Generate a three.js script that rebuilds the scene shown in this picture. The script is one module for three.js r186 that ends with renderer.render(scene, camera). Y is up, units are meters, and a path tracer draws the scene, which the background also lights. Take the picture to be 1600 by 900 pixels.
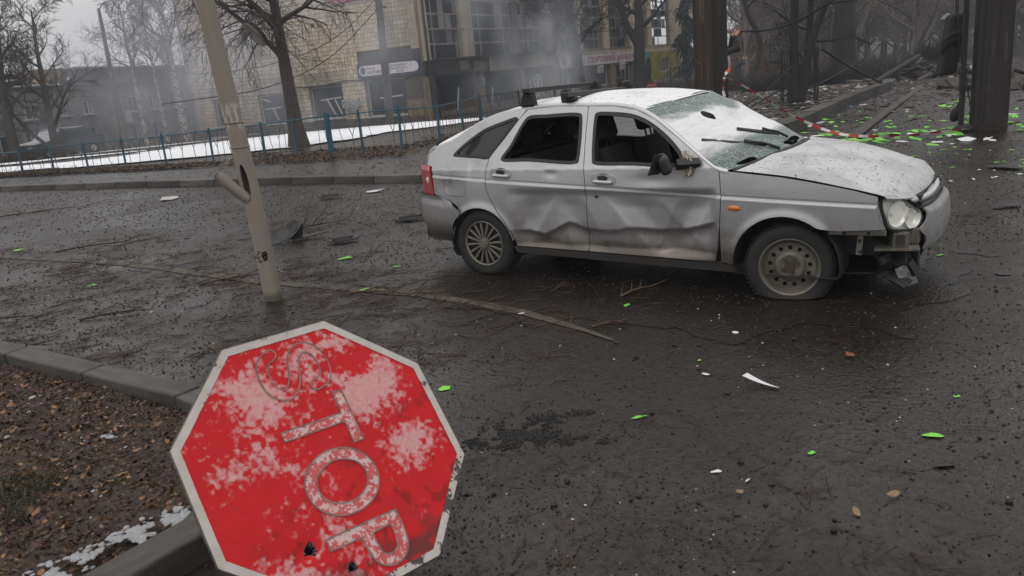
import * as THREE from 'three';
import { mergeGeometries, mergeVertices } from 'three/addons/utils/BufferGeometryUtils.js';
import { RoundedBoxGeometry } from 'three/addons/geometries/RoundedBoxGeometry.js';
import { MarchingCubes } from 'three/addons/objects/MarchingCubes.js';

// ---------- camera, sky, sun, exposure ----------
const scene = new THREE.Scene();
const camera = new THREE.PerspectiveCamera(39.77, 16 / 9, 0.1, 900);
camera.position.set(0, 1.666, 0);
camera.rotation.set(-0.268, 0, -0.097, 'YXZ');
camera.focus = 6.8; camera.userData.fStop = 5;
const renderer = new THREE.WebGLRenderer({ antialias: true });
renderer.setSize(1024, 576);
renderer.toneMapping = THREE.LinearToneMapping;
renderer.toneMappingExposure = 1.05;
renderer.shadowMap.enabled = true;
{ // overcast sky: a little brighter overhead, soft cloud mottling
  const W = 256, H = 128, d = new Float32Array(W * H * 4);
  for (let j = 0; j < H; j++) for (let i = 0; i < W; i++) {
    const el = ((j + 0.5) / H - 0.5) * Math.PI, s = Math.max(0, Math.sin(el)), az = (i + 0.5) / W * 2 * Math.PI;
    const cl = 1 + 0.05 * Math.sin(az * 3 + s * 5) * Math.sin(s * 9 + az) + 0.04 * Math.sin(az * 5 - s * 12);
    const L = el > 0 ? (0.60 + 0.72 * s) * (1 + (cl - 1) * Math.min(1, s * 3)) : 0.12, o = (j * W + i) * 4;
    d[o] = L * 1.0; d[o + 1] = L * 0.985; d[o + 2] = L * 0.98; d[o + 3] = 1;
  }
  const t = new THREE.DataTexture(d, W, H, THREE.RGBAFormat, THREE.FloatType);
  t.mapping = THREE.EquirectangularReflectionMapping; t.magFilter = THREE.LinearFilter; t.wrapS = THREE.RepeatWrapping; t.needsUpdate = true;
  scene.background = t; scene.environment = t;
}
const sun = new THREE.DirectionalLight(0xfff1e0, 0.5);
sun.position.set(-14, 42, 12); sun.target.position.set(0, 0, -8);
sun.castShadow = true; sun.shadow.radius = 60;
Object.assign(sun.shadow.camera, { left: -40, right: 40, top: 40, bottom: -40, near: 1, far: 160 });
sun.shadow.mapSize.set(2048, 2048);
scene.add(sun, sun.target);
scene.fog = new THREE.FogExp2(new THREE.Color(0.78, 0.84, 0.95), 0.0014);

// ---------- helpers ----------
function rngOf(seed) { let a = seed >>> 0; return () => { a = (a + 0x6d2b79f5) | 0; let t = Math.imul(a ^ (a >>> 15), 1 | a); t = (t + Math.imul(t ^ (t >>> 7), 61 | t)) ^ t; return ((t ^ (t >>> 14)) >>> 0) / 4294967296; }; }
const { clamp, lerp, smoothstep } = THREE.MathUtils, PI = Math.PI;
const V = (x, y, z) => new THREE.Vector3(x, y, z);
const hash2 = (x, y, s) => { let h = Math.imul(x | 0, 374761393) ^ Math.imul(y | 0, 668265263) ^ Math.imul(s | 0, 1442695041); h = Math.imul(h ^ (h >>> 13), 1274126177); return ((h ^ (h >>> 16)) >>> 0) / 4294967296; };
function vnoise(x, y, s = 1, per = 0) {
  const ix = Math.floor(x), iy = Math.floor(y), fx = x - ix, fy = y - iy, u = fx * fx * (3 - 2 * fx), v = fy * fy * (3 - 2 * fy);
  const w = per ? (a) => ((a % per) + per) % per : (a) => a;
  const a = hash2(w(ix), w(iy), s), b = hash2(w(ix + 1), w(iy), s), c = hash2(w(ix), w(iy + 1), s), d = hash2(w(ix + 1), w(iy + 1), s);
  return lerp(lerp(a, b, u), lerp(c, d, u), v);
}
function fbm(x, y, s = 1, oct = 4, per = 0) { let r = 0, a = 0.5, t = 0; for (let i = 0; i < oct; i++) { r += a * vnoise(x, y, s + i * 17, per); t += a; a *= 0.5; x *= 2; y *= 2; per *= 2; } return r / t; }
const used = new Map();
function numbered(n) { const k = used.get(n) ?? 0; used.set(n, k + 1); return k ? n + '_' + String(k).padStart(3, '0') : n; }
function tag(o, label, category, group, kind) {
  if (label) o.userData.label = label; if (category) o.userData.category = category;
  if (group) o.userData.group = group; if (kind) o.userData.kind = kind; return o;
}
function shade(o) { o.castShadow = true; o.receiveShadow = true; return o; }
function thing(name, label, category, pos = [0, 0, 0], turn = 0, group) {
  const o = new THREE.Group(); o.name = numbered(name); o.position.set(...pos); o.rotation.y = turn; scene.add(o);
  return tag(o, label, category, group);
}
function norm(g) { // plain position/normal/uv, no index
  if (g.index) g = g.toNonIndexed();
  for (const k of Object.keys(g.attributes)) if (!['position', 'normal', 'uv'].includes(k)) g.deleteAttribute(k);
  if (!g.attributes.normal) g.computeVertexNormals();
  if (!g.attributes.uv) g.setAttribute('uv', new THREE.BufferAttribute(new Float32Array(g.attributes.position.count * 2), 2));
  g.morphAttributes = {}; return g;
}
const merge = (list) => { list = [].concat(list); return list.length === 1 ? list[0] : mergeGeometries(list.map(norm)); };
function obj(name, geoms, mat, parent = scene) { const m = shade(new THREE.Mesh(merge(geoms), mat)); m.name = parent === scene ? numbered(name) : name; parent.add(m); return m; }
function struct(name, geoms, mat) { return tag(obj(name, geoms, mat), null, null, null, 'structure'); }
const M4 = (p = [0, 0, 0], r = [0, 0, 0], s = [1, 1, 1]) => new THREE.Matrix4().compose(V(...p), new THREE.Quaternion().setFromEuler(new THREE.Euler(...r)), V(...s));
function box(w, h, d, p = [0, 0, 0], r = [0, 0, 0], bev = 0) {
  const g = bev ? new RoundedBoxGeometry(w, h, d, 1, Math.min(bev, w / 2.1, h / 2.1, d / 2.1)) : new THREE.BoxGeometry(w, h, d);
  return g.applyMatrix4(M4(p, r));
}
function cyl(r1, r2, h, p = [0, 0, 0], r = [0, 0, 0], n = 16) { return new THREE.CylinderGeometry(r1, r2, h, n).applyMatrix4(M4(p, r)); }
function between(a, b, w, d = w) { // a bar from a to b
  const A = V(...a), B = V(...b), L = A.distanceTo(B), g = new THREE.BoxGeometry(w, L, d);
  g.applyQuaternion(new THREE.Quaternion().setFromUnitVectors(V(0, 1, 0), B.clone().sub(A).normalize()));
  return g.translate((A.x + B.x) / 2, (A.y + B.y) / 2, (A.z + B.z) / 2);
}
class Acc { // collects tapered tubes quickly
  constructor() { this.p = []; this.n = []; this.uv = []; this.i = []; }
  tube(pts, rad, sides = 5, cap = true) {
    const b = this.p.length / 3, n = pts.length; let up = Math.abs(pts[n - 1].clone().sub(pts[0]).normalize().y) > 0.9 ? V(1, 0, 0) : V(0, 1, 0), len = 0;
    for (let k = 0; k < n; k++) {
      const t = pts[Math.min(k + 1, n - 1)].clone().sub(pts[Math.max(k - 1, 0)]).normalize();
      const s = t.clone().cross(up).normalize(), w = s.clone().cross(t); up = w;
      if (k) len += pts[k].distanceTo(pts[k - 1]);
      for (let j = 0; j <= sides; j++) {
        const a = j / sides * 2 * PI, c = Math.cos(a), d = Math.sin(a), nx = s.x * c + w.x * d, ny = s.y * c + w.y * d, nz = s.z * c + w.z * d;
        this.p.push(pts[k].x + nx * rad[k], pts[k].y + ny * rad[k], pts[k].z + nz * rad[k]); this.n.push(nx, ny, nz); this.uv.push(j / sides * 2 * PI * rad[0], len);
      }
      if (k) for (let j = 0; j < sides; j++) { const q = b + (k - 1) * (sides + 1) + j, r = q + sides + 1; this.i.push(q, r, q + 1, q + 1, r, r + 1); }
    }
    if (cap) for (const k of [0, n - 1]) { const c = b + k * (sides + 1); for (let j = 1; j < sides - 1; j++) this.i.push(c, c + (k ? j + 1 : j), c + (k ? j : j + 1)); }
    return this;
  }
  geo() { const g = new THREE.BufferGeometry(); g.setAttribute('position', new THREE.Float32BufferAttribute(this.p, 3)); g.setAttribute('normal', new THREE.Float32BufferAttribute(this.n, 3)); g.setAttribute('uv', new THREE.Float32BufferAttribute(this.uv, 2)); g.setIndex(this.i); return g; }
}
const tubeGeo = (pts, r, sides = 8, seg) => { const c = new THREE.CatmullRomCurve3(pts.map((p) => V(...p))), n = seg ?? pts.length * 4; const P = c.getPoints(n); return new Acc().tube(P, P.map(() => r), sides).geo(); };
// signed distance to a polygon, inside > 0
function sdPoly(poly) {
  const n = poly.length;
  return (x, y) => {
    let d = 1e9, c = false;
    for (let i = 0, j = n - 1; i < n; j = i++) {
      const ax = poly[j][0], ay = poly[j][1], ex = poly[i][0] - ax, ey = poly[i][1] - ay, wx = x - ax, wy = y - ay, t = clamp((wx * ex + wy * ey) / (ex * ex + ey * ey + 1e-12), 0, 1);
      const dx = wx - ex * t, dy = wy - ey * t; d = Math.min(d, dx * dx + dy * dy);
      if ((poly[i][1] > y) !== (ay > y) && x < (poly[j][0] - poly[i][0]) * (y - poly[i][1]) / (ay - poly[i][1]) + poly[i][0]) c = !c;
    }
    d = Math.sqrt(d); return c ? d : -d;
  };
}
function smoothPoly(pts, per = 6, closed = true) { const c = new THREE.CatmullRomCurve3(pts.map((p) => V(p[0], p[1], 0)), closed, 'centripetal'); return c.getPoints(pts.length * per).map((p) => [p.x, p.y]); }
function bounds(poly, m = 0.02) { const xs = poly.map((p) => p[0]), ys = poly.map((p) => p[1]); return [Math.min(...xs) - m, Math.min(...ys) - m, Math.max(...xs) + m, Math.max(...ys) + m]; }
// sheet over the region f(u,v) > 0, mapped to 3D, with an optional rim of given thickness and a uv map
function sheet(b, f, step, map, { thick = 0, uv = null, flip = false, back = false } = {}) {
  const [x0, y0, x1, y1] = b, nx = Math.max(1, Math.ceil((x1 - x0) / step)), ny = Math.max(1, Math.ceil((y1 - y0) / step)), sx = (x1 - x0) / nx, sy = (y1 - y0) / ny;
  const F = new Float32Array((nx + 1) * (ny + 1)); for (let j = 0; j <= ny; j++) for (let i = 0; i <= nx; i++) F[j * (nx + 1) + i] = f(x0 + i * sx, y0 + j * sy);
  const P = [], key = new Map(), tri = [];
  const vert = (k, u, v) => { let q = key.get(k); if (q === undefined) { q = P.length; key.set(k, q); P.push([u, v]); } return q; };
  for (let j = 0; j < ny; j++) for (let i = 0; i < nx; i++) {
    const c = [[i, j], [i + 1, j], [i + 1, j + 1], [i, j + 1]], id = c.map(([a, e]) => e * (nx + 1) + a), val = id.map((k) => F[k]);
    if (val.every((q) => q <= 0)) continue;
    const out = [];
    for (let k = 0; k < 4; k++) {
      const m = (k + 1) % 4, A = c[k], B = c[m];
      if (val[k] > 0) out.push(vert(id[k], x0 + A[0] * sx, y0 + A[1] * sy));
      if ((val[k] > 0) !== (val[m] > 0)) {
        const lo = Math.min(id[k], id[m]), vert_ = Math.abs(id[k] - id[m]) > 1; let t = val[k] / (val[k] - val[m]); t = clamp(t, 0.02, 0.98);
        out.push(vert('e' + lo + (vert_ ? 'v' : 'h'), x0 + (A[0] + (B[0] - A[0]) * t) * sx, y0 + (A[1] + (B[1] - A[1]) * t) * sy));
      }
    }
    for (let k = 1; k < out.length - 1; k++) flip ? tri.push(out[0], out[k + 1], out[k]) : tri.push(out[0], out[k], out[k + 1]);
  }
  const pos = [], uvs = []; for (const [u, v] of P) { const q = map(u, v); pos.push(q.x, q.y, q.z); uvs.push(...(uv ? uv(u, v, q) : [u, v])); }
  let g = new THREE.BufferGeometry(); g.setAttribute('position', new THREE.Float32BufferAttribute(pos, 3)); g.setAttribute('uv', new THREE.Float32BufferAttribute(uvs, 2)); g.setIndex(tri); g.computeVertexNormals();
  if (!thick) return g;
  const N = g.attributes.normal.array, E = new Map(); for (let k = 0; k < tri.length; k += 3) for (let m = 0; m < 3; m++) { const a = tri[k + m], e = tri[k + (m + 1) % 3], r = e + '_' + a; if (E.has(r)) E.delete(r); else E.set(a + '_' + e, [a, e]); }
  const rp = [], ru = [], ri = []; for (const [a, e] of E.values()) {
    const q = rp.length / 3; for (const k of [a, e]) for (const s of [0, 1]) { rp.push(pos[k * 3] - N[k * 3] * thick * s, pos[k * 3 + 1] - N[k * 3 + 1] * thick * s, pos[k * 3 + 2] - N[k * 3 + 2] * thick * s); ru.push(uvs[k * 2], uvs[k * 2 + 1]); }
    ri.push(q, q + 1, q + 2, q + 2, q + 1, q + 3);
  }
  const parts = [g]; const rim = new THREE.BufferGeometry(); rim.setAttribute('position', new THREE.Float32BufferAttribute(rp, 3)); rim.setAttribute('uv', new THREE.Float32BufferAttribute(ru, 2)); rim.setIndex(ri); rim.computeVertexNormals(); parts.push(rim);
  if (back) { const bk = g.clone(), a = bk.attributes.position.array; for (let k = 0; k < a.length; k++) a[k] -= N[k] * thick; bk.setIndex(tri.slice().reverse()); bk.computeVertexNormals(); parts.push(bk); }
  return mergeGeometries(parts.map((q) => { const h = q.toNonIndexed(); return h; }));
}
const polySheet = (poly, step, map, o = {}) => { const s = sdPoly(poly), ins = o.inset ?? 0; return sheet(bounds(poly), (u, v) => s(u, v) - ins, step, map, o); };
const ringSheet = (poly, w, step, map, o = {}) => { const s = sdPoly(poly); return sheet(bounds(poly), (u, v) => { const d = s(u, v); return Math.min(d, w - d); }, step, map, o); };
// textures
function dataTex(n, m, fn, srgb = true, rep = true) {
  const d = new Uint8Array(n * m * 4);
  for (let j = 0; j < m; j++) for (let i = 0; i < n; i++) { const c = fn(i / n, j / m), o = (j * n + i) * 4; if (typeof c === 'number') { d[o] = d[o + 1] = d[o + 2] = clamp(c, 0, 1) * 255; } else { d[o] = clamp(c[0], 0, 1) * 255; d[o + 1] = clamp(c[1], 0, 1) * 255; d[o + 2] = clamp(c[2], 0, 1) * 255; } d[o + 3] = 255; }
  const t = new THREE.DataTexture(d, n, m); t.magFilter = THREE.LinearFilter; t.minFilter = THREE.LinearMipmapLinearFilter; if (rep) t.wrapS = t.wrapT = THREE.RepeatWrapping; if (srgb) t.colorSpace = THREE.SRGBColorSpace; t.needsUpdate = true; return t;
}
const s8 = (l) => l.map((c) => (c <= 0.0031308 ? c * 12.92 : 1.055 * Math.pow(c, 1 / 2.4) - 0.055)); // linear -> sRGB
const mix3 = (a, b, t) => [lerp(a[0], b[0], t), lerp(a[1], b[1], t), lerp(a[2], b[2], t)];
function scaled(t, r) { const c = t.clone(); c.repeat.set(r, r); c.needsUpdate = true; return c; }
const lin = (r, g, b) => new THREE.Color().setRGB(r, g, b);
const std = (color, roughness = 0.8, metalness = 0, extra = {}) => new THREE.MeshStandardMaterial({ color: Array.isArray(color) ? lin(...color) : color, roughness, metalness, ...extra });
const phys = (color, roughness, extra = {}) => new THREE.MeshPhysicalMaterial({ color: Array.isArray(color) ? lin(...color) : color, roughness, ...extra });
function canvasTex(w, h, draw) { const c = document.createElement('canvas'); c.width = w; c.height = h; draw(c.getContext('2d'), w, h); const t = new THREE.CanvasTexture(c); t.colorSpace = THREE.SRGBColorSpace; t.magFilter = THREE.LinearFilter; return t; }
// generic grunge: grey value and bump, 2 m tile
const grunge = dataTex(512, 512, (u, v) => 0.55 + 0.45 * (0.6 * fbm(u * 8, v * 8, 3, 5, 8) + 0.4 * fbm(u * 64, v * 64, 9, 2, 64)), false);
const grungeSoft = dataTex(512, 512, (u, v) => 0.62 + 0.38 * fbm(u * 6, v * 6, 31, 6, 6), false);
const grain = dataTex(512, 512, (u, v) => 0.5 * vnoise(u * 128, v * 128, 5, 128) + 0.5 * fbm(u * 32, v * 32, 6, 3, 32), false);

// ground height of the wider land: level round the crossing, falling gently towards the buildings
const fall = (z) => { const t = clamp((-22 - z) / 25, 0, 1.6); return -0.92 * (t < 0.15 ? t * t / 0.3 : t - 0.075); };
// ---------- ground, road, pavement, kerbs ----------
const asphaltMap = dataTex(1024, 1024, (u, v) => {
  const a = fbm(u * 6, v * 6, 11, 4, 6), g = vnoise(u * 340, v * 340, 21, 340), g2 = vnoise(u * 170, v * 170, 23, 170), h = hash2(u * 1024, v * 1024, 7);
  let l = 0.024 + 0.016 * (a - 0.5) + 0.022 * (g - 0.5) + 0.018 * (g2 - 0.5);
  if (h > 0.993) l += 0.05 * hash2(u * 1024, v * 1024, 8);
  if (g > 0.86) l *= 0.55;
  l = Math.max(0.008, l); return s8([l * 1.10, l * 1.0, l * 0.91]);
});
const asphaltBump = dataTex(1024, 1024, (u, v) => 0.35 * vnoise(u * 340, v * 340, 21, 340) + 0.35 * vnoise(u * 170, v * 170, 23, 170) + 0.3 * fbm(u * 40, v * 40, 25, 3, 40), false);
const asphaltRough = dataTex(1024, 1024, (u, v) => { const w = fbm(u * 5, v * 5, 41, 4, 5), g = vnoise(u * 170, v * 170, 23, 170); return 0.20 + 0.20 * smoothstep(w, 0.35, 0.66) + 0.16 * g; }, false);
const asphalt = phys([0.60, 0.50, 0.42], 1, { map: scaled(asphaltMap, 1 / 3.1), bumpMap: scaled(asphaltBump, 1 / 3.1), bumpScale: 0.0045, roughnessMap: scaled(asphaltRough, 1 / 4.3), specularIntensity: 0.6 });
const asphaltFar = phys([0.95, 0.92, 0.90], 1, { map: scaled(asphaltMap, 1 / 3.7), bumpMap: scaled(asphaltBump, 1 / 3.7), bumpScale: 0.004, roughnessMap: scaled(asphaltRough, 1 / 5.3) });
const soilMap = dataTex(512, 512, (u, v) => { const a = fbm(u * 8, v * 8, 51, 5, 8), b = vnoise(u * 120, v * 120, 52, 120), l = 0.016 + 0.03 * a * b + 0.012 * a; return s8([l * 1.35, l * 0.95, l * 0.66]); });
const soilBump = dataTex(512, 512, (u, v) => fbm(u * 16, v * 16, 53, 5, 16), false);
const soil = std([1, 1, 1], 0.92, 0, { map: scaled(soilMap, 1 / 1.3), bumpMap: scaled(soilBump, 1 / 1.3), bumpScale: 0.03 });
const concMap = dataTex(512, 512, (u, v) => { const a = fbm(u * 5, v * 5, 61, 5, 5), b = vnoise(u * 200, v * 200, 62, 200), p = vnoise(u * 60, v * 60, 63, 60); let l = 0.62 + 0.36 * (a - 0.5) + 0.16 * (b - 0.5); if (p > 0.9) l *= 0.7; return [l, l * 0.97, l * 0.92]; });
const conc = (c, r = 0.85, rep = 1 / 1.1) => std(c, r, 0, { map: scaled(concMap, rep), bumpMap: scaled(grain, rep * 1.5), bumpScale: 0.004 });
const kerbMat = conc([0.24, 0.235, 0.23], 0.7), kerbDark = conc([0.15, 0.145, 0.14], 0.75), kerbLight = conc([0.3, 0.29, 0.28], 0.8);

const farKerb = smoothPoly([[-40, -35.5], [-22, -25], [-11.86, -19.11], [-7.9, -17.05], [-4.63, -15.17], [-3.27, -14.47], [-1.41, -13.23], [0.8, -12.35], [2.9, -12.5], [4.3, -13.3], [5.35, -14.7], [8.9, -20.1], [12.8, -25.9], [14.4, -30], [14.8, -40]], 8, false);
const sdFar = sdPoly([...farKerb, [14.8, -90], [-60, -90], [-60, -40]]);
const islandPoly = (() => { const a = smoothPoly([[-9, -9.3], [-3.75, -5.59], [-2.7, -4.86], [-1.8, -4.22], [-1.15, -3.72], [-0.93, -3.3], [-1.05, -2.9], [-1.3, -2.55], [-1.75, -1.95], [-2.7, -0.8], [-4, 1]], 8, false); return a; })();
const sdIsland = sdPoly([...islandPoly, [-12, 1], [-12, -9.3]]);

// the one wide sheet of land below everything
struct('ground', sheet([-400, -420, 400, 60], () => 1, 8, (x, z) => V(x, (z < -20 ? Math.max(fall(z), -1.55) : 0) - 0.09, z), { uv: (u, v) => [u, v], flip: true }), std([1, 1, 1], 0.95, 0, { map: scaled(soilMap, 1 / 2.3), bumpMap: scaled(soilBump, 1 / 2.3), bumpScale: 0.05 }));
const roadY = (x, z) => (z < -22 ? fall(z) : 0) + 0.006 * (fbm(x * 0.5, z * 0.5, 71, 2) - 0.5);
struct('road', sheet([-46, -60, 46, 8], (x, z) => Math.min(-sdFar(x, z), -sdIsland(x, z)), 0.5, (x, z) => V(x, roadY(x, z), z), { flip: true }), asphalt);
const paveY = (x, z) => 0.12 + (z < -22 ? fall(z) : 0);
struct('pavement', sheet([-46, -62, 15, -11.5], (x, z) => sdFar(x, z) - 0.14, 0.5, (x, z) => V(x, paveY(x, z) - 0.004, z), { flip: true }), asphaltFar);
struct('soil_island', sheet([-12, -9.3, -0.5, 1], (x, z) => sdIsland(x, z) - 0.12, 0.08, (x, z) => V(x, 0.035 + 0.05 * (fbm(x * 2, z * 2, 81, 4) - 0.5) + 0.03 * smoothstep(sdIsland(x, z), 0.2, 1.4), z), { flip: true }), soil);
// kerbs: each stone its own piece along the line
function kerbLine(name, line, w, h0, h1, len, mat, side, yOf) {
  const root = new THREE.Group(); root.name = name; scene.add(root); tag(root, null, null, null, 'structure');
  const c = new THREE.CatmullRomCurve3(line.map((p) => V(p[0], 0, p[1]))); c.arcLengthDivisions = 600; const L = c.getLength(), n = Math.max(1, Math.round(L / len)), R = rngOf(line.length * 77);
  for (let k = 0; k < n; k++) {
    const a = c.getPointAt(k / n), b = c.getPointAt((k + 1) / n), d = b.clone().sub(a), l = d.length(), m = a.clone().add(b).multiplyScalar(0.5), nrm = V(-d.z, 0, d.x).normalize().multiplyScalar(side * w / 2); m.add(nrm);
    const st = obj('kerb_stone', box(l - 0.014, h1 - h0, w, [0, 0, 0], [0, 0, 0], 0.016), Array.isArray(mat) ? mat[Math.floor(R() * mat.length)] : mat, root);
    st.position.set(m.x, (h0 + h1) / 2 + (R() - 0.5) * 0.008 + (yOf ? yOf(m.x, m.z) : 0), m.z); st.rotation.set((R() - 0.5) * 0.02, -Math.atan2(d.z, d.x) + (R() - 0.5) * 0.008, (R() - 0.5) * 0.004);
  }
}
const yLand = (x, z) => (z < -22 ? fall(z) : 0);
const fk = farKerb.filter((p) => p[0] < 4.3 && p[1] < -11);
kerbLine('far_kerb', fk.filter((p) => p[0] > -34), 0.15, -0.15, 0.122, 1.0, [kerbMat, kerbDark], -1, yLand);
kerbLine('burnt_side_kerb', farKerb.filter((p) => p[0] >= 5.2 && p[1] > -34), 0.34, -0.15, 0.24, 2.4, [kerbDark, conc([0.11, 0.105, 0.10], 0.8)], -1, yLand);
kerbLine('island_kerb', islandPoly.filter((p) => p[1] < -2.75 || p[0] > -1.2), 0.17, -0.12, 0.12, 1.0, [conc([0.17, 0.165, 0.16], 0.6), conc([0.15, 0.145, 0.14], 0.6)], 1, null);
kerbLine('island_kerb_near', islandPoly.filter((p) => p[1] >= -2.85 && p[0] < -1.05), 0.17, -0.12, 0.115, 0.9, [conc([0.15, 0.145, 0.14], 0.6)], 1, null);
// flush seam of pale grit across the asphalt
{ const ln = smoothPoly([[-8.6, -11.2], [-6.32, -9.84], [-4.14, -8.54], [-2.34, -7.15], [-0.82, -6.17], [-0.02, -5.46], [0.56, -4.66], [0.8, -4.2]], 10, false), seg = ln.map((p) => p);
  const sd = (x, z) => { let d = 9; for (let i = 1; i < seg.length; i++) { const [ax, ay] = seg[i - 1], ex = seg[i][0] - ax, ey = seg[i][1] - ay, t = clamp(((x - ax) * ex + (z - ay) * ey) / (ex * ex + ey * ey), 0, 1); d = Math.min(d, Math.hypot(x - ax - ex * t, z - ay - ey * t)); } return 0.055 + 0.045 * (fbm(x * 4, z * 4, 91, 3) - 0.5) - 0.05 * smoothstep(z, -5.6, -4.3) - d; };
  struct('road_seam', sheet([-8.8, -11.4, 1, -4], sd, 0.03, (x, z) => V(x, roadY(x, z) + 0.006, z), { flip: true }), std([1.0, 0.9, 0.76], 0.75, 0, { map: scaled(concMap, 1 / 0.5), color: lin(0.17, 0.145, 0.12), bumpMap: scaled(grain, 2), bumpScale: 0.006 })); }
// narrow rail-like strip on the right
obj('road_edging', [between([5.79, 0.03, -13.13], [9.3, 0.03, -18.7], 0.12, 0.1), between([9.35, 0.03, -18.78], [12.8, -0.03, -24.28], 0.12, 0.1)], kerbDark).userData.kind = 'structure';
// snow lying beyond the fence
const snowMat = phys([0.74, 0.76, 0.8], 0.75, { bumpMap: scaled(soilBump, 1 / 1.7), bumpScale: 0.05 });
const snowSheet = (poly, cut, seed) => { const s = sdPoly(poly); return sheet(bounds(poly, 0.5), (x, z) => s(x, z) + 1.5 * (fbm(x * 0.35, z * 0.35, seed, 3) - 0.5) + 0.8 * (fbm(x * 1.6, z * 1.6, seed + 5, 3) - 0.5) - cut, 0.22, (x, z) => V(x, paveY(x, z) + 0.03 + 0.02 * fbm(x, z, seed), z), { flip: true }); };
// ---------- the damaged car ----------
{
  const CAR = thing('hatchback_car', 'damaged silver five-door hatchback with blown-out windows and flat front tyre', 'car', [0.2621, 0, -7.1895], -0.6159);
  const part = (n, g, m, p = CAR, label) => { const o = obj(n, g, m, p); if (label) o.userData.label = label; return o; };
  // shape laws: x forward, y up, z to the side; half width, roof edge line, nose line
  const interp = (X, Y) => (x) => { // monotone-ish cubic
    const n = X.length; if (x <= X[0]) return Y[0]; if (x >= X[n - 1]) return Y[n - 1]; let i = 0; while (x > X[i + 1]) i++;
    const h = X[i + 1] - X[i], t = (x - X[i]) / h, sl = (k) => (k <= 0 || k >= n - 1 ? (k <= 0 ? (Y[1] - Y[0]) / (X[1] - X[0]) : (Y[n - 1] - Y[n - 2]) / (X[n - 1] - X[n - 2])) : (Y[k + 1] - Y[k - 1]) / (X[k + 1] - X[k - 1]));
    const m0 = sl(i) * h, m1 = sl(i + 1) * h, t2 = t * t, t3 = t2 * t; return (2 * t3 - 3 * t2 + 1) * Y[i] + (t3 - 2 * t2 + t) * m0 + (-2 * t3 + 3 * t2) * Y[i + 1] + (t3 - t2) * m1;
  };
  const hw = (x, y) => {
    let b; if (y < 0.9) b = 0.825 - 0.10 * Math.pow(Math.max(0, y - 0.55), 1.5) - 0.12 * Math.pow(Math.max(0, 0.5 - y), 1.5) - 0.02 * Math.max(0, y - 0.75); else b = 0.797 - (y - 0.9) * 0.43;
    if (x > 2.2) b -= 0.055 * (x - 2.2) ** 2; if (x < 0.1) b -= 0.09 * (x - 0.1) ** 2 + (x < -0.35 ? 0.9 * (x + 0.35) ** 2 : 0);
    return b;
  };
  const T = interp([-0.70, -0.62, -0.58, -0.48, -0.30, -0.06, 0.15, 0.42, 0.7, 1.0, 1.19, 1.38, 1.53, 1.72, 1.91, 2.04, 2.19, 2.45, 2.77, 3.05, 3.2], [0.98, 1.0, 1.04, 1.08, 1.13, 1.25, 1.32, 1.355, 1.365, 1.35, 1.34, 1.305, 1.235, 1.105, 0.965, 0.885, 0.865, 0.835, 0.775, 0.705, 0.64]);
  const xn = (z, y) => 3.295 - 0.285 * Math.pow(Math.min(Math.abs(z), 0.86) / 0.78, 3.2) - (y > 0.52 ? 0.45 * (y - 0.52) ** 2 : 0);
  const gs = (x, y, cx, cy, sx, sy) => Math.exp(-(((x - cx) / sx) ** 2) - ((y - cy) / sy) ** 2);
  const crease = (x) => 0.825 - 0.057 * (x + 0.2); // pressed swage line along the side
  const tent = (v, w) => Math.max(0, 1 - Math.sqrt((v / w) ** 2 + 0.05)) * (1 - smoothstep(v, 0.7 * w, w));
  const foldP = [[0.2, 0.41], [0.45, 0.42], [0.62, 0.385], [0.84, 0.475], [1.0, 0.435], [1.18, 0.43], [1.36, 0.46], [1.58, 0.445], [1.80, 0.455], [2.06, 0.52]], foldY = (x) => { let k = 0; while (k < foldP.length - 2 && x > foldP[k + 1][0]) k++; const [a, b] = foldP[k], [c, e] = foldP[k + 1]; return lerp(b, e, clamp((x - a) / (c - a), 0, 1)); };
  const dent = (x0, y0) => {
    const x = x0 + 0.05 * (fbm(x0 * 2.6 + 7, y0 * 2.6, 155, 2) - 0.5), y = y0 + 0.04 * (fbm(x0 * 3 + 3, y0 * 3, 157, 2) - 0.5); let d = 0;
    const inD = smoothstep(x0, 0.25, 0.5) * (1 - smoothstep(x0, 1.96, 2.04)), low = smoothstep(y0, 0.24, 0.31) * (1 - smoothstep(y0, 0.69, 0.76));
    // ragged horizontal fold: sheet pressed in above it, tucked under sharply below
    const q = y - foldY(x0) - 0.012 * (fbm(x0 * 9, 3, 5, 2) - 0.5), amp = 0.7 + 0.5 * vnoise(x0 * 3.1, 1, 9);
    d -= inD * low * amp * (q < 0 ? 0.040 * (1 - Math.exp(q / 0.030)) * Math.exp(q / 0.15) : 0.018 * (1 - Math.exp(-q / 0.12)) );
    // broad shallow hollows meeting in straight creases
    const V1 = Math.abs(x - 0.86 + 0.55 * (y - 0.6)), V2 = Math.abs(x - 0.55 - 0.8 * (y - 0.62)), V3 = Math.abs(x - 1.45 + 0.9 * (y - 0.6)), V4 = Math.abs(x - 1.83 - 0.5 * (y - 0.58)), up = 1 - smoothstep(y0, 0.60, 0.72);
    d -= inD * low * up * (0.020 * tent(V1, 0.17) * smoothstep(x, 0.6, 1.0) + 0.018 * tent(V2, 0.2) + 0.024 * tent(V3, 0.24) + 0.020 * tent(V4, 0.14));
    d -= inD * low * 0.012 * fbm(x0 * 3, y0 * 4, 159, 2);
    d -= 0.008 * gs(x, y, 0.72, 0.86, 0.05, 0.03) + 0.010 * gs(x, y, 1.55, 0.80, 0.14, 0.05) + 0.010 * gs(x, y, 0.0, 0.9, 0.12, 0.08) + 0.006 * gs(x, y, -0.3, 0.75, 0.1, 0.05);
    return d;
  };
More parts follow.
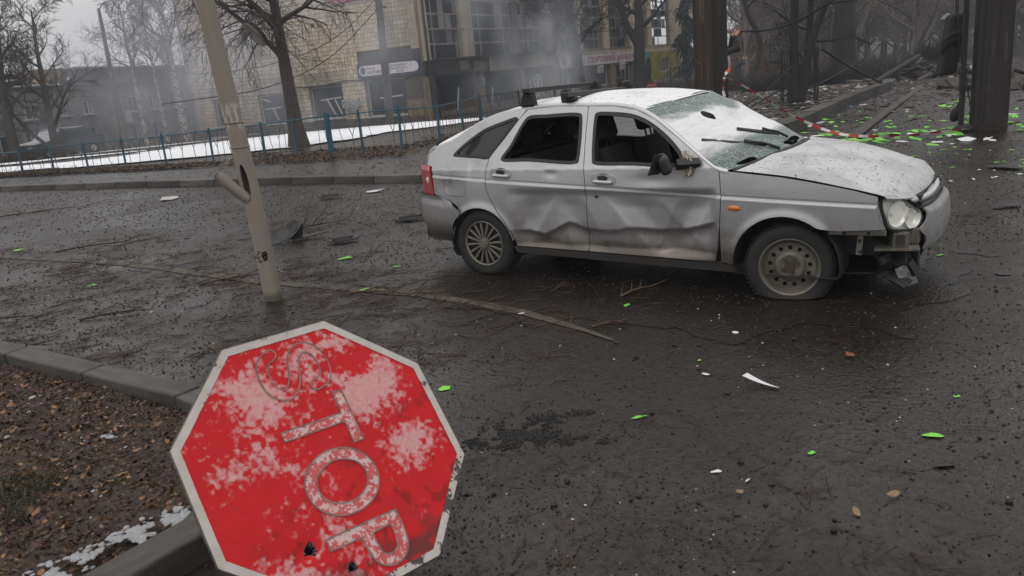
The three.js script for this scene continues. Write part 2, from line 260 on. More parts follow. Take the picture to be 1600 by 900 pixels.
  const swage = (x, y) => { const q = y - crease(x); return q < 0 ? 0.007 * Math.exp(q / 0.06) : (q < 0.011 ? -0.004 : 0); };
  const sh = (x) => 0.057 * (x + 0.2); // the panels are gridded along the swage line
  const sheetS = (b, f, st, map, o = {}) => sheet([b[0], b[1] + sh(b[0]) - 0.02, b[2], b[3] + sh(b[2]) + 0.02], (u, v) => f(u, v - sh(u)), st, (u, v) => map(u, v - sh(u)), { ...o, uv: o.uv ? (u, v) => o.uv(u, v - sh(u)) : null });
  const arch = (x, y, cx, cy, r) => { const d = Math.hypot(x - cx, (y - cy)); return d > r ? 0.014 * Math.exp(-(((d - r) / 0.035) ** 2)) : 0.014; };
  const side = (sg, hurt = true) => (x, y) => V(x, y, sg * (hw(x, y) + swage(x, y) + arch(x, y, -0.0, 0.27, 0.315) + arch(x, y, 2.47, 0.235, 0.335) + (hurt && sg > 0 ? dent(x, y) : 0)));

  // ----- materials -----
  const sideTex = dataTex(2048, 768, (u, v) => { // low road dirt doubling as painted fold shade, streaks, mud fans; base silver
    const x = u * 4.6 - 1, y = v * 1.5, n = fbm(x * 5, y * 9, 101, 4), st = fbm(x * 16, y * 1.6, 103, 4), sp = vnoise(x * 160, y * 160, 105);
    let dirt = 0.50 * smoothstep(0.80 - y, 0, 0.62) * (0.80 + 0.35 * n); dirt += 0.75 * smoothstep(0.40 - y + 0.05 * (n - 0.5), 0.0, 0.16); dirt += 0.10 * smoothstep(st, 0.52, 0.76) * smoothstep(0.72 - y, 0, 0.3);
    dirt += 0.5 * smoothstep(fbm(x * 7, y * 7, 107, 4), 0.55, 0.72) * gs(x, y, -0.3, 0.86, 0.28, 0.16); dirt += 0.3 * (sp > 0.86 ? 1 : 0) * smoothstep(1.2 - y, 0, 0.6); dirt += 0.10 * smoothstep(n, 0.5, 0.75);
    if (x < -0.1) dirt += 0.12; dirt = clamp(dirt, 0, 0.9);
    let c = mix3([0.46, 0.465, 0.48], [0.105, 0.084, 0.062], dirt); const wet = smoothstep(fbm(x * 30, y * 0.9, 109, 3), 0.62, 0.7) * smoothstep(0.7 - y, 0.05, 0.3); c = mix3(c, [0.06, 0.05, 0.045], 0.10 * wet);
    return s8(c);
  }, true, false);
  const uvSide = (x, y) => [(x + 1) / 4.6, y / 1.5];
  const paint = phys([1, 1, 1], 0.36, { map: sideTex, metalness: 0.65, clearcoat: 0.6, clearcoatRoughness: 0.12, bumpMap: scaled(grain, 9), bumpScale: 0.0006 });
  const topTex = dataTex(2048, 1024, (u, v) => { // thin snow and soot specks on the upward faces
    const x = u * 4.6 - 1, z = v * 1.8 - 0.9, n = fbm(x * 4, z * 4, 121, 5), f = fbm(x * 40, z * 40, 123, 2), h = vnoise(x * 75, z * 75, 125), h2 = vnoise(x * 33, z * 33, 127), edge = smoothstep(Math.abs(z), 0.62, 0.80);
    let snow = smoothstep(n + 0.30 * f + (x < 1.7 ? 0.25 : 0.02) - 0.25 * edge, 0.42, 0.75);
    let c = x > 2.1 ? mix3([0.40, 0.405, 0.415], [0.55, 0.56, 0.58], snow * 0.8) : mix3([0.50, 0.505, 0.52], [0.80, 0.81, 0.84], snow * 0.85);
    if (h > 0.90 || h2 > 0.945) c = mix3(c, [0.03, 0.028, 0.025], 0.8); if (x > 3.05) c = mix3(c, [0.3, 0.29, 0.28], 0.35 * smoothstep(f, 0.4, 0.6));
    return s8(c);
  }, true, false);
  const topPaint = phys([1, 1, 1], 0.62, { map: topTex, metalness: 0.12, bumpMap: scaled(grain, 12), bumpScale: 0.003 });
  const uvTop = (u, v, p) => [(p.x + 1) / 4.6, (p.z + 0.9) / 1.8];
  const black = std([0.012, 0.012, 0.013], 0.55), rubber = std([0.018, 0.0175, 0.017], 0.8, 0, { bumpMap: scaled(grain, 6), bumpScale: 0.002 }), dark = std([0.02, 0.02, 0.021], 0.85), fabric = std([0.026, 0.026, 0.028], 0.95, 0, { bumpMap: scaled(grain, 5), bumpScale: 0.003 });
  const steel = std([0.40, 0.39, 0.37], 0.5, 0.35, { map: scaled(concMap, 2) }), hubMat = std([0.52, 0.50, 0.47], 0.5, 0.35, { map: scaled(concMap, 3) }), rawMetal = std([0.5, 0.49, 0.475], 0.45, 0.3, { map: scaled(concMap, 2) });
  const trimSilver = phys([0.46, 0.465, 0.475], 0.35, { metalness: 0.45, clearcoat: 0.4 }), headliner = std([0.16, 0.155, 0.15], 0.95);
  const clearGlass = phys([0.9, 0.93, 0.92], 0.04, { transmission: 1, ior: 1.5 }), darkGlass = phys([0.03, 0.034, 0.034], 0.08, { specularIntensity: 1 });

  // ----- outlines on the side, in metres -----
  const qWin = smoothPoly([[-0.27, 1.01], [-0.15, 0.995], [0.0, 0.985], [0.10, 0.98], [0.165, 1.045], [0.25, 1.15], [0.345, 1.275], [0.33, 1.288], [0.21, 1.262], [0.02, 1.205], [-0.14, 1.115], [-0.25, 1.035]], 5);
  const rGlass = smoothPoly([[0.24, 0.965], [0.5, 0.955], [0.94, 0.935], [0.95, 0.95], [0.93, 1.27], [0.915, 1.288], [0.6, 1.295], [0.44, 1.287], [0.395, 1.24], [0.30, 1.07], [0.235, 0.985]], 5);
  const fGlass = smoothPoly([[1.075, 0.93], [1.4, 0.915], [1.70, 0.90], [1.775, 0.915], [1.775, 0.97], [1.72, 1.04], [1.60, 1.14], [1.48, 1.215], [1.36, 1.262], [1.2, 1.285], [1.05, 1.287], [1.04, 1.27], [1.065, 0.95]], 5);
  const archR = (cx, cy, r, a0, a1, n = 22) => Array.from({ length: n + 1 }, (_, k) => { const a = lerp(a0, a1, k / n) * PI / 180; return [cx + r * Math.cos(a), cy + r * Math.sin(a)]; });
  const doorR = [[0.345, 0.275], [1.0, 0.262], [1.012, 0.77], [0.985, 1.10], [0.975, T(0.975) - 0.012], [0.7, T(0.7) - 0.012], [0.43, T(0.43) - 0.014], [0.37, 1.285], [0.24, 1.13], [0.115, 0.985], [0.09, 0.86], [0.095, 0.75], [0.125, 0.66], [0.19, 0.56], [0.255, 0.485], [0.305, 0.40], [0.335, 0.32]];
  const doorF = [[1.0, 0.262], [2.01, 0.235], [2.045, 0.48], [2.06, 0.70], [2.045, 0.865], [2.0, T(2.0) - 0.012], [1.91, T(1.91) - 0.012], [1.72, T(1.72) - 0.012], [1.53, T(1.53) - 0.012], [1.38, T(1.38) - 0.012], [1.19, T(1.19) - 0.012], [0.975, T(0.975) - 0.012], [0.985, 1.10], [1.012, 0.77]];
  const quarter = [...archR(-0.0, 0.27, 0.315, 178, 8), [0.335, 0.32], [0.305, 0.40], [0.255, 0.485], [0.19, 0.56], [0.125, 0.66], [0.095, 0.75], [0.09, 0.86], [0.115, 0.985], [0.24, 1.13], [0.37, 1.285], [0.43, T(0.43) - 0.008], [0.3, T(0.3)], [0.15, T(0.15)], [-0.06, T(-0.06)], [-0.18, T(-0.18)], [-0.30, T(-0.3)], [-0.48, T(-0.48)], [-0.60, 1.02], [-0.615, 0.93], [-0.52, 0.915], [-0.50, 0.80], [-0.495, 0.685], [-0.40, 0.672], [-0.30, 0.64], [-0.22, 0.585], [-0.235, 0.50]];
  const fender = [[2.045, 0.235], [2.13, 0.225], ...archR(2.47, 0.235, 0.335, 180, 52, 26), [2.70, 0.492], [2.79, 0.478], [3.09, 0.492], [3.05, 0.56], [3.032, 0.63], [3.038, 0.70], [2.90, T(2.9) - 0.006], [2.77, T(2.77) - 0.006], [2.6, T(2.6) - 0.006], [2.45, T(2.45) - 0.006], [2.19, T(2.19) - 0.006], [2.06, T(2.06) - 0.006], [2.045, 0.865], [2.06, 0.70], [2.045, 0.48]];
  const sillP = [[0.30, 0.272], [1.0, 0.258], [2.04, 0.231], [2.13, 0.222], [2.15, 0.16], [1.0, 0.195], [0.33, 0.215]];

  for (const sg of [1, -1]) {
    const m = side(sg), o = (x = {}) => ({ thick: 0.018, uv: uvSide, flip: sg < 0, inset: 0.0028, ...x }), st = sg > 0 ? 0.011 : 0.03;
    const sq = sdPoly(qWin), sr = sdPoly(rGlass), sf = sdPoly(fGlass), sQ = sdPoly(quarter), sdFe = sdPoly(fender), sR = sdPoly(doorR), sF = sdPoly(doorF);
    const flapP = smoothPoly([[-0.362, 0.80], [-0.36, 0.81], [-0.15, 0.805], [-0.135, 0.79], [-0.14, 0.69], [-0.155, 0.68], [-0.34, 0.69], [-0.355, 0.70]], 4), sFl = sdPoly(flapP);
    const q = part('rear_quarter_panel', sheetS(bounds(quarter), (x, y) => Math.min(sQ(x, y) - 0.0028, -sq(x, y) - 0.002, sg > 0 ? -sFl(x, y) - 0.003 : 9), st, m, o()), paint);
    if (sg > 0) { const fl = part('fuel_flap', sheet(bounds(flapP), (x, y) => sFl(x, y), 0.0125, (x, y) => m(x, y).add(V(0, 0, -0.001)), o()), paint, q); }
    const off = (d) => (x, y) => { const p = m(x, y); p.z += sg * d; return p; };
    part('window_trim', ringSheet(qWin, 0.022, 0.008, off(0.002), { thick: 0.01, flip: sg < 0 }), black, q);
    part('quarter_window', sheet(bounds(qWin), (x, y) => sq(x, y) - 0.018, 0.03, off(-0.006), { flip: sg < 0 }), phys([0.02, 0.023, 0.023], 0.06, { specularIntensity: 1 }), q);
    for (const [nm, sd, sg2, gl, hx, hy, bx] of [['rear_door', sR, sr, rGlass, 0.25, 0.865, doorR], ['front_door', sF, sf, fGlass, 1.165, 0.815, doorF]]) {
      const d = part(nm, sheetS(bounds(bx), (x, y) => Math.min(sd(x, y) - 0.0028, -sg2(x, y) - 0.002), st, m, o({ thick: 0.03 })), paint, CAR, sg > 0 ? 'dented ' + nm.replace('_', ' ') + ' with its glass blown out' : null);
      part('window_trim', ringSheet(gl, 0.024, 0.008, off(0.003), { thick: 0.016, flip: sg < 0 }), black, d);
      // inner face of the door below the glass and its black frame behind
      part('door_lining', sheet(bounds(bx), (x, y) => Math.min(sd(x, y) - 0.02, -sg2(x, y) + 0.004), 0.05, (x, y) => V(x, y, sg * (hw(x, y) - 0.085)), { flip: sg < 0 }), dark, d);
      const hm = m(hx, hy).z, ang = -0.057;
      const cup = new THREE.SphereGeometry(1, 18, 10).applyMatrix4(M4([hx, hy + 0.012, hm - 0.004 * sg], [0, 0, ang], [0.068, 0.034, 0.010])), grip = new RoundedBoxGeometry(0.155, 0.026, 0.03, 3, 0.012).applyMatrix4(M4([hx + 0.004, hy - 0.016, hm + sg * 0.020], [0, 0, ang]));
      const hb = smoothPoly([[-0.1, -0.022], [-0.1, 0.022], [-0.07, 0.036], [0.075, 0.034], [0.1, 0.02], [0.1, -0.02], [0.07, -0.036], [-0.07, -0.036]], 3);
      const base = polySheet(hb, 0.01, (u, v) => V(hx + u * Math.cos(ang) - v * Math.sin(ang), hy + u * Math.sin(ang) + v * Math.cos(ang), hm + sg * (0.010 - 0.004 * (u * u / 0.01))), { thick: 0.012, flip: sg < 0 });
      const h = part('handle', [base, grip], trimSilver, d); part('handle_recess', cup.translate(0, 0, sg * 0.006), dark, h);
    }
    if (sg > 0) { const p = m(1.11, 0.685); part('lock_cylinder', cyl(0.012, 0.012, 0.02, [1.1, 0.69, p.z + 0.002], [PI / 2, 0, 0], 12), std([0.05, 0.05, 0.05], 0.4, 0.6), CAR.children.find((c) => c.name === 'front_door')); }
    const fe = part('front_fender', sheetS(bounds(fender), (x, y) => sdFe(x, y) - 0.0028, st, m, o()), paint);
    const ip = m(2.15, 0.622); part('turn_signal', new THREE.SphereGeometry(1, 16, 8).applyMatrix4(M4([2.15, 0.622, ip.z + sg * 0.002], [0, 0, -0.06], [0.045, 0.018, 0.012])), phys([0.55, 0.16, 0.02], 0.3, { clearcoat: 0.6 }), fe);
    part('sill', polySheet(sillP, 0.03, (x, y) => V(x, y, sg * (hw(x, y) - 0.012)), o({ thick: 0.05 })), std([0.03, 0.027, 0.024], 0.8));
    // wheel arch liners
    for (const [cx, cy, r] of [[0, 0.27, 0.335], [2.47, 0.235, 0.35]]) {
      const pts = []; const g = new THREE.CylinderGeometry(r, r, 0.30, 24, 1, true, -PI / 2 - 0.2, PI + 0.4).applyMatrix4(M4([0, 0, 0], [PI / 2, 0, 0])); g.rotateZ(PI / 2 * 0); g.translate(cx, cy, sg * 0.645);
      const full = new THREE.CylinderGeometry(r, r, 0.30, 28, 1, true).rotateX(PI / 2).translate(cx, cy, sg * 0.645); const disc = new THREE.CircleGeometry(r, 28).translate(cx, cy, sg * 0.5);
      part('wheel_arch_liner', [full, disc].map((q2) => { const a = q2.attributes.position; for (let k = 0; k < a.count; k++) if (a.getY(k) < 0.16) a.setY(k, 0.16); return q2; }), dark);
    }
  }

  // ----- rear bumper wrapping round, tail lamps, tailgate -----
  const rearX = (z) => -0.90 + 0.34 * Math.pow(Math.abs(z) / 0.80, 3.4);
  const bumpProfile = (y) => (y > 0.62 ? 0.02 * smoothstep(y, 0.68, 0.62) : 0.02) - 0.08 * smoothstep(0.45 - y, 0, 0.2);
  { // bumper as a ribbon: plan path from the near arch round the back to the far arch
    const path = []; for (let k = 0; k <= 14; k++) path.push([lerp(-0.18, -0.50, k / 14), 1]); for (let k = 1; k < 40; k++) { const a = k / 40 * 2 - 1; path.push([null, -a]); } for (let k = 14; k >= 0; k--) path.push([lerp(-0.18, -0.50, k / 14), -1]);
    const at = (i, y) => { const [x, s] = path[i]; if (x !== null) return V(x - 0.01, y, s * (hw(x, y) + bumpProfile(y) + 0.006)); const z = s * hw(-0.52, y), e = rearX(z), x0 = -0.51; const z1 = z * 1.0; return V(Math.min(x0, lerp(x0, e, 1) ) - bumpProfile(y), y, Math.sign(z1) * Math.min(Math.abs(z1), 0.80)); };
    const top = (x, s) => 0.685 - (x !== null && x > -0.42 ? 0.13 * Math.pow((x + 0.42) / 0.24, 1.6) : 0), bot = (x) => 0.27 + (x !== null && x > -0.33 ? 0 : 0.0);
    const rows = 16, n = path.length, g = new THREE.PlaneGeometry(1, 1, n - 1, rows), a = g.attributes.position, uv = g.attributes.uv;
    for (let j = 0; j <= rows; j++) for (let i = 0; i < n; i++) { let xx = path[i][0]; let y = lerp(top(xx), bot(xx), j / rows), p = at(i, y); if (xx !== null) { const r = Math.hypot(p.x, y - 0.27); if (r < 0.322) { const w = p.x; p.x = -Math.sqrt(Math.max(0.0, 0.322 ** 2 - (y - 0.27) ** 2)); } } a.setXYZ(j * n + i, p.x, p.y, p.z); uv.setXY(j * n + i, (Math.abs(p.z) > 0.5 ? (p.x + 1) / 4.6 : 0.05), p.y / 1.5); }
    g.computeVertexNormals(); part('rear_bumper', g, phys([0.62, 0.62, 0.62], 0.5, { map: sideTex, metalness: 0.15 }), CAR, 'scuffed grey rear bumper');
  }
  for (const sg of [1, -1]) {
    const lampP = smoothPoly([[-0.62, 0.925], [-0.56, 0.92], [-0.525, 0.80], [-0.50, 0.70], [-0.505, 0.682], [-0.58, 0.682], [-0.66, 0.70], [-0.68, 0.80]], 4);
    const t = part('tail_lamp', polySheet(lampP, 0.012, (x, y) => V(x < -0.6 ? rearX(hw(-0.55, y) - (-0.6 - x) * 2.2) : x, y, sg * (hw(Math.max(x, -0.6), y) + 0.008 - (x < -0.6 ? (-0.6 - x) * 2.2 : 0))), { flip: sg < 0, thick: 0.02 }), phys([0.30, 0.012, 0.012], 0.2, { clearcoat: 1, clearcoatRoughness: 0.1 }));
    part('reversing_lens', new THREE.SphereGeometry(1, 12, 8).applyMatrix4(M4([-0.585, 0.80, sg * (hw(-0.585, 0.80) + 0.008)], [0, 0, 0.2], [0.018, 0.03, 0.008])), std([0.6, 0.58, 0.55], 0.3), t);
  }
  { // tailgate: lower sheet across the back, upper edge running to the roof
    const ed = [[-0.70, 0.68], [-0.72, 0.85], [-0.70, 0.97], [-0.62, 1.03]], R = [];
    const zs = (k) => k / 20 * 2 - 1, rows = [[0.66, -0.60, 0.66, -0.88], [0.78, -0.61, 0.78, -0.89], [0.90, -0.615, 0.92, -0.88], [0.98, -0.612, 1.0, -0.86], [1.03, -0.59, 1.06, -0.80], [1.075, -0.50, 1.10, -0.71]];
    const n = 21, g = new THREE.PlaneGeometry(1, 1, n - 1, rows.length - 1), a = g.attributes.position, uv = g.attributes.uv;
    rows.forEach(([ye, xe, yc, xc], j) => { for (let i = 0; i < n; i++) { const s = zs(i), w = 1 - Math.pow(Math.abs(s), 3), y = lerp(ye, yc, w), z = s * (hw(xe, ye) - 0.003), x = lerp(xe, xc, w); a.setXYZ(j * n + i, x, y, z); uv.setXY(j * n + i, 0.07, y / 1.5); } });
    g.computeVertexNormals(); const tg = part('tailgate', g, paint);
    const gl = new THREE.PlaneGeometry(1, 1, 20, 10), b = gl.attributes.position; const u2 = gl.attributes.uv;
    for (let j = 0; j <= 10; j++) for (let i = 0; i <= 20; i++) { const s = i / 10 - 1, t = j / 10, xe = lerp(0.36, -0.50, t), ex = xe, ey = T(xe) - 0.004, ez = hw(xe, T(xe)) - 0.004, cx = lerp(0.26, -0.71, t), cy = lerp(1.385, 1.10, t) + 0.03 * Math.sin(PI * t), w = 1 - Math.pow(Math.abs(s), 2.2); b.setXYZ(j * 21 + i, lerp(ex, cx, w), lerp(ey, cy, w), s * ez); u2.setXY(j * 21 + i, (lerp(ex, cx, w) + 1) / 4.6, (s * ez + 0.9) / 1.8); }
    gl.computeVertexNormals(); part('rear_window', gl, topPaint, tg, 'rear window under a coat of snow');
  }

  // ----- roof, windscreen, bonnet -----
  const cap = (n, m, edge, centre, pw, zin = 0) => { // cross-wise surface: edge line to centre line
    const g = new THREE.PlaneGeometry(1, 1, n, m), a = g.attributes.position, uv = g.attributes.uv;
    for (let j = 0; j <= m; j++) for (let i = 0; i <= n; i++) { const s = i / n * 2 - 1, t = j / m, [ex, ey, ez] = edge(t), [cx, cy] = centre(t), w = 1 - Math.pow(Math.abs(s), pw); const x = lerp(ex, cx, w), z = s * (ez - zin); a.setXYZ(j * (n + 1) + i, x, lerp(ey, cy, w), z); uv.setXY(j * (n + 1) + i, (x + 1) / 4.6, (z + 0.9) / 1.8); }
    g.computeVertexNormals(); return g;
  };
  const eT = (x) => [x, T(x), hw(x, T(x))];
  const roof = part('roof', cap(28, 24, (t) => eT(lerp(0.30, 1.42, t)), (t) => { const x = lerp(0.24, 1.66, t); return [x, interp([0.2, 0.5, 0.9, 1.3, 1.66], [1.385, 1.408, 1.415, 1.40, 1.352])(x)]; }, 2.2, 0.004), topPaint, CAR, 'roof dusted with snow');
  part('headlining', cap(16, 10, (t) => { const e = eT(lerp(0.32, 1.42, t)); e[1] -= 0.03; return e; }, (t) => { const x = lerp(0.26, 1.64, t); return [x, 1.36]; }, 2.2, 0.05), headliner, roof);
  // side rails close the strip between doors and roof
  for (const sg of [1, -1]) { const pts = [], rr = []; for (let k = 0; k <= 60; k++) { const x = lerp(-0.5, 2.1, k / 60); pts.push(V(x, T(x) - 0.012, sg * (hw(x, T(x)) - 0.018))); rr.push(0.022); } part('roof_rail', new Acc().tube(pts, rr, 8).geo(), trimSilver, roof);
    part('pillar', between([1.0, 0.3, sg * 0.70], [0.985, 1.27, sg * 0.585], 0.09, 0.03), dark); }
  const wE = (t) => { const e = eT(lerp(1.40, 2.10, t)); e[2] -= 0.012; e[1] += 0.004; return e; }, wC = (t) => [lerp(1.665, 2.36, t), lerp(1.352, 0.955, t) + 0.02 * Math.sin(PI * t)];
  const wsTex = dataTex(1024, 1024, (u, v) => { // crazed green laminated glass under snow; u across (near side = 1), v up
    const cell = (k) => { let d1 = 9, d2 = 9; const X = u * k, Y = v * k * 0.62, ix = Math.floor(X), iy = Math.floor(Y); for (let j = -1; j <= 1; j++) for (let i = -1; i <= 1; i++) { const px = ix + i + hash2(ix + i, iy + j, 1), py = iy + j + hash2(ix + i, iy + j, 2), d = Math.hypot(px - X, py - Y); if (d < d1) { d2 = d1; d1 = d; } else if (d < d2) d2 = d; } return d2 - d1; };
    const cr = Math.max(1 - cell(70) * 9, 0.7 * (1 - cell(22) * 14), 0); const n = fbm(u * 5, v * 5, 131, 5), f = fbm(u * 60, v * 60, 133, 2);
    const band = smoothstep(v + 0.25 * (n - 0.5), 0.16, 0.34) * (1 - smoothstep(v + 0.3 * (n - 0.5) - 0.10 * Math.abs(u - 0.5), 0.66, 0.80)) * (0.6 + 0.4 * smoothstep(u, 0.02, 0.14));
    const snow = clamp(band * (0.8 + 0.5 * f), 0, 1); let c = mix3([0.06, 0.095, 0.085], [0.42, 0.50, 0.47], cr * 0.95 + 0.15 * f); c = mix3(c, [0.80, 0.81, 0.84], snow * 0.95);
    const hole = Math.hypot((u - 0.30) * 1.0, (v - 0.70) * 1.9) + 0.06 * (fbm(u * 14, v * 14, 135, 3) - 0.5); return s8(c);
  }, true, false);
  { const blob = (u, v, cx, cy, rx, ry, sd) => 1 - Math.hypot((u - cx) / rx, (v - cy) / ry) + 0.9 * (fbm(u * 16, v * 12, sd, 3) - 0.5);
    const hole = (u, v) => Math.max(blob(u, v, 0.79, 0.66, 0.028, 0.075, 137), blob(u, v, 0.55, 0.05, 0.10, 0.04, 139), blob(u, v, 0.90, 0.035, 0.05, 0.03, 141)) * 0.04;
    const g = sheet([0, 0, 1, 1], (u, v) => -hole(u, v), 0.011, (u, v) => { const s = u * 2 - 1, t = 1 - v, [ex, ey, ez] = wE(t), [cx, cy] = wC(t), w = 1 - Math.pow(Math.abs(s), 2.2); return V(lerp(ex, cx, w), lerp(ey, cy, w) + 0.030 * (fbm(u * 7, v * 7, 143, 4) - 0.5) - 0.05 * gs(s, t, 0.1, 0.45, 0.45, 0.3) * (1 - s * s), s * ez); }, { uv: (u, v) => [u, v], flip: true });
    part('windscreen', g, phys([1, 1, 1], 0.45, { map: wsTex, bumpMap: grain, bumpScale: 0.003, transmission: 0.15, thickness: 0 }), CAR, 'shattered windscreen covered in snow'); }
  { // bonnet
    const hx = interp([0, 0.25, 0.5, 0.7, 0.85, 0.95, 1], [2.38, 2.60, 2.82, 3.01, 3.15, 3.215, 3.235]), hy = interp([0, 0.25, 0.5, 0.7, 0.85, 0.95, 1], [0.950, 0.925, 0.875, 0.808, 0.735, 0.672, 0.625]);
    const g = cap(36, 36, (t) => { const x = lerp(2.16, 3.075, t), e = eT(x); e[1] += 0.004 + 0.0 * t; return e; }, (t) => [hx(t), hy(t)], 2.3, 0.003), a = g.attributes.position;
    for (let k = 0; k < a.count; k++) { const s = (k % 37) / 18 - 1, t = Math.floor(k / 37) / 36; a.setY(k, a.getY(k) + 0.012 * Math.exp(-(((Math.abs(s) - 0.62) / 0.10) ** 2)) * (1 - t) + 0.006 * (fbm(s * 3, t * 4, 151, 2) - 0.5)); }
    g.computeVertexNormals(); const hood = part('bonnet', g, topPaint, CAR, 'silver bonnet dusted with snow and soot');
    // front lip with its rolled edge and chrome strip
    const lip = [], lr = []; for (let k = 0; k <= 40; k++) { const s = k / 20 - 1, w = 1 - Math.pow(Math.abs(s), 2.3), e = eT(3.075), z = s * (e[2] - 0.003); lip.push(V(lerp(e[0], 3.235, w) + 0.002, lerp(e[1], 0.625, w) - 0.008, z)); lr.push(0.012); }
    part('bonnet_lip', new Acc().tube(lip, lr, 6).geo(), trimSilver, hood);
    const strip = [], sr2 = []; for (let k = 0; k <= 24; k++) { const q = lerp(-0.66, 0.66, k / 24), w = 1 - Math.pow(Math.abs(q), 2.3), e = eT(3.075); strip.push(V(lerp(e[0], 3.235, w) + 0.006, lerp(e[1], 0.625, w) - 0.022, q * (e[2] - 0.003))); sr2.push(0.027 * Math.min(1, (1 - Math.abs(k / 12 - 1)) * 6 + 0.3)); } part('grille_strip', new Acc().tube(strip, sr2, 6).geo(), std([0.52, 0.52, 0.53], 0.45, 0.1), hood);
    const cowl = []; for (let k = 0; k <= 20; k++) { const s = k / 10 - 1, w = 1 - Math.pow(Math.abs(s), 2.2); cowl.push(V(lerp(2.13, 2.375, w), lerp(T(2.13) - 0.02, 0.935, w), s * 0.76)); } part('cowl', new Acc().tube(cowl, cowl.map(() => 0.03), 6).geo(), black, hood);
    part('engine_bay', [box(0.85, 0.3, 1.1, [2.7, 0.42, 0]), box(0.2, 0.22, 1.1, [3.08, 0.36, 0])], dark, hood);
  }
  // wipers
  for (const [a, m, b] of [[[2.31, 0.955, 0.32], [2.12, 1.025, 0.50], [1.87, 1.065, 0.65]], [[2.30, 1.005, 0.08], [2.16, 1.075, 0.22], [2.03, 1.105, 0.38]]]) { const w = part('wiper', tubeGeo([a, [(a[0] + m[0]) / 2, (a[1] + m[1]) / 2 + 0.015, (a[2] + m[2]) / 2], m], 0.010, 6), black), e = b.map((q, i) => lerp(q, a[i], 0.82)); part('wiper_blade', [between([e[0], e[1] + 0.012, e[2]], b, 0.012, 0.02), between([e[0], e[1] + 0.02, e[2]], [m[0], m[1] + 0.014, m[2]], 0.007, 0.010)], black, w); }
  part('dead_leaf', new THREE.SphereGeometry(1, 8, 5).applyMatrix4(M4([2.27, 0.945, 0.36], [0.3, 0.2, -0.4], [0.05, 0.008, 0.03])), std([0.20, 0.10, 0.04], 0.9));

  // ----- headlamps, grille, broken front bumper -----
  const lampO = [[0.738, 0.693], [0.748, 0.628], [0.736, 0.561], [0.710, 0.482], [0.578, 0.450], [0.490, 0.457], [0.455, 0.518], [0.520, 0.580], [0.582, 0.632], [0.688, 0.694]], lampL = smoothPoly([[0.728, 0.676], [0.737, 0.622], [0.727, 0.563], [0.701, 0.490], [0.580, 0.459], [0.500, 0.465], [0.466, 0.518], [0.526, 0.573], [0.588, 0.622], [0.680, 0.681]], 4);
  for (const sg of [1, -1]) {
    const nm = (d) => (z, y) => V(xn(z, y) + d, y, sg * z), L = part('headlight', [ringSheet(smoothPoly(lampO, 4), 0.013, 0.008, nm(0.004), { thick: 0.012, flip: sg > 0 })], black);
    part('lamp_housing', polySheet(lampL, 0.02, (z, y) => V(xn(z, y) - 0.030, y, sg * (z - 0.004)), { flip: sg > 0 }), phys([0.80, 0.80, 0.78], 0.4, {}), L);
    for (const [z, y, r, dx] of [[0.652, 0.568, 0.070, -0.004], [0.550, 0.526, 0.056, 0.002]]) { const pr = []; for (let k = 0; k <= 10; k++) { const q = k / 10; pr.push(new THREE.Vector2(0.012 + r * q, -0.06 * (1 - q * q))); } const g = new THREE.LatheGeometry(pr, 24).rotateZ(-PI / 2).applyMatrix4(M4([xn(z, y) + dx, y, sg * z], [0, sg * -0.55, 0])); part('reflector', g, std([0.88, 0.88, 0.86], 0.35, 0.35), L); part('bulb', new THREE.SphereGeometry(0.014, 10, 8).translate(xn(z, y) + dx - 0.04, y, sg * (z + 0.01)), std([0.5, 0.5, 0.48], 0.2), L); }
    part('lens', polySheet(lampL, 0.012, nm(0.006), { flip: sg > 0 }), phys([0.98, 0.985, 0.97], 0.07, { transmission: 0.88, ior: 1.45, bumpMap: grungeSoft, bumpScale: 0.002 }), L);
  }
  const gr = part('grille', [box(0.03, 0.16, 0.9, [3.215, 0.57, 0])], dark); for (let k = 0; k < 4; k++) { const pts = []; for (let j = 0; j <= 16; j++) { const z = lerp(-0.47, 0.47, j / 16); pts.push(V(xn(z, 0.55) - 0.015, 0.505 + k * 0.035, z)); } part('grille_bar', new Acc().tube(pts, pts.map(() => 0.009), 5).geo(), black, gr); }
  { // what is left of the bumper: skin torn off on the near side
    const sk = [[0.545, 0.455], [0.47, 0.50], [0.44, 0.56], [0.40, 0.60], [0.2, 0.63], [-0.3, 0.63], [-0.6, 0.60], [-0.78, 0.56], [-0.80, 0.40], [-0.74, 0.26], [-0.3, 0.22], [0.12, 0.22], [0.28, 0.25], [0.38, 0.30], [0.475, 0.298], [0.47, 0.36], [0.49, 0.40], [0.53, 0.43]];
    const bm = (z, y) => { const bulge = 0.030 * Math.exp(-(((y - 0.42) / 0.16) ** 2)); return V(xn(z, 0.5) + 0.012 + bulge - 0.16 * smoothstep(y, 0.54, 0.64) - 0.05 * smoothstep(0.34 - y, 0, 0.14), y, z); };
    part('front_bumper', polySheet(sk, 0.014, bm, { thick: 0.012, flip: true, uv: (z, y) => [0.955 - 0.05 * y, 0.5 + z * 0.5] }), phys([0.46, 0.455, 0.44], 0.5, { map: topTex, bumpMap: scaled(grain, 8), bumpScale: 0.002 }), CAR, 'torn front bumper missing its near end');
    part('bumper_inside', polySheet([[0.56, 0.50], [0.3, 0.55], [-0.7, 0.52], [-0.7, 0.28], [0.2, 0.26], [0.46, 0.32], [0.45, 0.42]], 0.04, (z, y) => V(xn(z, 0.5) - 0.04, y, z), { flip: true }), black);
    const sp = conc([0.46, 0.45, 0.44], 0.6, 3);
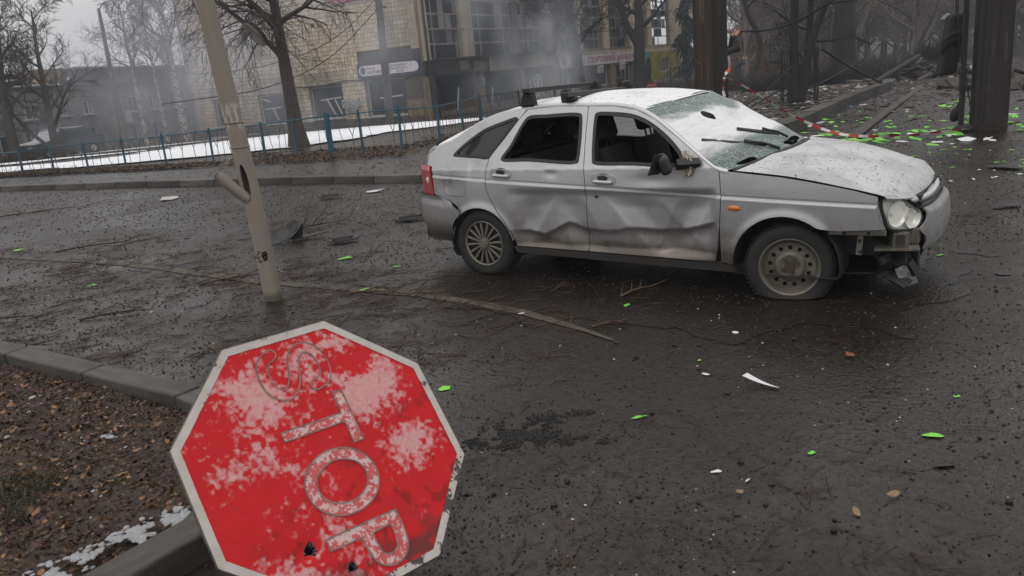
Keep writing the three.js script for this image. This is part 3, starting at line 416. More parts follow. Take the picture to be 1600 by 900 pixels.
    part('fender_bracket', [box(0.34, 0.035, 0.03, [2.91, 0.462, 0.735], [0, 0.12, -0.02], 0.006), box(0.035, 0.15, 0.02, [2.925, 0.385, 0.715], [0, 0, -0.08], 0.004), box(0.07, 0.012, 0.035, [2.915, 0.455, 0.69], [0, 0, 0])], rawMetal);
    for (const q of [[2.925, 0.405, 0.722], [2.93, 0.335, 0.722], [2.98, 0.462, 0.745], [2.84, 0.462, 0.758]]) part('bracket_bolt', cyl(0.011, 0.011, 0.02, q, [PI / 2, 0, 0], 8), black);
    part('bumper_beam', [box(0.16, 0.10, 0.9, [3.16, 0.405, 0.10], [0, 0, 0], 0.01), box(0.10, 0.10, 0.14, [3.13, 0.40, 0.58], [0, 0.35, 0], 0.01), box(0.26, 0.014, 0.16, [3.12, 0.345, 0.60], [0, 0.2, 0.0])], sp, CAR, 'pale plastic bumper beam laid bare');
    part('beam_opening', box(0.05, 0.06, 0.012, [3.15, 0.405, 0.655], [0, 0.35, 0]), std([0.03, 0.025, 0.022], 0.9));
    part('fog_lamp_bowl', new THREE.LatheGeometry([[0.005, -0.03], [0.05, -0.025], [0.07, 0], [0.075, 0.012]].map((p) => new THREE.Vector2(...p)), 18).applyMatrix4(M4([3.13, 0.265, 0.56], [0.5, 0, -0.15])), std([0.34, 0.30, 0.26], 0.35, 0.4));
    const R = rngOf(5); const scrap = []; for (let k = 0; k < 26; k++) scrap.push(box(0.03 + 0.10 * R(), 0.008 + 0.03 * R(), 0.03 + 0.10 * R(), [3.02 + 0.22 * R(), 0.13 + 0.16 * R(), 0.36 + 0.28 * R()], [R() * 3, R() * 3, R() * 3]));
    part('torn_undertray', [...scrap, box(0.5, 0.012, 0.8, [2.95, 0.16, 0.2], [0, 0, 0.06])], black, CAR, 'crumpled black plastic hanging under the nose');
    part('hanging_sheet', new THREE.PlaneGeometry(0.10, 0.16, 4, 6).applyMatrix4(M4([3.185, 0.16, 0.60], [0.25, 0.5, 0.3])), std([0.28, 0.28, 0.285], 0.5, 0.2, { bumpMap: grungeSoft, bumpScale: 0.03 }));
    part('horn', [cyl(0.05, 0.05, 0.05, [2.99, 0.33, 0.55], [PI / 2, 0, 0], 16), cyl(0.022, 0.022, 0.06, [2.99, 0.33, 0.57], [PI / 2, 0, 0], 12)], black);
  }

  // ----- wheels -----
  function wheel(cx, cy, sg, kind, flat) {
    const w = part('wheel', (() => { const pr = []; const ro = 0.286, rw = 0.088; // tyre cross-section, turned
      const prof = [[0.188, -0.075], [0.20, -0.086], [0.23, -0.091], [0.255, -0.087], [0.274, -0.075], [0.283, -0.06], [0.286, -0.03], [0.286, 0.03], [0.283, 0.06], [0.274, 0.075], [0.255, 0.087], [0.23, 0.091], [0.20, 0.086], [0.188, 0.075]];
      const g = new THREE.LatheGeometry(prof.map((p) => new THREE.Vector2(p[0], p[1])), 64).rotateX(PI / 2); const a = g.attributes.position;
      for (let k = 0; k < a.count; k++) { const y = a.getY(k), gy = -cy + 0.006; if (y < gy + 0.03) { const pen = gy + 0.03 - y; a.setZ(k, a.getZ(k) * (1 + Math.min(0.35, pen * (flat ? 4 : 1.6)))); a.setY(k, Math.max(gy, gy + 0.03 - 0.03 * (1 - Math.exp(-pen / 0.03)))); if (flat) a.setX(k, a.getX(k) * 1.06); } }
      g.computeVertexNormals(); return g; })(), rubber, CAR, flat ? 'flat front wheel on a bare steel rim' : null);
    w.position.set(cx, cy, sg * 0.715); if (flat) w.rotation.y = sg > 0 ? 0.16 : 0.1; const z = sg * 0.0;
    const tread = []; for (let k = 0; k < 60; k++) { const a = k / 60 * 2 * PI; if (Math.sin(a) * 0.286 < -cy + 0.03) continue; for (const q of [-0.055, 0, 0.055]) tread.push(box(0.018, 0.006, 0.042, [0, 0.288, q], [0, 0.3, 0]).applyMatrix4(new THREE.Matrix4().makeRotationZ(a - PI / 2))); }
    part('tread_block', tread, rubber, w).userData.kind = 'stuff';
    const F = sg * 0.07;
    if (kind === 'cover') {
      part('rim', [new THREE.LatheGeometry([[0.192, 0.078], [0.19, 0.086], [0.182, 0.084], [0.176, 0.07]].map((p) => new THREE.Vector2(...p)), 48).rotateX(PI / 2).scale(1, 1, sg), new THREE.CircleGeometry(0.18, 32).translate(0, 0, 0.045 * sg)], hubMat, w);
      part('rim_back', new THREE.CircleGeometry(0.178, 32).translate(0, 0, 0.05 * sg), dark, w);
      for (let k = 0; k < 16; k++) { const sp = box(0.020, 0.128, 0.016, [0, 0.115, 0], [0, 0, 0], 0.005); const a = sp.attributes.position; for (let q = 0; q < a.count; q++) { a.setX(q, a.getX(q) * (0.7 + 3.2 * (a.getY(q) - 0.05))); a.setZ(q, a.getZ(q) + 0.016 * (1 - ((a.getY(q) - 0.115) / 0.07) ** 2)); } sp.computeVertexNormals(); part('spoke', sp.applyMatrix4(new THREE.Matrix4().makeRotationZ(k / 16 * 2 * PI + 0.1)).translate(0, 0, 0.066).scale(1, 1, sg), hubMat, w); }
      part('hub_cap', [cyl(0.044, 0.052, 0.02, [0, 0, 0.078 * sg], [sg * PI / 2, 0, 0], 24), cyl(0.03, 0.034, 0.008, [0, 0, 0.09 * sg], [sg * PI / 2, 0, 0], 20)], hubMat, w);
    } else {
      part('rim', new THREE.LatheGeometry([[0.187, -0.07], [0.19, 0.074], [0.200, 0.082], [0.196, 0.088], [0.186, 0.084], [0.178, 0.068], [0.165, 0.04], [0.162, 0.02]].map((p) => new THREE.Vector2(...p)), 56).rotateX(PI / 2).scale(1, 1, sg), steel, w);
      const sh = new THREE.Shape(); sh.absarc(0, 0, 0.166, 0, 2 * PI); for (let k = 0; k < 13; k++) { const a = k / 13 * 2 * PI + 0.1, h = new THREE.Path(); h.absarc(0.128 * Math.cos(a), 0.128 * Math.sin(a), 0.0145, 0, 2 * PI, true); sh.holes.push(h); }
      const dg = new THREE.ExtrudeGeometry(sh, { depth: 0.006, bevelEnabled: false, curveSegments: 40 }); part('rim_disc', dg.translate(0, 0, 0.03).scale(1, 1, sg), steel, w); part('rim_back', new THREE.CircleGeometry(0.165, 32).translate(0, 0, 0.005 * sg), dark, w);
      part('disc_step', new THREE.LatheGeometry([[0.105, 0.037], [0.09, 0.056], [0.07, 0.058], [0.06, 0.05], [0.034, 0.05]].map((p) => new THREE.Vector2(...p)), 36).rotateX(PI / 2).scale(1, 1, sg), steel, w);
      part('hub_cap', [cyl(0.030, 0.034, 0.03, [0, 0, 0.06 * sg], [sg * PI / 2, 0, 0], 20)], std([0.07, 0.05, 0.035], 0.8, 0.3), w);
      for (let k = 0; k < 4; k++) { const a = k / 4 * 2 * PI + 0.5; part('wheel_bolt', cyl(0.010, 0.011, 0.022, [0.05 * Math.cos(a), 0.05 * Math.sin(a), 0.06 * sg], [sg * PI / 2, 0, 0], 6), std([0.09, 0.075, 0.06], 0.6, 0.6), w); }
    }
    return w;
  }
  wheel(0, 0.278, 1, 'cover', false); wheel(0, 0.278, -1, 'cover', false); wheel(2.492, 0.222, 1, 'steel', true); wheel(2.492, 0.26, -1, 'steel', false);
  for (const q of [[2.492, 0.222, 0.64], [0, 0.278, 0.62]]) part('brake_drum', cyl(0.12, 0.12, 0.08, q, [PI / 2, 0, 0]), dark);
  part('floor_pan', [box(2.9, 0.05, 1.4, [1.2, 0.2, 0], [0, 0, -0.02]), box(0.9, 0.3, 1.25, [-0.3, 0.42, 0]), box(0.06, 0.55, 1.35, [2.1, 0.55, 0])], dark);

  // ----- mirror -----
  { const mi = part('door_mirror', (() => { const g = new RoundedBoxGeometry(0.085, 0.13, 0.21, 3, 0.035), a = g.attributes.position; for (let k = 0; k < a.count; k++) { const s = (a.getZ(k) + 0.1) / 0.2; a.setY(k, a.getY(k) * (0.82 + 0.25 * s)); } g.computeVertexNormals(); return g.applyMatrix4(M4([1.70, 0.945, 0.93], [0.1, 0.5, 0.32])); })(), std([0.025, 0.025, 0.027], 0.5, 0, { bumpMap: scaled(grain, 4), bumpScale: 0.001 }), CAR, 'black wing mirror knocked askew');
    part('mirror_seam', between([1.665, 0.88, 1.02], [1.715, 1.015, 1.005], 0.004, 0.2), black, mi);
    const R = rngOf(8), bits = new Acc(); for (let k = 0; k < 60; k++) { const x = 1.80 + 0.05 * R(), y = 0.86 + 0.16 * R(), z = 0.80 + 0.04 * R(); bits.tube([V(x, y, z), V(x + 0.03 * (R() - 0.3), y - 0.03 * R(), z + 0.02 * R()), V(x + 0.05 * (R() - 0.3), y - 0.07 * R(), z + 0.03 * R())], [0.007, 0.006, 0.003], 5); } part('torn_wrap', bits.geo(), std([0.42, 0.38, 0.32], 0.7), mi, 'torn pale wrapping round the mirror stalk');
    part('mirror_stalk', [between([1.78, 0.93, 0.90], [1.90, 0.925, 0.79], 0.05, 0.06)], black, mi);
    const fm = part('door_mirror', new RoundedBoxGeometry(0.085, 0.13, 0.21, 3, 0.035).applyMatrix4(M4([1.80, 0.95, -0.92], [0, -0.2, 0])), std([0.025, 0.025, 0.027], 0.5)); part('mirror_stalk', between([1.82, 0.92, -0.84], [1.88, 0.90, -0.76], 0.05, 0.05), black, fm); }

  // ----- roof bars -----
  for (const [x, tilt, yb, kind] of [[0.42, 0.0, 1.462, 0], [0.77, 0.0, 1.415, 1]]) {
    const b = part('roof_bar', [box(0.06, 0.040, 1.24, [x, yb + (kind ? 0.0 : 0.012), 0.02], [kind ? -0.03 : -0.02, 0.03, 0], 0.008)], std([0.03, 0.03, 0.032], 0.45, 0.3));
    for (const sg of [1, -1]) { const zz = sg * (kind ? 0.53 : 0.575), top = yb + (kind && sg > 0 ? 0.02 : 0); const g = new RoundedBoxGeometry(0.12, 0.13, 0.075, 3, 0.02), a = g.attributes.position; for (let k = 0; k < a.count; k++) { const q = (a.getY(k) + 0.065) / 0.13; a.setX(k, a.getX(k) * (1.25 - 0.75 * q)); a.setZ(k, a.getZ(k) - sg * 0.02 * q); } g.computeVertexNormals(); part('bar_foot', g.applyMatrix4(M4([x + (kind && sg > 0 ? -0.02 : 0), (1.362 + top + 0.03) / 2, zz], [0, 0, kind && sg > 0 ? 0.5 : 0])), rubber, b); }
    if (kind) part('clamp', box(0.02, 0.12, 0.09, [x - 0.08, 1.44, -0.50], [0, 0, 0], 0.005), black, b);
  }
  // ----- interior -----
  function seat(x, z, w, backH, rake, heads, nm) {
    const s = part('seat', box(0.46, 0.16, w, [x + 0.25, 0.44, z], [0, 0, 0.08], 0.05), fabric); part('backrest', box(0.13, backH, w, [x - 0.02, 0.46 + backH / 2, z], [0, 0, rake], 0.05), fabric, s);
    for (const hz of heads) { const g = new RoundedBoxGeometry(0.10, 0.22, 0.25, 3, 0.045); part('headrest', g.applyMatrix4(M4([x - 0.02 - Math.sin(rake) * (backH / 2 + 0.19), 0.46 + backH + 0.15, hz], [0, 0, rake + 0.05])), fabric, s); for (const d of [-0.05, 0.05]) part('headrest_post', between([x - 0.02 - Math.sin(rake) * backH / 2, 0.44 + backH, hz + d], [x - 0.02 - Math.sin(rake) * (backH / 2 + 0.09), 0.46 + backH + 0.08, hz + d], 0.012), dark, s); }
    return s;
  }
  seat(1.10, 0.36, 0.47, 0.56, 0.24, [0.36]); seat(1.10, -0.36, 0.47, 0.56, 0.24, [-0.36]); seat(0.38, 0, 1.25, 0.52, 0.30, [0.30, -0.30]);
  part('dashboard', [box(0.36, 0.26, 1.3, [1.94, 0.80, 0], [0, 0, -0.15], 0.06), box(0.2, 0.12, 0.4, [1.80, 0.90, -0.36], [0, 0, 0], 0.04)], dark);
  { const sw = part('steering_wheel', new THREE.TorusGeometry(0.185, 0.016, 8, 32).applyMatrix4(M4([1.50, 0.93, -0.36], [0, PI / 2, 0])).rotateZ(0).applyMatrix4(new THREE.Matrix4()), black); part('steering_column', between([1.50, 0.93, -0.36], [1.82, 0.80, -0.36], 0.06), black, sw); part('spoke', [between([1.5, 0.93, -0.53], [1.5, 0.93, -0.19], 0.03, 0.02), between([1.5, 0.93, -0.36], [1.5, 0.76, -0.36], 0.03, 0.02)], black, sw); }
  part('parcel_shelf', box(0.5, 0.03, 1.2, [-0.05, 0.98, 0], [0, 0, 0.05]), dark); part('inner_trim', [box(0.02, 0.12, 0.5, [0.15, 1.12, -0.58], [0.5, 0.4, 0.8])], headliner);
  for (const sg of [1, -1]) part('boot_lining', box(0.75, 0.5, 0.02, [-0.22, 0.78, sg * 0.60]), dark);
  part('pillar_trim', between([-0.02, 0.98, -0.66], [0.38, 1.30, -0.585], 0.13, 0.03), std([0.14, 0.12, 0.10], 0.9));
}
// ---------- fallen stop sign ----------
{
  const S = thing('stop_sign', 'red octagonal stop sign lying tilted on the kerb, streaked with frost', 'road sign', [-0.68, 0.447, -2.521]);
  const M = new THREE.Matrix4().makeBasis(V(0.8527, -0.3137, -0.4176), V(-0.0727, 0.7205, -0.6896), V(0.5172, 0.6185, 0.5916)); S.quaternion.setFromRotationMatrix(M);
  const R = 0.5154, oct = (r) => Array.from({ length: 8 }, (_, k) => [r * Math.sin(k * PI / 4), r * Math.cos(k * PI / 4)]);
  const u = [0.935, 0.355], rr = [0.355, -0.935], oc = [0.037, -0.098], L2 = (a, b) => [oc[0] + a * rr[0] + b * u[0], oc[1] + a * rr[1] + b * u[1]];
  const patches = [[0.17, 0.26, 0.17, 0.13, 1], [0.30, 0.03, 0.11, 0.09, 1], [-0.27, 0.16, 0.18, 0.16, 0.95], [-0.22, -0.02, 0.17, 0.12, 0.8], [-0.10, 0.30, 0.10, 0.10, 0.6], [-0.13, -0.22, 0.10, 0.10, 0.55], [0.02, -0.28, 0.10, 0.12, 0.6], [-0.12, -0.40, 0.22, 0.10, 0.75], [0.02, 0.40, 0.16, 0.07, 0.6], [-0.05, -0.14, 0.07, 0.14, 0.25]];
  const snowAt = (x, y) => { let m = -0.33; for (const [a, b, c, d, k] of patches) m = Math.max(m, k * Math.exp(-(((x - a) / c) ** 2) - ((y - b) / d) ** 2) - 0.33); const n = fbm(x * 9, y * 9, 201, 5), f = fbm(x * 70, y * 70, 203, 2); return smoothstep(m + 1.25 * (n - 0.50) + 0.55 * (fbm(x * 32, y * 32, 204, 3) - 0.5) + 0.9 * (f - 0.5), 0.0, 0.55); };
  const face = dataTex(1536, 1536, (a, b) => {
    const x = (a - 0.5) * 2 * R, y = (b - 0.5) * 2 * R, s = snowAt(x, y), n = fbm(x * 12, y * 12, 205, 4), sp = vnoise(x * 240, y * 240, 207);
    let c = mix3([0.53, 0.012, 0.018], [0.43, 0.010, 0.014], n); const k = smoothstep(fbm(x * 26, y * 26, 209, 4), 0.60, 0.74); c = mix3(c, [0.10, 0.012, 0.012], 0.5 * k * smoothstep(0.2 - y + x, 0, 0.5));
    if (sp > 0.93) c = mix3(c, [0.05, 0.03, 0.03], 0.6); c = mix3(c, [0.58, 0.42, 0.42], s * (0.50 + 0.3 * fbm(x * 110, y * 110, 211, 2)));
    const sc = Math.abs((y - 0.55 * x) * 14 % 1); const dirt = smoothstep(x * 0.6 - y, 0.30, 0.52) * smoothstep(n, 0.42, 0.6); return s8(mix3(c, [0.04, 0.035, 0.03], 0.75 * dirt));
  }, true, false);
  const uv = (x, y) => [x / (2 * R) + 0.5, y / (2 * R) + 0.5], faceM = phys([1, 1, 1], 0.5, { map: face, bumpMap: scaled(grain, 14), bumpScale: 0.0012, specularIntensity: 0.35 });
  const holes = [[-0.081, -0.322, 0.021], [0.056, -0.384, 0.017], [0.072, 0.279, 0.006], [-0.3, -0.2, 0.004]], hs = (x, y) => { let m = 9; for (const [a, b, r] of holes) { const th = Math.atan2(y - b, x - a); m = Math.min(m, Math.hypot(x - a, y - b) - r * (1 + 0.25 * Math.sin(th * 3 + a * 40) + 0.14 * Math.sin(th * 5))); } return m; };
  const so = sdPoly(oct(R)), bend = (x, y) => 0.010 * Math.exp(-(((x - 0.3) / 0.25) ** 2) - ((y + 0.35) / 0.2) ** 2) + 0.006 * (fbm(x * 3 + 5, y * 3, 215, 2) - 0.5) + holes.reduce((q, [a, b, r]) => q - (r > 0.01 ? 0.012 : 0) * Math.exp(-((Math.hypot(x - a, y - b) / (r * 1.7)) ** 2)), 0);
  const B = [-R, -R, R, R], at = (d) => (x, y) => V(x, y, bend(x, y) + d);
  obj('sign_plate', sheet(B, (x, y) => Math.min(so(x, y), hs(x, y)), 0.0105, at(0), { uv, thick: 0.003, back: true }), faceM, S);
  for (const [a, b, r] of holes.slice(0, 2)) { const A = new Acc(), Q = rngOf(Math.round(a * 1000) + 500); for (let k = 0; k < 9; k++) { const th = k / 9 * 2 * PI + 0.3 * Q(), c = Math.cos(th), d = Math.sin(th); A.tube([V(a + c * r * 1.15, b + d * r * 1.15, bend(a, b) + 0.004), V(a + c * r * 0.95, b + d * r * 0.95, bend(a, b) - 0.004), V(a + c * r * (0.5 + 0.3 * Q()), b + d * r * 0.6, bend(a, b) - 0.02)], [r * 0.22, r * 0.26, r * 0.06], 4); } obj('torn_metal', A.geo(), std([0.16, 0.15, 0.15], 0.5, 0.4), S); obj('hole_shade_disc', new THREE.CircleGeometry(r * 1.9, 16).translate(a, b, -0.05), std([0.006, 0.006, 0.006], 1), S); }  // black disc added behind each large hole as painted shade
  const nicks = (x, y) => 0.027 + 0.003 * (fbm(x * 30, y * 30, 217, 2) - 0.5);
  const borderT = dataTex(512, 512, (a, b) => { const n = fbm(a * 22, b * 22, 219, 4), f = vnoise(a * 160, b * 160, 221); let c = mix3([0.50, 0.47, 0.44], [0.36, 0.33, 0.30], n); const chip = smoothstep(n + 0.25 * (f - 0.5) + 0.26 * smoothstep(a - b, 0.3, 0.6), 0.80, 0.88); return s8(mix3(c, [0.045, 0.04, 0.036], chip)); }, true, false);
  obj('white_border', sheet(B, (x, y) => { const d = so(x, y); return Math.min(d, nicks(x, y) - d); }, 0.0075, at(0.0022), { uv }), phys([1, 1, 1], 0.55, { map: borderT, bumpMap: scaled(grain, 10), bumpScale: 0.0015 }), S);
  obj('rolled_edge', new Acc().tube([...oct(R - 0.001), oct(R - 0.001)[0]].flatMap((p, i, A) => { if (i === A.length - 1) return [V(p[0], p[1], bend(...p) - 0.006)]; const q = A[i + 1]; return [0, 0.33, 0.66].map((t) => { const x = lerp(p[0], q[0], t), y = lerp(p[1], q[1], t); return V(x, y, bend(x, y) - 0.006); }); }), Array(25).fill(0.007), 6).geo(), std([0.26, 0.25, 0.24], 0.5, 0.3, { map: scaled(concMap, 3) }), S);
  // raised letters, read along the tilted axis
  const dPath = (P) => (a, b) => { let d = 9; for (let i = 1; i < P.length; i++) { const [ax, ay] = P[i - 1], ex = P[i][0] - ax, ey = P[i][1] - ay, t = clamp(((a - ax) * ex + (b - ay) * ey) / (ex * ex + ey * ey), 0, 1); d = Math.min(d, Math.hypot(a - ax - ex * t, b - ay - ey * t)); } return d; };
  const rect = (a0, b0, a1, b1) => { const s = sdPoly([[a0, b0], [a1, b0], [a1, b1], [a0, b1]]); return s; };
  const cr = (pts) => { const c = new THREE.CatmullRomCurve3(pts.map((p) => V(p[0], p[1], 0)), false, 'centripetal'); return c.getPoints(60).map((p) => [p.x, p.y]); };
  const sP = dPath(cr([[0.075, 0.055], [0.055, 0.098], [0.0, 0.112], [-0.055, 0.095], [-0.078, 0.055], [-0.05, 0.015], [0.0, -0.002], [0.055, -0.025], [0.080, -0.062], [0.055, -0.10], [0.0, -0.112], [-0.055, -0.10], [-0.080, -0.06]]));
  const tS = rect(-0.019, -0.135, 0.019, 0.125), tB = rect(-0.102, 0.095, 0.102, 0.135), oP = dPath(Array.from({ length: 65 }, (_, k) => [0.096 * Math.cos(k / 32 * PI), 0.112 * Math.sin(k / 32 * PI)])), pS = rect(-0.022, -0.135, 0.022, 0.135), pB = dPath(cr([[0.0, 0.113], [0.06, 0.112], [0.108, 0.098], [0.128, 0.058], [0.112, 0.018], [0.06, 0.003], [0.0, 0.003]]));
  const glyphs = [['letter_s', -0.432, (a, b) => 0.0215 - sP(a, b)], ['letter_t', -0.212, (a, b) => Math.max(tS(a, b), tB(a, b))], ['letter_o', 0, (a, b) => 0.0225 - oP(a, b)], ['letter_p', 0.180, (a, b) => Math.max(pS(a, b), 0.0215 - pB(a, b))]];
  const letT = dataTex(512, 512, (a, b) => { const n = fbm(a * 40, b * 40, 231, 3), f = vnoise(a * 150, b * 150, 233); let c = mix3([0.42, 0.06, 0.06], [0.50, 0.38, 0.37], 0.9 * smoothstep(n + 0.5 * (f - 0.5), 0.46, 0.66)); return s8(c); }), letM = phys([1, 1, 1], 0.5, { map: letT }), outM = std([0.55, 0.47, 0.46], 0.5, 0.1, { map: scaled(concMap, 5) });
  for (const [nm, a0, f] of glyphs) {
    const mp = (d) => (a, b) => { const p = L2(a0 + a, b); return V(p[0], p[1], bend(...p) + d); }, bx = [-0.16, -0.16, 0.16, 0.16];
    const g = obj(nm, sheet(bx, (a, b) => f(a, b), 0.006, mp(0.0013), { thick: 0.0012, flip: true, uv: a0 < -0.3 ? (a, b) => uv(...L2(a0 + a, b)) : (a, b) => [(a0 + a) * 1.3, b * 1.3] }), a0 < -0.3 ? faceM : letM, S);
    obj('letter_outline', sheet(bx, (a, b) => { const d = f(a, b); return Math.min(d + 0.0006, 0.0044 - d); }, 0.0040, mp(0.0021), { thick: 0.001, flip: true }), outM, g);
  }
  obj('bent_post', between([-0.02, -0.02, -0.03], [-0.08, -0.30, -0.36], 0.05), std([0.2, 0.2, 0.2], 0.5, 0.5), S);
}
// ---------- leaning pierced post ----------
{
  const P = thing('concrete_post', 'leaning beige post pierced by shrapnel with a broken stub on its side', 'post', [-1.99, 0, -6.44]);
  const ax = (h) => V(-0.038 * h + 0.010 * Math.sin(h * 2), h, 0.013 * h), rad = (h) => 0.0735 - 0.002 * h, N = 6.4;
  const hl = (th, h, t0, h0, w, hh, sd) => { let d = ((th - t0 + 3 * PI) % (2 * PI)) - PI; return Math.hypot(d * 0.0735 / w, (h - h0) / hh) - 1 + 0.35 * (fbm(th * 4, h * 9, sd, 3) - 0.5); };
  // theta measured so that PI/2 faces the camera (+z)
  const f = (th, h) => Math.min(hl(th, h, 1.66, 0.99, 0.031, 0.150, 3) * 0.03, hl(th, h, 1.25, 0.385, 0.030, 0.042, 4) * 0.03, hl(th, h, 1.35, 1.62, 0.006, 0.02, 6) * 0.01);
  const ct = dataTex(1024, 1024, (u, v) => { const n = fbm(u * 5, v * 9, 241, 5, 0), g = vnoise(u * 200, v * 300, 243), st = fbm(u * 24, v * 2.2, 245, 3), h = v * 6.4; let c = mix3([0.285, 0.255, 0.215], [0.20, 0.175, 0.145], n * 0.9); c = mix3(c, [0.40, 0.37, 0.33], 0.35 * g * smoothstep(n, 0.5, 0.7)); c = mix3(c, [0.09, 0.08, 0.07], 0.6 * smoothstep(st, 0.58, 0.78)); const w = smoothstep(0.12 - Math.abs(h - 1.50 - 0.05 * (n - 0.5)), 0, 0.05) * smoothstep(fbm(u * 30, v * 120, 247, 3), 0.5, 0.62); c = mix3(c, [0.52, 0.50, 0.46], 0.7 * w); c = mix3(c, [0.05, 0.045, 0.04], 0.7 * smoothstep(0.10 - h, 0, 0.08)); return s8(c); }, true, false);
  const pm = std([1, 1, 1], 0.78, 0, { map: ct, bumpMap: scaled(grain, 4), bumpScale: 0.003 });
  obj('shaft', sheet([0, 0, 2 * PI, N], f, 0.05, (th, h) => { const c = ax(h), r = rad(h) + 0.0015 * (fbm(th * 2, h * 6, 249, 3) - 0.5); return V(c.x + r * Math.cos(th), c.y, c.z + r * Math.sin(th)); }, { uv: (a, b) => [a / (2 * PI), b / 6.4], flip: true, thick: 0.012 }).scale(1, 1, 1), pm, P);
  for (const h of [1.27, 1.46]) { const c = ax(h); obj('ring', new THREE.TorusGeometry(rad(h) + 0.001, 0.006, 6, 32).rotateX(PI / 2).translate(c.x, c.y, c.z), pm, P); }
  const st = [V(-0.045, 0.855, 0.045), V(-0.09, 0.91, 0.07), V(-0.15, 0.985, 0.10), V(-0.205, 1.055, 0.125), V(-0.222, 1.077, 0.132), V(-0.229, 1.086, 0.135)], sg = new Acc().tube(st, [0.042, 0.045, 0.045, 0.044, 0.036, 0.018], 18).geo();
  const su = sg.attributes.uv; for (let k = 0; k < su.count; k++) su.setXY(k, su.getX(k) * 2, 0.3 + su.getY(k)); obj('broken_stub', sg, pm, P);
  const R = rngOf(3), sh = new Acc(); for (let k = 0; k < 12; k++) { const a = k / 12 * 2 * PI, x = -0.005 + 0.03 * Math.cos(a), y = 0.385 + 0.04 * Math.sin(a); sh.tube([V(x, y, 0.068), V(x - 0.02 * R(), y + 0.02 * (R() - 0.5), 0.078), V(x - 0.05 * R(), y + 0.03 * (R() - 0.5), 0.085)], [0.006, 0.005, 0.002], 4); } obj('torn_edge', sh.geo(), std([0.05, 0.045, 0.04], 0.8), P).userData.kind = 'stuff';
}
// ---------- burnt columns ----------
const charTex = dataTex(512, 512, (u, v) => { const n = fbm(u * 6, v * 4, 251, 5, 0), st = fbm(u * 30, v * 2, 253, 3), p = smoothstep(fbm(u * 9, v * 9, 255, 4), 0.58, 0.66); const l = 0.45 + 0.5 * n - 0.25 * smoothstep(st, 0.5, 0.7) + 0.35 * p; return [l, l * 0.97, l * 0.94]; });
const burnt = std([0.030, 0.026, 0.024], 0.85, 0, { map: scaled(charTex, 0.6), bumpMap: scaled(grain, 2), bumpScale: 0.006 }), burntBrownLit = std([0.085, 0.068, 0.056], 0.85, 0, { map: scaled(charTex, 0.6), bumpMap: scaled(grain, 2), bumpScale: 0.006 });
{
  const c = thing('burnt_column', 'thick charred square column behind the windscreen, tape tied to it', 'column', [3.84, 0.10, -14.36], 0.66);
  obj('shaft', box(0.42, 6.5, 0.42, [0, 3.25, 0], [0, 0, 0], 0.02), burnt, c); obj('lit_brown_face', box(0.012, 6.48, 0.40, [-0.215, 3.25, 0]), burntBrownLit, c);  // paler brown skin puts the lit left side into the colour
  const R = rngOf(19); const jag = []; for (let k = 0; k < 9; k++) jag.push(new THREE.ConeGeometry(0.05 + 0.05 * R(), 0.35 + 0.5 * R(), 5).applyMatrix4(M4([-0.24 + 0.5 * R(), 0.2, 0.24 + 0.04 * R()], [0.1 * R(), 0, 0.3 * (R() - 0.5)]))); for (let k = 0; k < 4; k++) jag.push(new THREE.ConeGeometry(0.06, 0.6 + 0.6 * R(), 5).applyMatrix4(M4([0.26, 0.3, 0.2 - 0.4 * R()], [0, 0, 0.25]))); obj('charred_scrap', jag, burnt, c).userData.kind = 'stuff';
  const d = thing('burnt_column', 'thick charred column at the right edge with a thin board beside it', 'column', [7.84, -0.02, -12.9], -0.35);
  obj('shaft', box(0.50, 6.5, 0.32, [0.06, 3.25, 0], [0, 0, 0], 0.03), std([0.05, 0.045, 0.041], 0.85, 0, { map: scaled(charTex, 0.55), bumpMap: scaled(grain, 2), bumpScale: 0.008 }), d); obj('side_board', box(0.06, 6.4, 0.16, [-0.36, 3.2, 0.06], [0, 0, 0.006], 0.005), burnt, d); obj('base_lump', new THREE.IcosahedronGeometry(0.16, 1).scale(1, 0.5, 1).translate(-0.3, 0.06, 0.1), burnt, d);
}
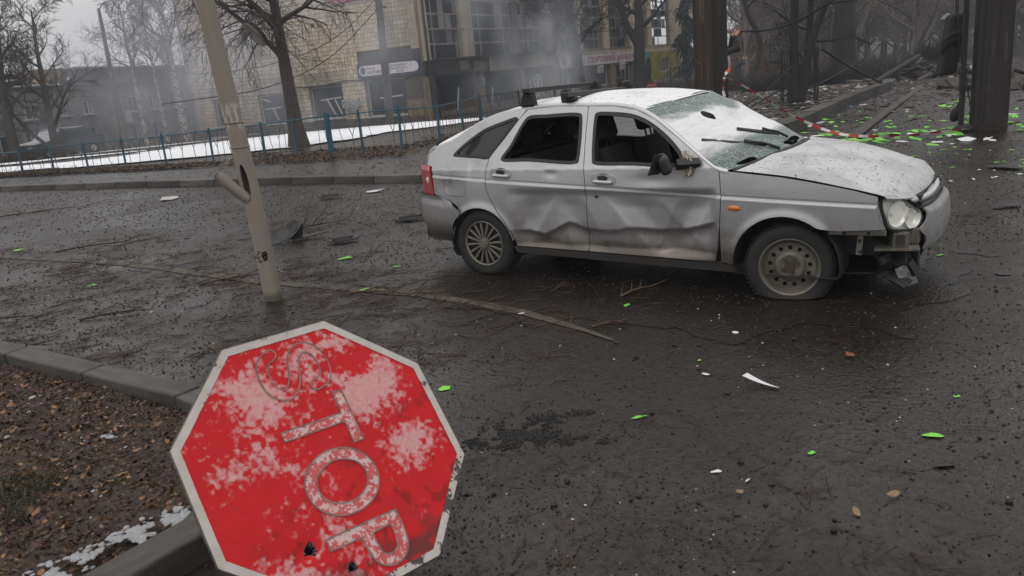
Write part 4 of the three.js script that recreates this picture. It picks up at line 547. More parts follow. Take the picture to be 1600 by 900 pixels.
// ---------- red and white barrier tape ----------
{
  const stripes = dataTex(64, 16, (u, v) => (u < 0.5 ? s8([0.42, 0.035, 0.03]) : s8([0.62, 0.60, 0.60])));
  const tm = std([1, 1, 1], 0.45, 0, { map: stripes });
  const ribbon = (pts, w, tw = 0) => { const c = new THREE.CatmullRomCurve3(pts.map((p) => V(...p))), n = 120, P = c.getSpacedPoints(n), L = c.getLength(), g = new THREE.PlaneGeometry(1, 1, n, 1), a = g.attributes.position, uv = g.attributes.uv; for (let k = 0; k <= n; k++) { const t = P[Math.min(k + 1, n)].clone().sub(P[Math.max(k - 1, 0)]).normalize(), ang = 0.5 + tw * Math.sin(k * 0.13) + 0.4 * Math.sin(k * 0.31), s = V(0, 1, 0).cross(t).normalize(), u2 = t.clone().cross(s), d = u2.multiplyScalar(-Math.cos(ang)).add(s.multiplyScalar(Math.sin(ang))).multiplyScalar(w / 2); a.setXYZ(k, P[k].x + d.x, P[k].y + d.y, P[k].z + d.z); a.setXYZ(n + 1 + k, P[k].x - d.x, P[k].y - d.y, P[k].z - d.z); uv.setXY(k, k / n * L / 0.30, 1); uv.setXY(n + 1 + k, k / n * L / 0.30, 0); } g.computeVertexNormals(); return g; };
  const t = thing('barrier_tape', 'red-and-white barrier tape sagging from the left burnt column to the right one', 'barrier tape', [3.84, 0.1, -14.36]), o = ([x, y, z]) => [x - 3.84, y - 0.1, z + 14.36];
  obj('main_run', ribbon([[3.52, 1.50, -14.2], [3.56, 1.44, -13.98], [4.27, 0.93, -13.4], [4.72, 0.56, -13.1], [5.5, 0.16, -12.95], [6.37, 0.06, -12.72], [7.1, 0.09, -12.5], [7.7, 0.10, -12.5], [8.15, 0.12, -12.46], [9.6, 0.30, -12.4], [12, 0.7, -12.6]].map(o), 0.046, 0.6), tm, t);
  obj('loose_end', ribbon([[4.12, 1.32, -14.18], [3.98, 1.20, -14.02], [3.95, 1.0, -14.03], [3.98, 0.8, -14.02], [4.05, 0.62, -14.0]].map(o), 0.05, 0.6), tm, t);
  const w = obj('white_tape', ribbon([[11.5, 0.5, -17.5], [11.2, 0.2, -16.9], [11.6, 0.08, -16.3], [12.4, 0.03, -15.9], [13.5, 0.03, -15.6]], 0.09, 0.5), std([0.62, 0.6, 0.6], 0.5, 0, { map: stripes }), scene); tag(w, 'loose length of barrier tape on the rubble beyond the right column', 'barrier tape');
}
// ---------- hanging burnt things beside the right column ----------
{
  const h = thing('hanging_signal', 'charred traffic signal hanging from a cable left of the right column', 'traffic light', [7.52, 0.95, -13.4]);
  obj('casing', (() => { const g = new RoundedBoxGeometry(0.27, 0.95, 0.24, 3, 0.06), a = g.attributes.position; for (let k = 0; k < a.count; k++) { const q = a.getY(k) / 0.475; a.setX(k, a.getX(k) * (0.8 + 0.25 * q * q) + 0.09 * q * q * q); } g.computeVertexNormals(); return g.translate(0, 0.42, 0); })(), burnt, h);
  for (const y of [0.36, 0.44]) obj('visor', new THREE.TorusGeometry(0.16, 0.055, 8, 18, PI * 1.5).applyMatrix4(M4([0.02, y, 0.05], [0.5, 0, 0.6 + y])), burnt, h);
  obj('cable', tubeGeo([[0.06, 0.9, 0], [0.02, 1.6, 0], [0.0, 3.2, 0.05], [0.3, 5.4, 0.1]], 0.012, 5), burnt, h);
  const b = thing('hanging_lamp', 'small black lamp dangling just above the paper scraps on a thin wire', 'lamp', [7.55, 0.16, -13.2]); obj('body', new THREE.SphereGeometry(0.105, 14, 10).scale(0.85, 1.25, 0.9).rotateZ(-0.4).translate(0, 0.1, 0), burnt, b); obj('socket', cyl(0.04, 0.05, 0.08, [0.05, 0.23, 0], [0, 0, -0.4], 10), burnt, b); obj('wire', tubeGeo([[0.04, 0.24, 0], [0.03, 0.6, 0], [0.0, 1.0, 0]], 0.005, 4), burnt, b);
  const w1 = obj('cable', tubeGeo([[8.5, 4.4, -16], [7.9, 3.1, -16.4], [7.2, 2.5, -16.8], [6.5, 2.05, -17.5], [6.1, 1.95, -18.2], [5.6, 2.0, -19]], 0.022, 6), burnt); tag(w1, 'thick black cable drooping across the burnt trees', 'cable');
  const w2 = obj('cable', tubeGeo([[8.35, 5, -12.4], [8.42, 2.6, -12.4], [8.30, 1.5, -12.45], [8.2, 0.9, -12.5], [8.9, 0.5, -12.6]], 0.012, 5), burnt); tag(w2, 'thin black cable hanging down the right side of the right column', 'cable');
  const w3 = obj('cable', tubeGeo([[7.35, 4.5, -13.0], [7.4, 1.6, -13.0], [7.5, 0.9, -12.9], [7.56, 0.3, -12.8]], 0.010, 5), burnt); tag(w3, 'thin black cable hanging between the hanging signal and the right column', 'cable');
}
// ---------- fence of blue posts and thin bent rods ----------
const bluePaint = std([0.06, 0.25, 0.44], 0.5, 0, { map: scaled(concMap, 2.5), bumpMap: scaled(grain, 4), bumpScale: 0.002 }), rodMat = std([0.26, 0.18, 0.09], 0.65, 0, { map: scaled(concMap, 3) }), blackIron = std([0.016, 0.016, 0.017], 0.6);
function fence(name, label, pts, post, rod, wide, railMat) {
  const R = rngOf(pts.length * 31 + 5), [bx, , bz] = pts[0], f = thing(name, label, 'fence', [bx, pts[0][1], bz]), lo = (p) => [p[0] - bx, p[1] - pts[0][1], p[2] - bz];
  pts.forEach((p, i) => { const [x, y, z, h] = p, q = lo(p), w = wide.includes(i) ? 0.13 : 0.045; if (w > 0.1) { for (const d of [-0.04, 0.0, 0.045]) obj('post', box(0.042, h + 0.12 - Math.abs(d), 0.05, [q[0] + d, q[1] + h / 2, q[2]], [0, 0, 0], 0.006), post, f); } else obj('post', box(w, h + 0.10, w, [q[0], q[1] + h / 2, q[2]], [0.03 * (R() - 0.5), R(), 0.07 * (R() - 0.6)], 0.006), post, f);
    if (i === pts.length - 1) return; const b = pts[i + 1], t = lo(b), A = (s, k) => [lerp(q[0], t[0], s), lerp(q[1], t[1], s) + lerp(h, b[3], s) * k, lerp(q[2], t[2], s)], L = Math.hypot(t[0] - q[0], t[2] - q[2]);
    obj('rail', between(A(0, 0.98), A(1, 0.98), 0.022), railMat ?? post, f);
    const n = Math.max(2, Math.round(L / 0.34)), wob = () => 0.05 * (R() - 0.5);
    for (let k = 0; k < n; k++) { const s0 = k / n, s1 = (k + 1) / n, sm = (s0 + s1) / 2, md = 0.42 + 0.12 * R(); if (R() < 0.07) continue; const m = A(sm + wob(), md); if (R() < 0.6) { obj('rod', between(A(s0 + 0.02, 0.97), m, 0.011), rod, f); obj('rod', between(A(s1 - 0.02, 0.97), m, 0.011), rod, f); obj('rod', between(m, A(sm + wob(), 0.0), 0.011), rod, f); } else { obj('rod', between(A(s0 + 0.03, 0.02), A(s0 + 0.06 + wob(), 0.97), 0.011), rod, f); obj('rod', between(A(s1 - wob(), 0.02), A(sm, 0.97), 0.011), rod, f); } }
  });
  return f;
}
{
  const F = [[-14.6, 0.12, -22.9, 0.64], [-12.86, 0.12, -21.92, 0.64], [-12.0, 0.12, -21.9, 0.70], [-10.87, 0.12, -21.48, 0.70], [-9.78, 0.12, -21.29, 0.71], [-8.48, 0.12, -20.7, 0.74], [-7.1, 0.12, -20.2, 0.79], [-5.64, 0.12, -19.6, 0.83], [-4.74, 0.12, -19.1, 0.87], [-3.81, 0.12, -18.5, 0.93], [-3.04, 0.12, -18.2, 0.93], [-2.1, 0.12, -17.77, 0.95]];
  fence('rod_fence', 'low fence of blue posts and bent rusty rods along the snowy verge', F, bluePaint, rodMat, [9], bluePaint);
  fence('rod_fence', 'short stretch of blue and rusty fence running back behind the car tail', [[-2.1, 0.12, -17.77, 0.95], [-1.37, 0.12, -19.4, 0.86], [-0.9, 0.1, -22, 0.86], [-0.45, 0.08, -25, 0.86]], bluePaint, rodMat, [3], bluePaint);
  fence('black_fence', 'dark iron fence glimpsed beyond the roof bars', [[-0.45, 0.08, -25, 0.88], [0.8, 0.04, -26.2, 0.9], [2.07, -0.02, -27.5, 0.92], [3.3, -0.05, -28.3, 0.86], [4.4, -0.08, -29.1, 0.86], [5.52, -0.11, -30, 0.84]], blackIron, blackIron, [], blackIron);
  fence('black_fence', 'low dark iron fence in front of the yellow house', [[6.1, -0.12, -31, 0.7], [7.4, -0.25, -34, 1.3], [8.0, -0.25, -34, 1.0], [8.6, -0.28, -34.5, 1.3], [9.4, -0.28, -34.6, 1.0]], blackIron, blackIron, [], blackIron);
}
{ // red cylinder beyond the fence
  const b = thing('gas_cylinder', 'red gas cylinder standing beyond the dark fence above the car roof', 'gas cylinder', [5.9, -0.12, -30.4]); const red = std([0.32, 0.02, 0.02], 0.5, 0, { map: scaled(concMap, 2) });
  obj('tank', new THREE.LatheGeometry([[0, 0], [0.18, 0.0], [0.2, 0.04], [0.2, 0.62], [0.17, 0.72], [0.07, 0.77], [0, 0.78]].map((p) => new THREE.Vector2(...p)), 24), red, b); obj('collar', cyl(0.10, 0.10, 0.09, [0, 0.81, 0], [0, 0, 0], 16), red, b);
}
// burnt grille of bars round the twin trunk
{ const c = thing('burnt_railing', 'charred tree guard of thin vertical bars round the twin trunk', 'tree guard', [7.95, 0.1, -21.2]); const R = rngOf(44);
  for (let k = 0; k < 16; k++) { const a = k / 16 * 2 * PI, x = 0.48 * Math.cos(a), z = 0.34 * Math.sin(a); obj('bar', tubeGeo([[x, 0, z], [x + 0.05 * (R() - 0.5), 0.5, z], [x + 0.06 * (R() - 0.5), 1.0, z], [x * 1.02, 1.36 + 0.08 * R(), z]], k % 5 === 0 ? 0.022 : 0.011, 5, 6), blackIron, c); }
  for (const y of [0.22, 1.33]) obj('hoop', new THREE.TorusGeometry(0.41, 0.014, 5, 32).rotateX(PI / 2).scale(1.17, 1, 0.83).translate(0, y, 0), blackIron, c); }
// park lantern far right
{ const l = thing('park_lantern', 'old park lantern on a short blue post beyond the burnt bush', 'lantern', [23.3, -0.56, -42]); obj('post', cyl(0.10, 0.14, 2.0, [0, 1.0, 0]), std([0.05, 0.10, 0.14], 0.6), l); obj('lamp_glass', cyl(0.24, 0.16, 0.55, [0, 2.3, 0], [0, 0, 0], 8), std([0.16, 0.11, 0.05], 0.5), l); obj('lamp_cap', new THREE.ConeGeometry(0.36, 0.32, 8).translate(0, 2.73, 0), std([0.12, 0.13, 0.15], 0.6), l); obj('finial', new THREE.SphereGeometry(0.06, 8, 6).translate(0, 2.94, 0), blackIron, l); }
// ---------- people ----------
function person(name, label, pos, turn, J, jacket, trousers) {
  const p = thing(name, label, 'person', pos, turn), skin = std([0.42, 0.25, 0.18], 0.6), hair = std([0.018, 0.014, 0.012], 0.8);
  const field = (bones, lo, hi, res, k) => { const mc = new MarchingCubes(res, skin, false, false, 60000), s = hi.map((h, i) => h - lo[i]), S = Math.max(...s); mc.isolation = 0; const f = mc.field; for (let z = 0; z < res; z++) for (let y = 0; y < res; y++) for (let x = 0; x < res; x++) { const P = [lo[0] + x / res * S, lo[1] + y / res * S, lo[2] + z / res * S]; let acc = 0; for (const [a, b, ra, rb] of bones) { const ab = [b[0] - a[0], b[1] - a[1], b[2] - a[2]], l2 = ab[0] ** 2 + ab[1] ** 2 + ab[2] ** 2 + 1e-9, t = clamp(((P[0] - a[0]) * ab[0] + (P[1] - a[1]) * ab[1] + (P[2] - a[2]) * ab[2]) / l2, 0, 1), d = Math.hypot(P[0] - a[0] - ab[0] * t, P[1] - a[1] - ab[1] * t, P[2] - a[2] - ab[2] * t) - lerp(ra, rb, t); acc += Math.exp(-d / k); } f[z * res * res + y * res + x] = k * Math.log(acc + 1e-30); } mc.update(); const n = mc.count, g = new THREE.BufferGeometry(); const src = mc.positionArray, pa = new Float32Array(n * 3); for (let i = 0; i < n; i++) for (let c = 0; c < 3; c++) pa[i * 3 + c] = lo[c] + (src[i * 3 + c] + 1) / 2 * S; g.setAttribute('position', new THREE.BufferAttribute(pa, 3)); g.setAttribute('normal', new THREE.BufferAttribute(mc.normalArray.slice(0, n * 3), 3)); const m2 = mergeVertices(g, 1e-4); m2.deleteAttribute('normal'); m2.computeVertexNormals(); return m2; };
  const { head, neck, chest, hip, sh, el, wr, kn, an } = J, bones = [[neck, chest, 0.06, 0.15], [chest, hip, 0.155, 0.15], [[chest[0], chest[1] + 0.1, -0.14], [chest[0], chest[1] + 0.1, 0.14], 0.085, 0.085], [[hip[0], hip[1], -0.09], [hip[0], hip[1], 0.09], 0.125, 0.125], [neck, head, 0.05, 0.06]];
  for (const s of [0, 1]) { bones.push([sh[s], el[s], 0.068, 0.055], [el[s], wr[s], 0.055, 0.04], [[hip[0], hip[1] - 0.05, s ? 0.1 : -0.1], kn[s], 0.10, 0.07], [kn[s], an[s], 0.068, 0.048], [an[s], [an[s][0] + 0.16, 0.045, an[s][2]], 0.05, 0.04]); }
  const body = obj('body', field(bones, [-0.6, -0.05, -0.95], [1.3, 1.95, 0.95], 80, 0.022), jacket, p);
  obj('trousers', field(bones.filter((_, i) => i > 4 && ((i - 5) % 5 === 2 || (i - 5) % 5 === 3)).concat([[[hip[0], hip[1] - 0.05, -0.08], [hip[0], hip[1] - 0.05, 0.08], 0.13, 0.13]]).map(([a, b, r, q]) => [a, b, r + 0.008, q + 0.012]), [-0.5, 0.03, -0.7], [0.9, 1.43, 0.7], 64, 0.015), trousers, p);
  const hg = new THREE.SphereGeometry(1, 20, 16), a = hg.attributes.position; for (let k = 0; k < a.count; k++) { const x = a.getX(k), y = a.getY(k), z = a.getZ(k); let r = 1; if (x > 0.5) r += 0.06 * Math.exp(-((y / 0.3) ** 2) - (z / 0.25) ** 2) * 2.2 - 0.05 * Math.exp(-(((y - 0.25) / 0.15) ** 2)); if (y < -0.3) r *= 0.96; a.setXYZ(k, x * 0.098 * r, y * 0.122, z * 0.078 * (y < -0.2 ? 0.86 : 1)); } hg.computeVertexNormals();
  const hd = obj('head', hg.translate(head[0] + 0.02, head[1] + 0.06, head[2]), skin, p); obj('hair', new THREE.SphereGeometry(0.106, 16, 10, 0, 2 * PI, 0, 1.75).scale(1, 1.18, 0.86).rotateZ(0.35).translate(head[0], head[1] + 0.072, head[2]), hair, hd);
  for (const s of [-1, 1]) { obj('ear', new THREE.SphereGeometry(0.022, 8, 6).scale(0.7, 1.2, 0.5).translate(head[0] + 0.005, head[1] + 0.055, head[2] + s * 0.078), skin, hd); obj('eye', new THREE.SphereGeometry(0.010, 8, 6).translate(head[0] + 0.107, head[1] + 0.075, head[2] + s * 0.032), hair, hd); }
  for (const s of [0, 1]) { const w = wr[s], z1 = s ? 1 : -1, hb = [[w, [w[0] + 0.05, w[1] + 0.06, w[2]], 0.028, 0.034]]; for (let q = 0; q < 4; q++) { const o = (q - 1.5) * 0.019, l = [0.8, 1, 0.95, 0.75][q], k0 = [w[0] + 0.06, w[1] + 0.085 + o, w[2]], k1 = [k0[0] + 0.035 * l, k0[1] + 0.016, w[2] - z1 * 0.012], k2 = [k1[0] + 0.012 * l, k1[1] + 0.004, w[2] - z1 * 0.042]; hb.push([k0, k1, 0.0095, 0.0088], [k1, k2, 0.0088, 0.0075]); } hb.push([[w[0] + 0.03, w[1] + 0.07, w[2]], [w[0] + 0.025, w[1] + 0.115, w[2] - z1 * 0.02], 0.011, 0.0095], [[w[0] + 0.025, w[1] + 0.115, w[2] - z1 * 0.02], [w[0] + 0.04, w[1] + 0.14, w[2] - z1 * 0.035], 0.0095, 0.008]); obj('hand', field(hb, [w[0] - 0.06, w[1] - 0.05, w[2] - 0.13], [w[0] + 0.2, w[1] + 0.21, w[2] + 0.13], 64, 0.004), skin, p); }
  return p;
}
{
  const J1 = { head: [0.02, 1.55, 0], neck: [0, 1.47, 0], chest: [0, 1.25, 0], hip: [0, 0.92, 0], sh: [[0.02, 1.42, -0.20], [0.02, 1.42, 0.20]], el: [[0.24, 1.36, -0.24], [0.24, 1.36, 0.24]], wr: [[0.36, 1.58, -0.12], [0.36, 1.58, 0.12]], kn: [[0.03, 0.5, -0.11], [0.02, 0.5, 0.12]], an: [[0, 0.09, -0.12], [-0.02, 0.09, 0.14]] };
  const p = person('person', 'person in a dark jacket raising a phone, far behind between the trees', [13.2, -0.62, -44], 0.25, J1, std([0.022, 0.026, 0.036], 0.9), std([0.02, 0.024, 0.034], 0.9));
  const ph = obj('phone', box(0.012, 0.08, 0.16, [0, 0, 0], [0, 0, 0], 0.005), blackIron); ph.position.set(13.2 + 0.43, -0.62 + 1.68, -44 - 0.11); ph.rotation.y = 0.25; tag(ph, 'black phone held up by the distant person between the trees', 'phone');
  const J2 = { head: [0.02, 1.56, 0], neck: [0, 1.48, 0], chest: [0, 1.26, 0], hip: [0, 0.93, 0], sh: [[0.02, 1.44, -0.20], [0.02, 1.44, 0.20]], el: [[0.30, 1.50, -0.16], [0.30, 1.50, 0.18]], wr: [[0.30, 1.74, -0.09], [0.30, 1.74, 0.09]], kn: [[0.04, 0.5, -0.11], [0.0, 0.5, 0.12]], an: [[0.02, 0.09, -0.12], [-0.04, 0.09, 0.14]] };
  person('person', 'person mostly hidden by the left burnt column, raising a phone beside it', [4.70, 0.12, -16.9], 0.1, J2, std([0.016, 0.016, 0.018], 0.9), std([0.02, 0.02, 0.022], 0.9));
  const ph2 = obj('phone', box(0.012, 0.085, 0.16, [0, 0, 0], [0, 0, 0], 0.005), blackIron); ph2.position.set(4.70 + 0.385, 0.12 + 1.85, -16.9 - 0.035); ph2.rotation.y = 0.1; tag(ph2, 'phone held up beside the left burnt column', 'phone');
}
// ---------- buildings ----------
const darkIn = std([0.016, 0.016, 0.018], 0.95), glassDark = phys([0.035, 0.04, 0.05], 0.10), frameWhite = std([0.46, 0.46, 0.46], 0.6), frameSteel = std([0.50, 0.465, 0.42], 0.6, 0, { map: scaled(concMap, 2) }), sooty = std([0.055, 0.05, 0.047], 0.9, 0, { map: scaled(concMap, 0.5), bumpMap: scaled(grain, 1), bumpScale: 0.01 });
const plaster = (c, soot) => std([1, 1, 1], 0.9, 0, { map: dataTex(1024, 512, (u, v) => { const x = u * 56, y = v * 12, n = fbm(x * 0.7, y * 0.5, 301, 5), g = fbm(x * 6, y * 3, 303, 3); let k = mix3(c, [c[0] * 0.72, c[1] * 0.70, c[2] * 0.67], n); k = mix3(k, [0.03, 0.029, 0.028], clamp(soot(x, y) * (0.45 + 1.0 * n), 0, 0.93)); const st = smoothstep(fbm(x * 4, y * 0.4, 305, 3), 0.58, 0.75); return s8(mix3(k, [0.06, 0.055, 0.05], 0.3 * st + 0.08 * g)); }, true, false), bumpMap: scaled(grain, 14), bumpScale: 0.006 });
const planarUV = (g) => { const p = g.attributes.position, n = g.attributes.normal, uv = g.attributes.uv; for (let k = 0; k < p.count; k++) uv.setXY(k, (Math.abs(n.getX(k)) > 0.7 ? p.getX(k) + p.getZ(k) : p.getX(k)) / 56, p.getY(k) / 12); return g; };
function windowUnit(parent, mtx, x0, x1, y0, y1, nx, ny, o = {}) { // frame with panes, set back in its opening
  const { mat = frameWhite, depth = 0.22, bar = 0.06, keep = 0.8, seed = 1, sill = true, pane = glassDark, lean = 0, name = 'window' } = o, R = rngOf(seed), g = [], dz = -depth, ap = (q) => q.applyMatrix4(mtx);
  for (let i = 0; i <= nx; i++) { const x = lerp(x0 + bar / 2, x1 - bar / 2, i / nx); if (i % nx && R() > keep + 0.12) continue; g.push(ap(box(bar, y1 - y0, 0.05, [x, (y0 + y1) / 2, dz], [0, 0, (i % nx ? 1 : 0) * (R() - 0.5) * lean]))); }
  for (let j = 0; j <= ny; j++) g.push(ap(box(x1 - x0 - 0.002, bar * 0.9, 0.048, [(x0 + x1) / 2, lerp(y0 + bar / 2, y1 - bar / 2, j / ny), dz + 0.004])));
  if (sill) g.push(ap(box(x1 - x0 + 0.2, 0.05, 0.24, [(x0 + x1) / 2, y0 - 0.03, 0.05])));
  const w = obj(name, g, mat, parent);
  for (let j = 0; j < ny; j++) for (let i = 0; i < nx; i++) if (R() < keep) obj('pane', ap(box((x1 - x0) / nx - bar, (y1 - y0) / ny - bar, 0.008, [lerp(x0, x1, (i + 0.5) / nx), lerp(y0, y1, (j + 0.5) / ny), dz])), Array.isArray(pane) ? pane[Math.floor(R() * pane.length)] : pane, w);
  return w;
}
{
  const b = thing('burnt_shop_building', 'burnt three-storey shop building with tiled end wall and rows of shattered windows', 'building', [-3.832, -0.83, -45.84], 61 * PI / 180);
  const I = new THREE.Matrix4(), mB = new THREE.Matrix4().makeBasis(V(0, 0, 1), V(0, 1, 0), V(-1, 0, 0));
  const sootA = (x, y) => 0.75 * Math.exp(-(((x - 11.5) / 5.0) ** 2)) * smoothstep(y, 1.0, 4) + 0.3 * smoothstep(y, 1.6, 2.6) * Math.exp(-(((x - 9) / 9) ** 2)) + 0.25 * Math.exp(-(((x - 20) / 6) ** 2)) + 0.05;
  const plA = plaster([0.56, 0.47, 0.34], sootA), H = 11;
  // columns between the window bays
  const cols = [[0, 1.15], [4.75, 6.15], [11.45, 12.35], [16.55, 17.75], [22.4, 23.5], [28.1, 29.5], [34.6, 36.2], [40.0, 41.2], [47.5, 56]];
  for (const [x0, x1] of cols) obj('column', planarUV(box(x1 - x0, H - 3.35, 0.5, [(x0 + x1) / 2, (H + 3.35) / 2, -0.25])), plA, b);
  for (let k = 0; k < cols.length - 1; k++) {
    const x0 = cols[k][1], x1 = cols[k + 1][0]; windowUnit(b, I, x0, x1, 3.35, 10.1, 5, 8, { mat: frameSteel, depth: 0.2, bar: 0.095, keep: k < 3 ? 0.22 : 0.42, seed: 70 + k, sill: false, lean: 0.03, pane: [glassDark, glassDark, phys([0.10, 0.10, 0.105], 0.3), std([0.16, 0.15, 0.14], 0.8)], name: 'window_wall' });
    for (let j = 0; j < 8; j += 2) obj('ledge', box(x1 - x0 + 0.7, 0.045, 0.12, [(x0 + x1) / 2, 3.36 + j * 0.844 + 0.02, 0.04]), frameSteel, b); }
  obj('parapet', planarUV(box(56, 0.9, 0.5, [28, 10.56, -0.25])), plA, b);
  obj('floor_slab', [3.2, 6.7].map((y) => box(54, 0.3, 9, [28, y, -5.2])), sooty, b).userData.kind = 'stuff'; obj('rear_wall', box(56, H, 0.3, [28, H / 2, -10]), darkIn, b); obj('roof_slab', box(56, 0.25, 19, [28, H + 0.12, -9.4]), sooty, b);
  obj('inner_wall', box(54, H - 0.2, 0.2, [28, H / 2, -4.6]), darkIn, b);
  // fascia over the ground floor
  obj('fascia', planarUV(box(6.2, 0.85, 0.55, [4.4, 2.92, -0.10])), sooty, b); obj('fascia', planarUV(box(10.2, 0.9, 0.5, [12.65, 2.90, -0.10])), plA, b);
  obj('fascia', planarUV(box(30.2, 0.55, 0.4, [32.9, 3.06, -0.2])), plA, b); obj('cornice', [box(7.4, 0.08, 0.85, [4.9, 3.39, 0.02]), box(9, 0.08, 0.7, [13.2, 3.40, -0.03])], sooty, b);
  const broken = obj('broken_panel', [box(1.1, 0.55, 0.06, [4.3, 2.95, 0.21], [0, 0, 0.03]), box(1.6, 0.62, 0.06, [6.2, 2.80, 0.22], [0, 0, -0.05])], std([0.30, 0.27, 0.22], 0.9, 0, { map: scaled(concMap, 0.7) }), b); broken.userData.kind = 'stuff';
  // ground floor piers and what is left of the shop fronts
  const pier = std([0.40, 0.30, 0.17], 0.85, 0, { map: scaled(concMap, 0.6) });
  const piers = [[0.0, 0.5], [6.15, 6.75], [11.85, 12.5], [17.1, 18.2], [23.0, 23.6], [28.9, 30.3], [34.7, 35.7]]; for (const [x0, x1] of piers) obj('pier', box(x1 - x0, 2.48, 0.55, [(x0 + x1) / 2, 1.24, -0.15], [0, 0, 0], 0.02), pier, b);
  obj('side_pier', box(0.9, 2.5, 0.4, [1.0, 1.25, -0.3]), sooty, b);
  for (const [x0, x1, s] of [[18.3, 22.9, 1], [23.7, 28.8, 2], [30.4, 34.6, 3]]) { windowUnit(b, I, x0, x1, 0.35, 2.0, 4, 1, { depth: 0.25, bar: 0.07, keep: 0.35, seed: 50 + s, lean: 0.35, sill: false }); obj('stall_riser', box(x1 - x0, 0.35, 0.3, [(x0 + x1) / 2, 0.175, -0.2]), pier, b); }
  for (const [x0, x1] of [[6.9, 11.7], [12.6, 17.0]]) { obj('rubble_sill', planarUV(box(x1 - x0, 0.45, 0.3, [(x0 + x1) / 2, 0.22, -0.2])), std([0.26, 0.22, 0.16], 0.9, 0, { map: scaled(concMap, 0.8) }), b); }
  const R = rngOf(71); for (let k = 0; k < 7; k++) { const x = [3.4, 7.6, 13.4, 13.9, 14.5, 15.0, 14.3][k], t = (R() - 0.5) * 0.7; obj('broken_frame', between([x, 0.4, -0.05 + 0.2 * R()], [x + t, 1.4 + 0.5 * R(), 0.1], 0.06), frameWhite, b); } obj('broken_frame', [between([13.9, 1.95, 0.15], [14.9, 1.75, 0.15], 0.06)], frameWhite, b);
  obj('blue_plate', [box(0.4, 0.5, 0.05, [6.55, 1.9, 0.15])], std([0.10, 0.2, 0.28], 0.6), b);  // plain blue plate on the pier face
  // second sign
  const emblem = (g, x, y, r) => { g.fillStyle = '#27406e'; g.beginPath(); g.ellipse(x, y, r * 0.8, r, 0, 0, 7); g.fill(); g.strokeStyle = '#8fa3c4'; g.lineWidth = r * 0.14; g.beginPath(); g.ellipse(x + r * 0.1, y, r * 0.28, r * 0.75, 0.3, 0, 7); g.stroke(); };
  const soil2 = (g, w, h, s, n, a) => { const Q = rngOf(s); for (let k = 0; k < n; k++) { g.fillStyle = `rgba(${40 + 60 * Q()},${38 + 50 * Q()},${36 + 50 * Q()},${a * Q()})`; g.beginPath(); g.ellipse(Q() * w, Q() * h, 4 + 40 * Q(), 3 + 14 * Q(), Q() * 3, 0, 7); g.fill(); } };
  const s2 = canvasTex(2048, 140, (g, w, h) => { g.fillStyle = '#b3aeb0'; g.fillRect(0, 0, w, h); g.fillStyle = '#efeded'; g.beginPath(); g.roundRect(8, 8, w - 16, h - 16, 50); g.fill(); emblem(g, 90, 70, 52); g.fillStyle = '#b02c3a'; g.font = 'bold 54px sans-serif'; g.fillText('Інтер', 170, 62); g.fillStyle = '#3b4058'; g.font = 'bold 54px sans-serif'; g.fillText('АТЛЕТИКА', 170, 118, 330); g.fillStyle = '#a32434'; g.font = 'bold 112px sans-serif'; g.fillText('СПОРТИВНИЙ МАГАЗИН', 640, 110, 1330); soil2(g, w, h, 5, 260, 0.22); });
  const sg2 = obj('shop_sign', box(17.4, 0.95, 0.16, [26.95, 2.55, 0.10], [0, 0, -0.006], 0.02), frameSteel, b); obj('sign_face', new THREE.PlaneGeometry(17.3, 0.88).translate(26.95, 2.55, 0.186), std([0.62, 0.6, 0.6], 0.6, 0, { map: s2 }), sg2);
  for (const [x, y] of [[26.2, 1.72], [31.6, 1.78]]) { const ac = obj('air_conditioner', box(0.8, 0.55, 0.3, [x, y, 0.25], [0, 0, 0.05], 0.03), std([0.42, 0.41, 0.40], 0.6), b); obj('fan_grille', new THREE.TorusGeometry(0.18, 0.025, 6, 20).translate(x - 0.12, y, 0.41), darkIn, ac); }
  // teal panel, then the yellow annexe stretch
  obj('teal_panel', [box(2.6, 0.85, 0.12, [38.6, 2.45, 0.05])], std([0.07, 0.24, 0.22], 0.7), b); obj('poster_panel', box(0.8, 0.8, 0.1, [37.5, 2.45, 0.075]), std([0.5, 0.3, 0.16], 0.7), b);
  const yl = std([0.66, 0.60, 0.03], 0.85, 0, { map: scaled(concMap, 0.3), bumpMap: scaled(grain, 1), bumpScale: 0.004 }); const yw = new THREE.Shape([[36.2, 0], [56, 0], [56, 2.78], [40.0, 2.78], [40, 2.0], [36.2, 2.0]].map((p) => new THREE.Vector2(...p))); for (const [x0, x1, y0, y1] of [[43.4, 46.0, 0.75, 2.1], [37.2, 38.4, 0.1, 1.9], [50.6, 53.2, 0.3, 1.7]]) yw.holes.push(new THREE.Path([[x0, y0], [x0, y1], [x1, y1], [x1, y0]].map((p) => new THREE.Vector2(...p))));
  obj('yellow_wall', new THREE.ExtrudeGeometry(yw, { depth: 0.35, bevelEnabled: false }).translate(0, 0, -0.2), yl, b); windowUnit(b, I, 43.4, 46.0, 0.75, 2.1, 3, 1, { seed: 91, depth: 0.0, pane: glassDark }); windowUnit(b, I, 50.6, 53.2, 0.3, 1.7, 3, 1, { seed: 92, depth: 0.0 }); windowUnit(b, I, 37.2, 38.4, 0.1, 1.9, 2, 1, { seed: 93, depth: 0, mat: frameSteel });
  // ----- tiled end wall -----
  const holesB = [[5.7, 8.26, 0.62, 2.48], [10.24, 12.52, 0.55, 2.30], [14.3, 16.5, 0.6, 2.19], [1.2, 4.0, 0.55, 2.57]], WB = 18.3;
  const shp = new THREE.Shape([[0, 0], [-WB, 0], [-WB, H], [0, H]].map((p) => new THREE.Vector2(...p))); for (const [a, c, d, e] of holesB) shp.holes.push(new THREE.Path([[-a, d], [-a, e], [-c, e], [-c, d]].map((p) => new THREE.Vector2(...p))));
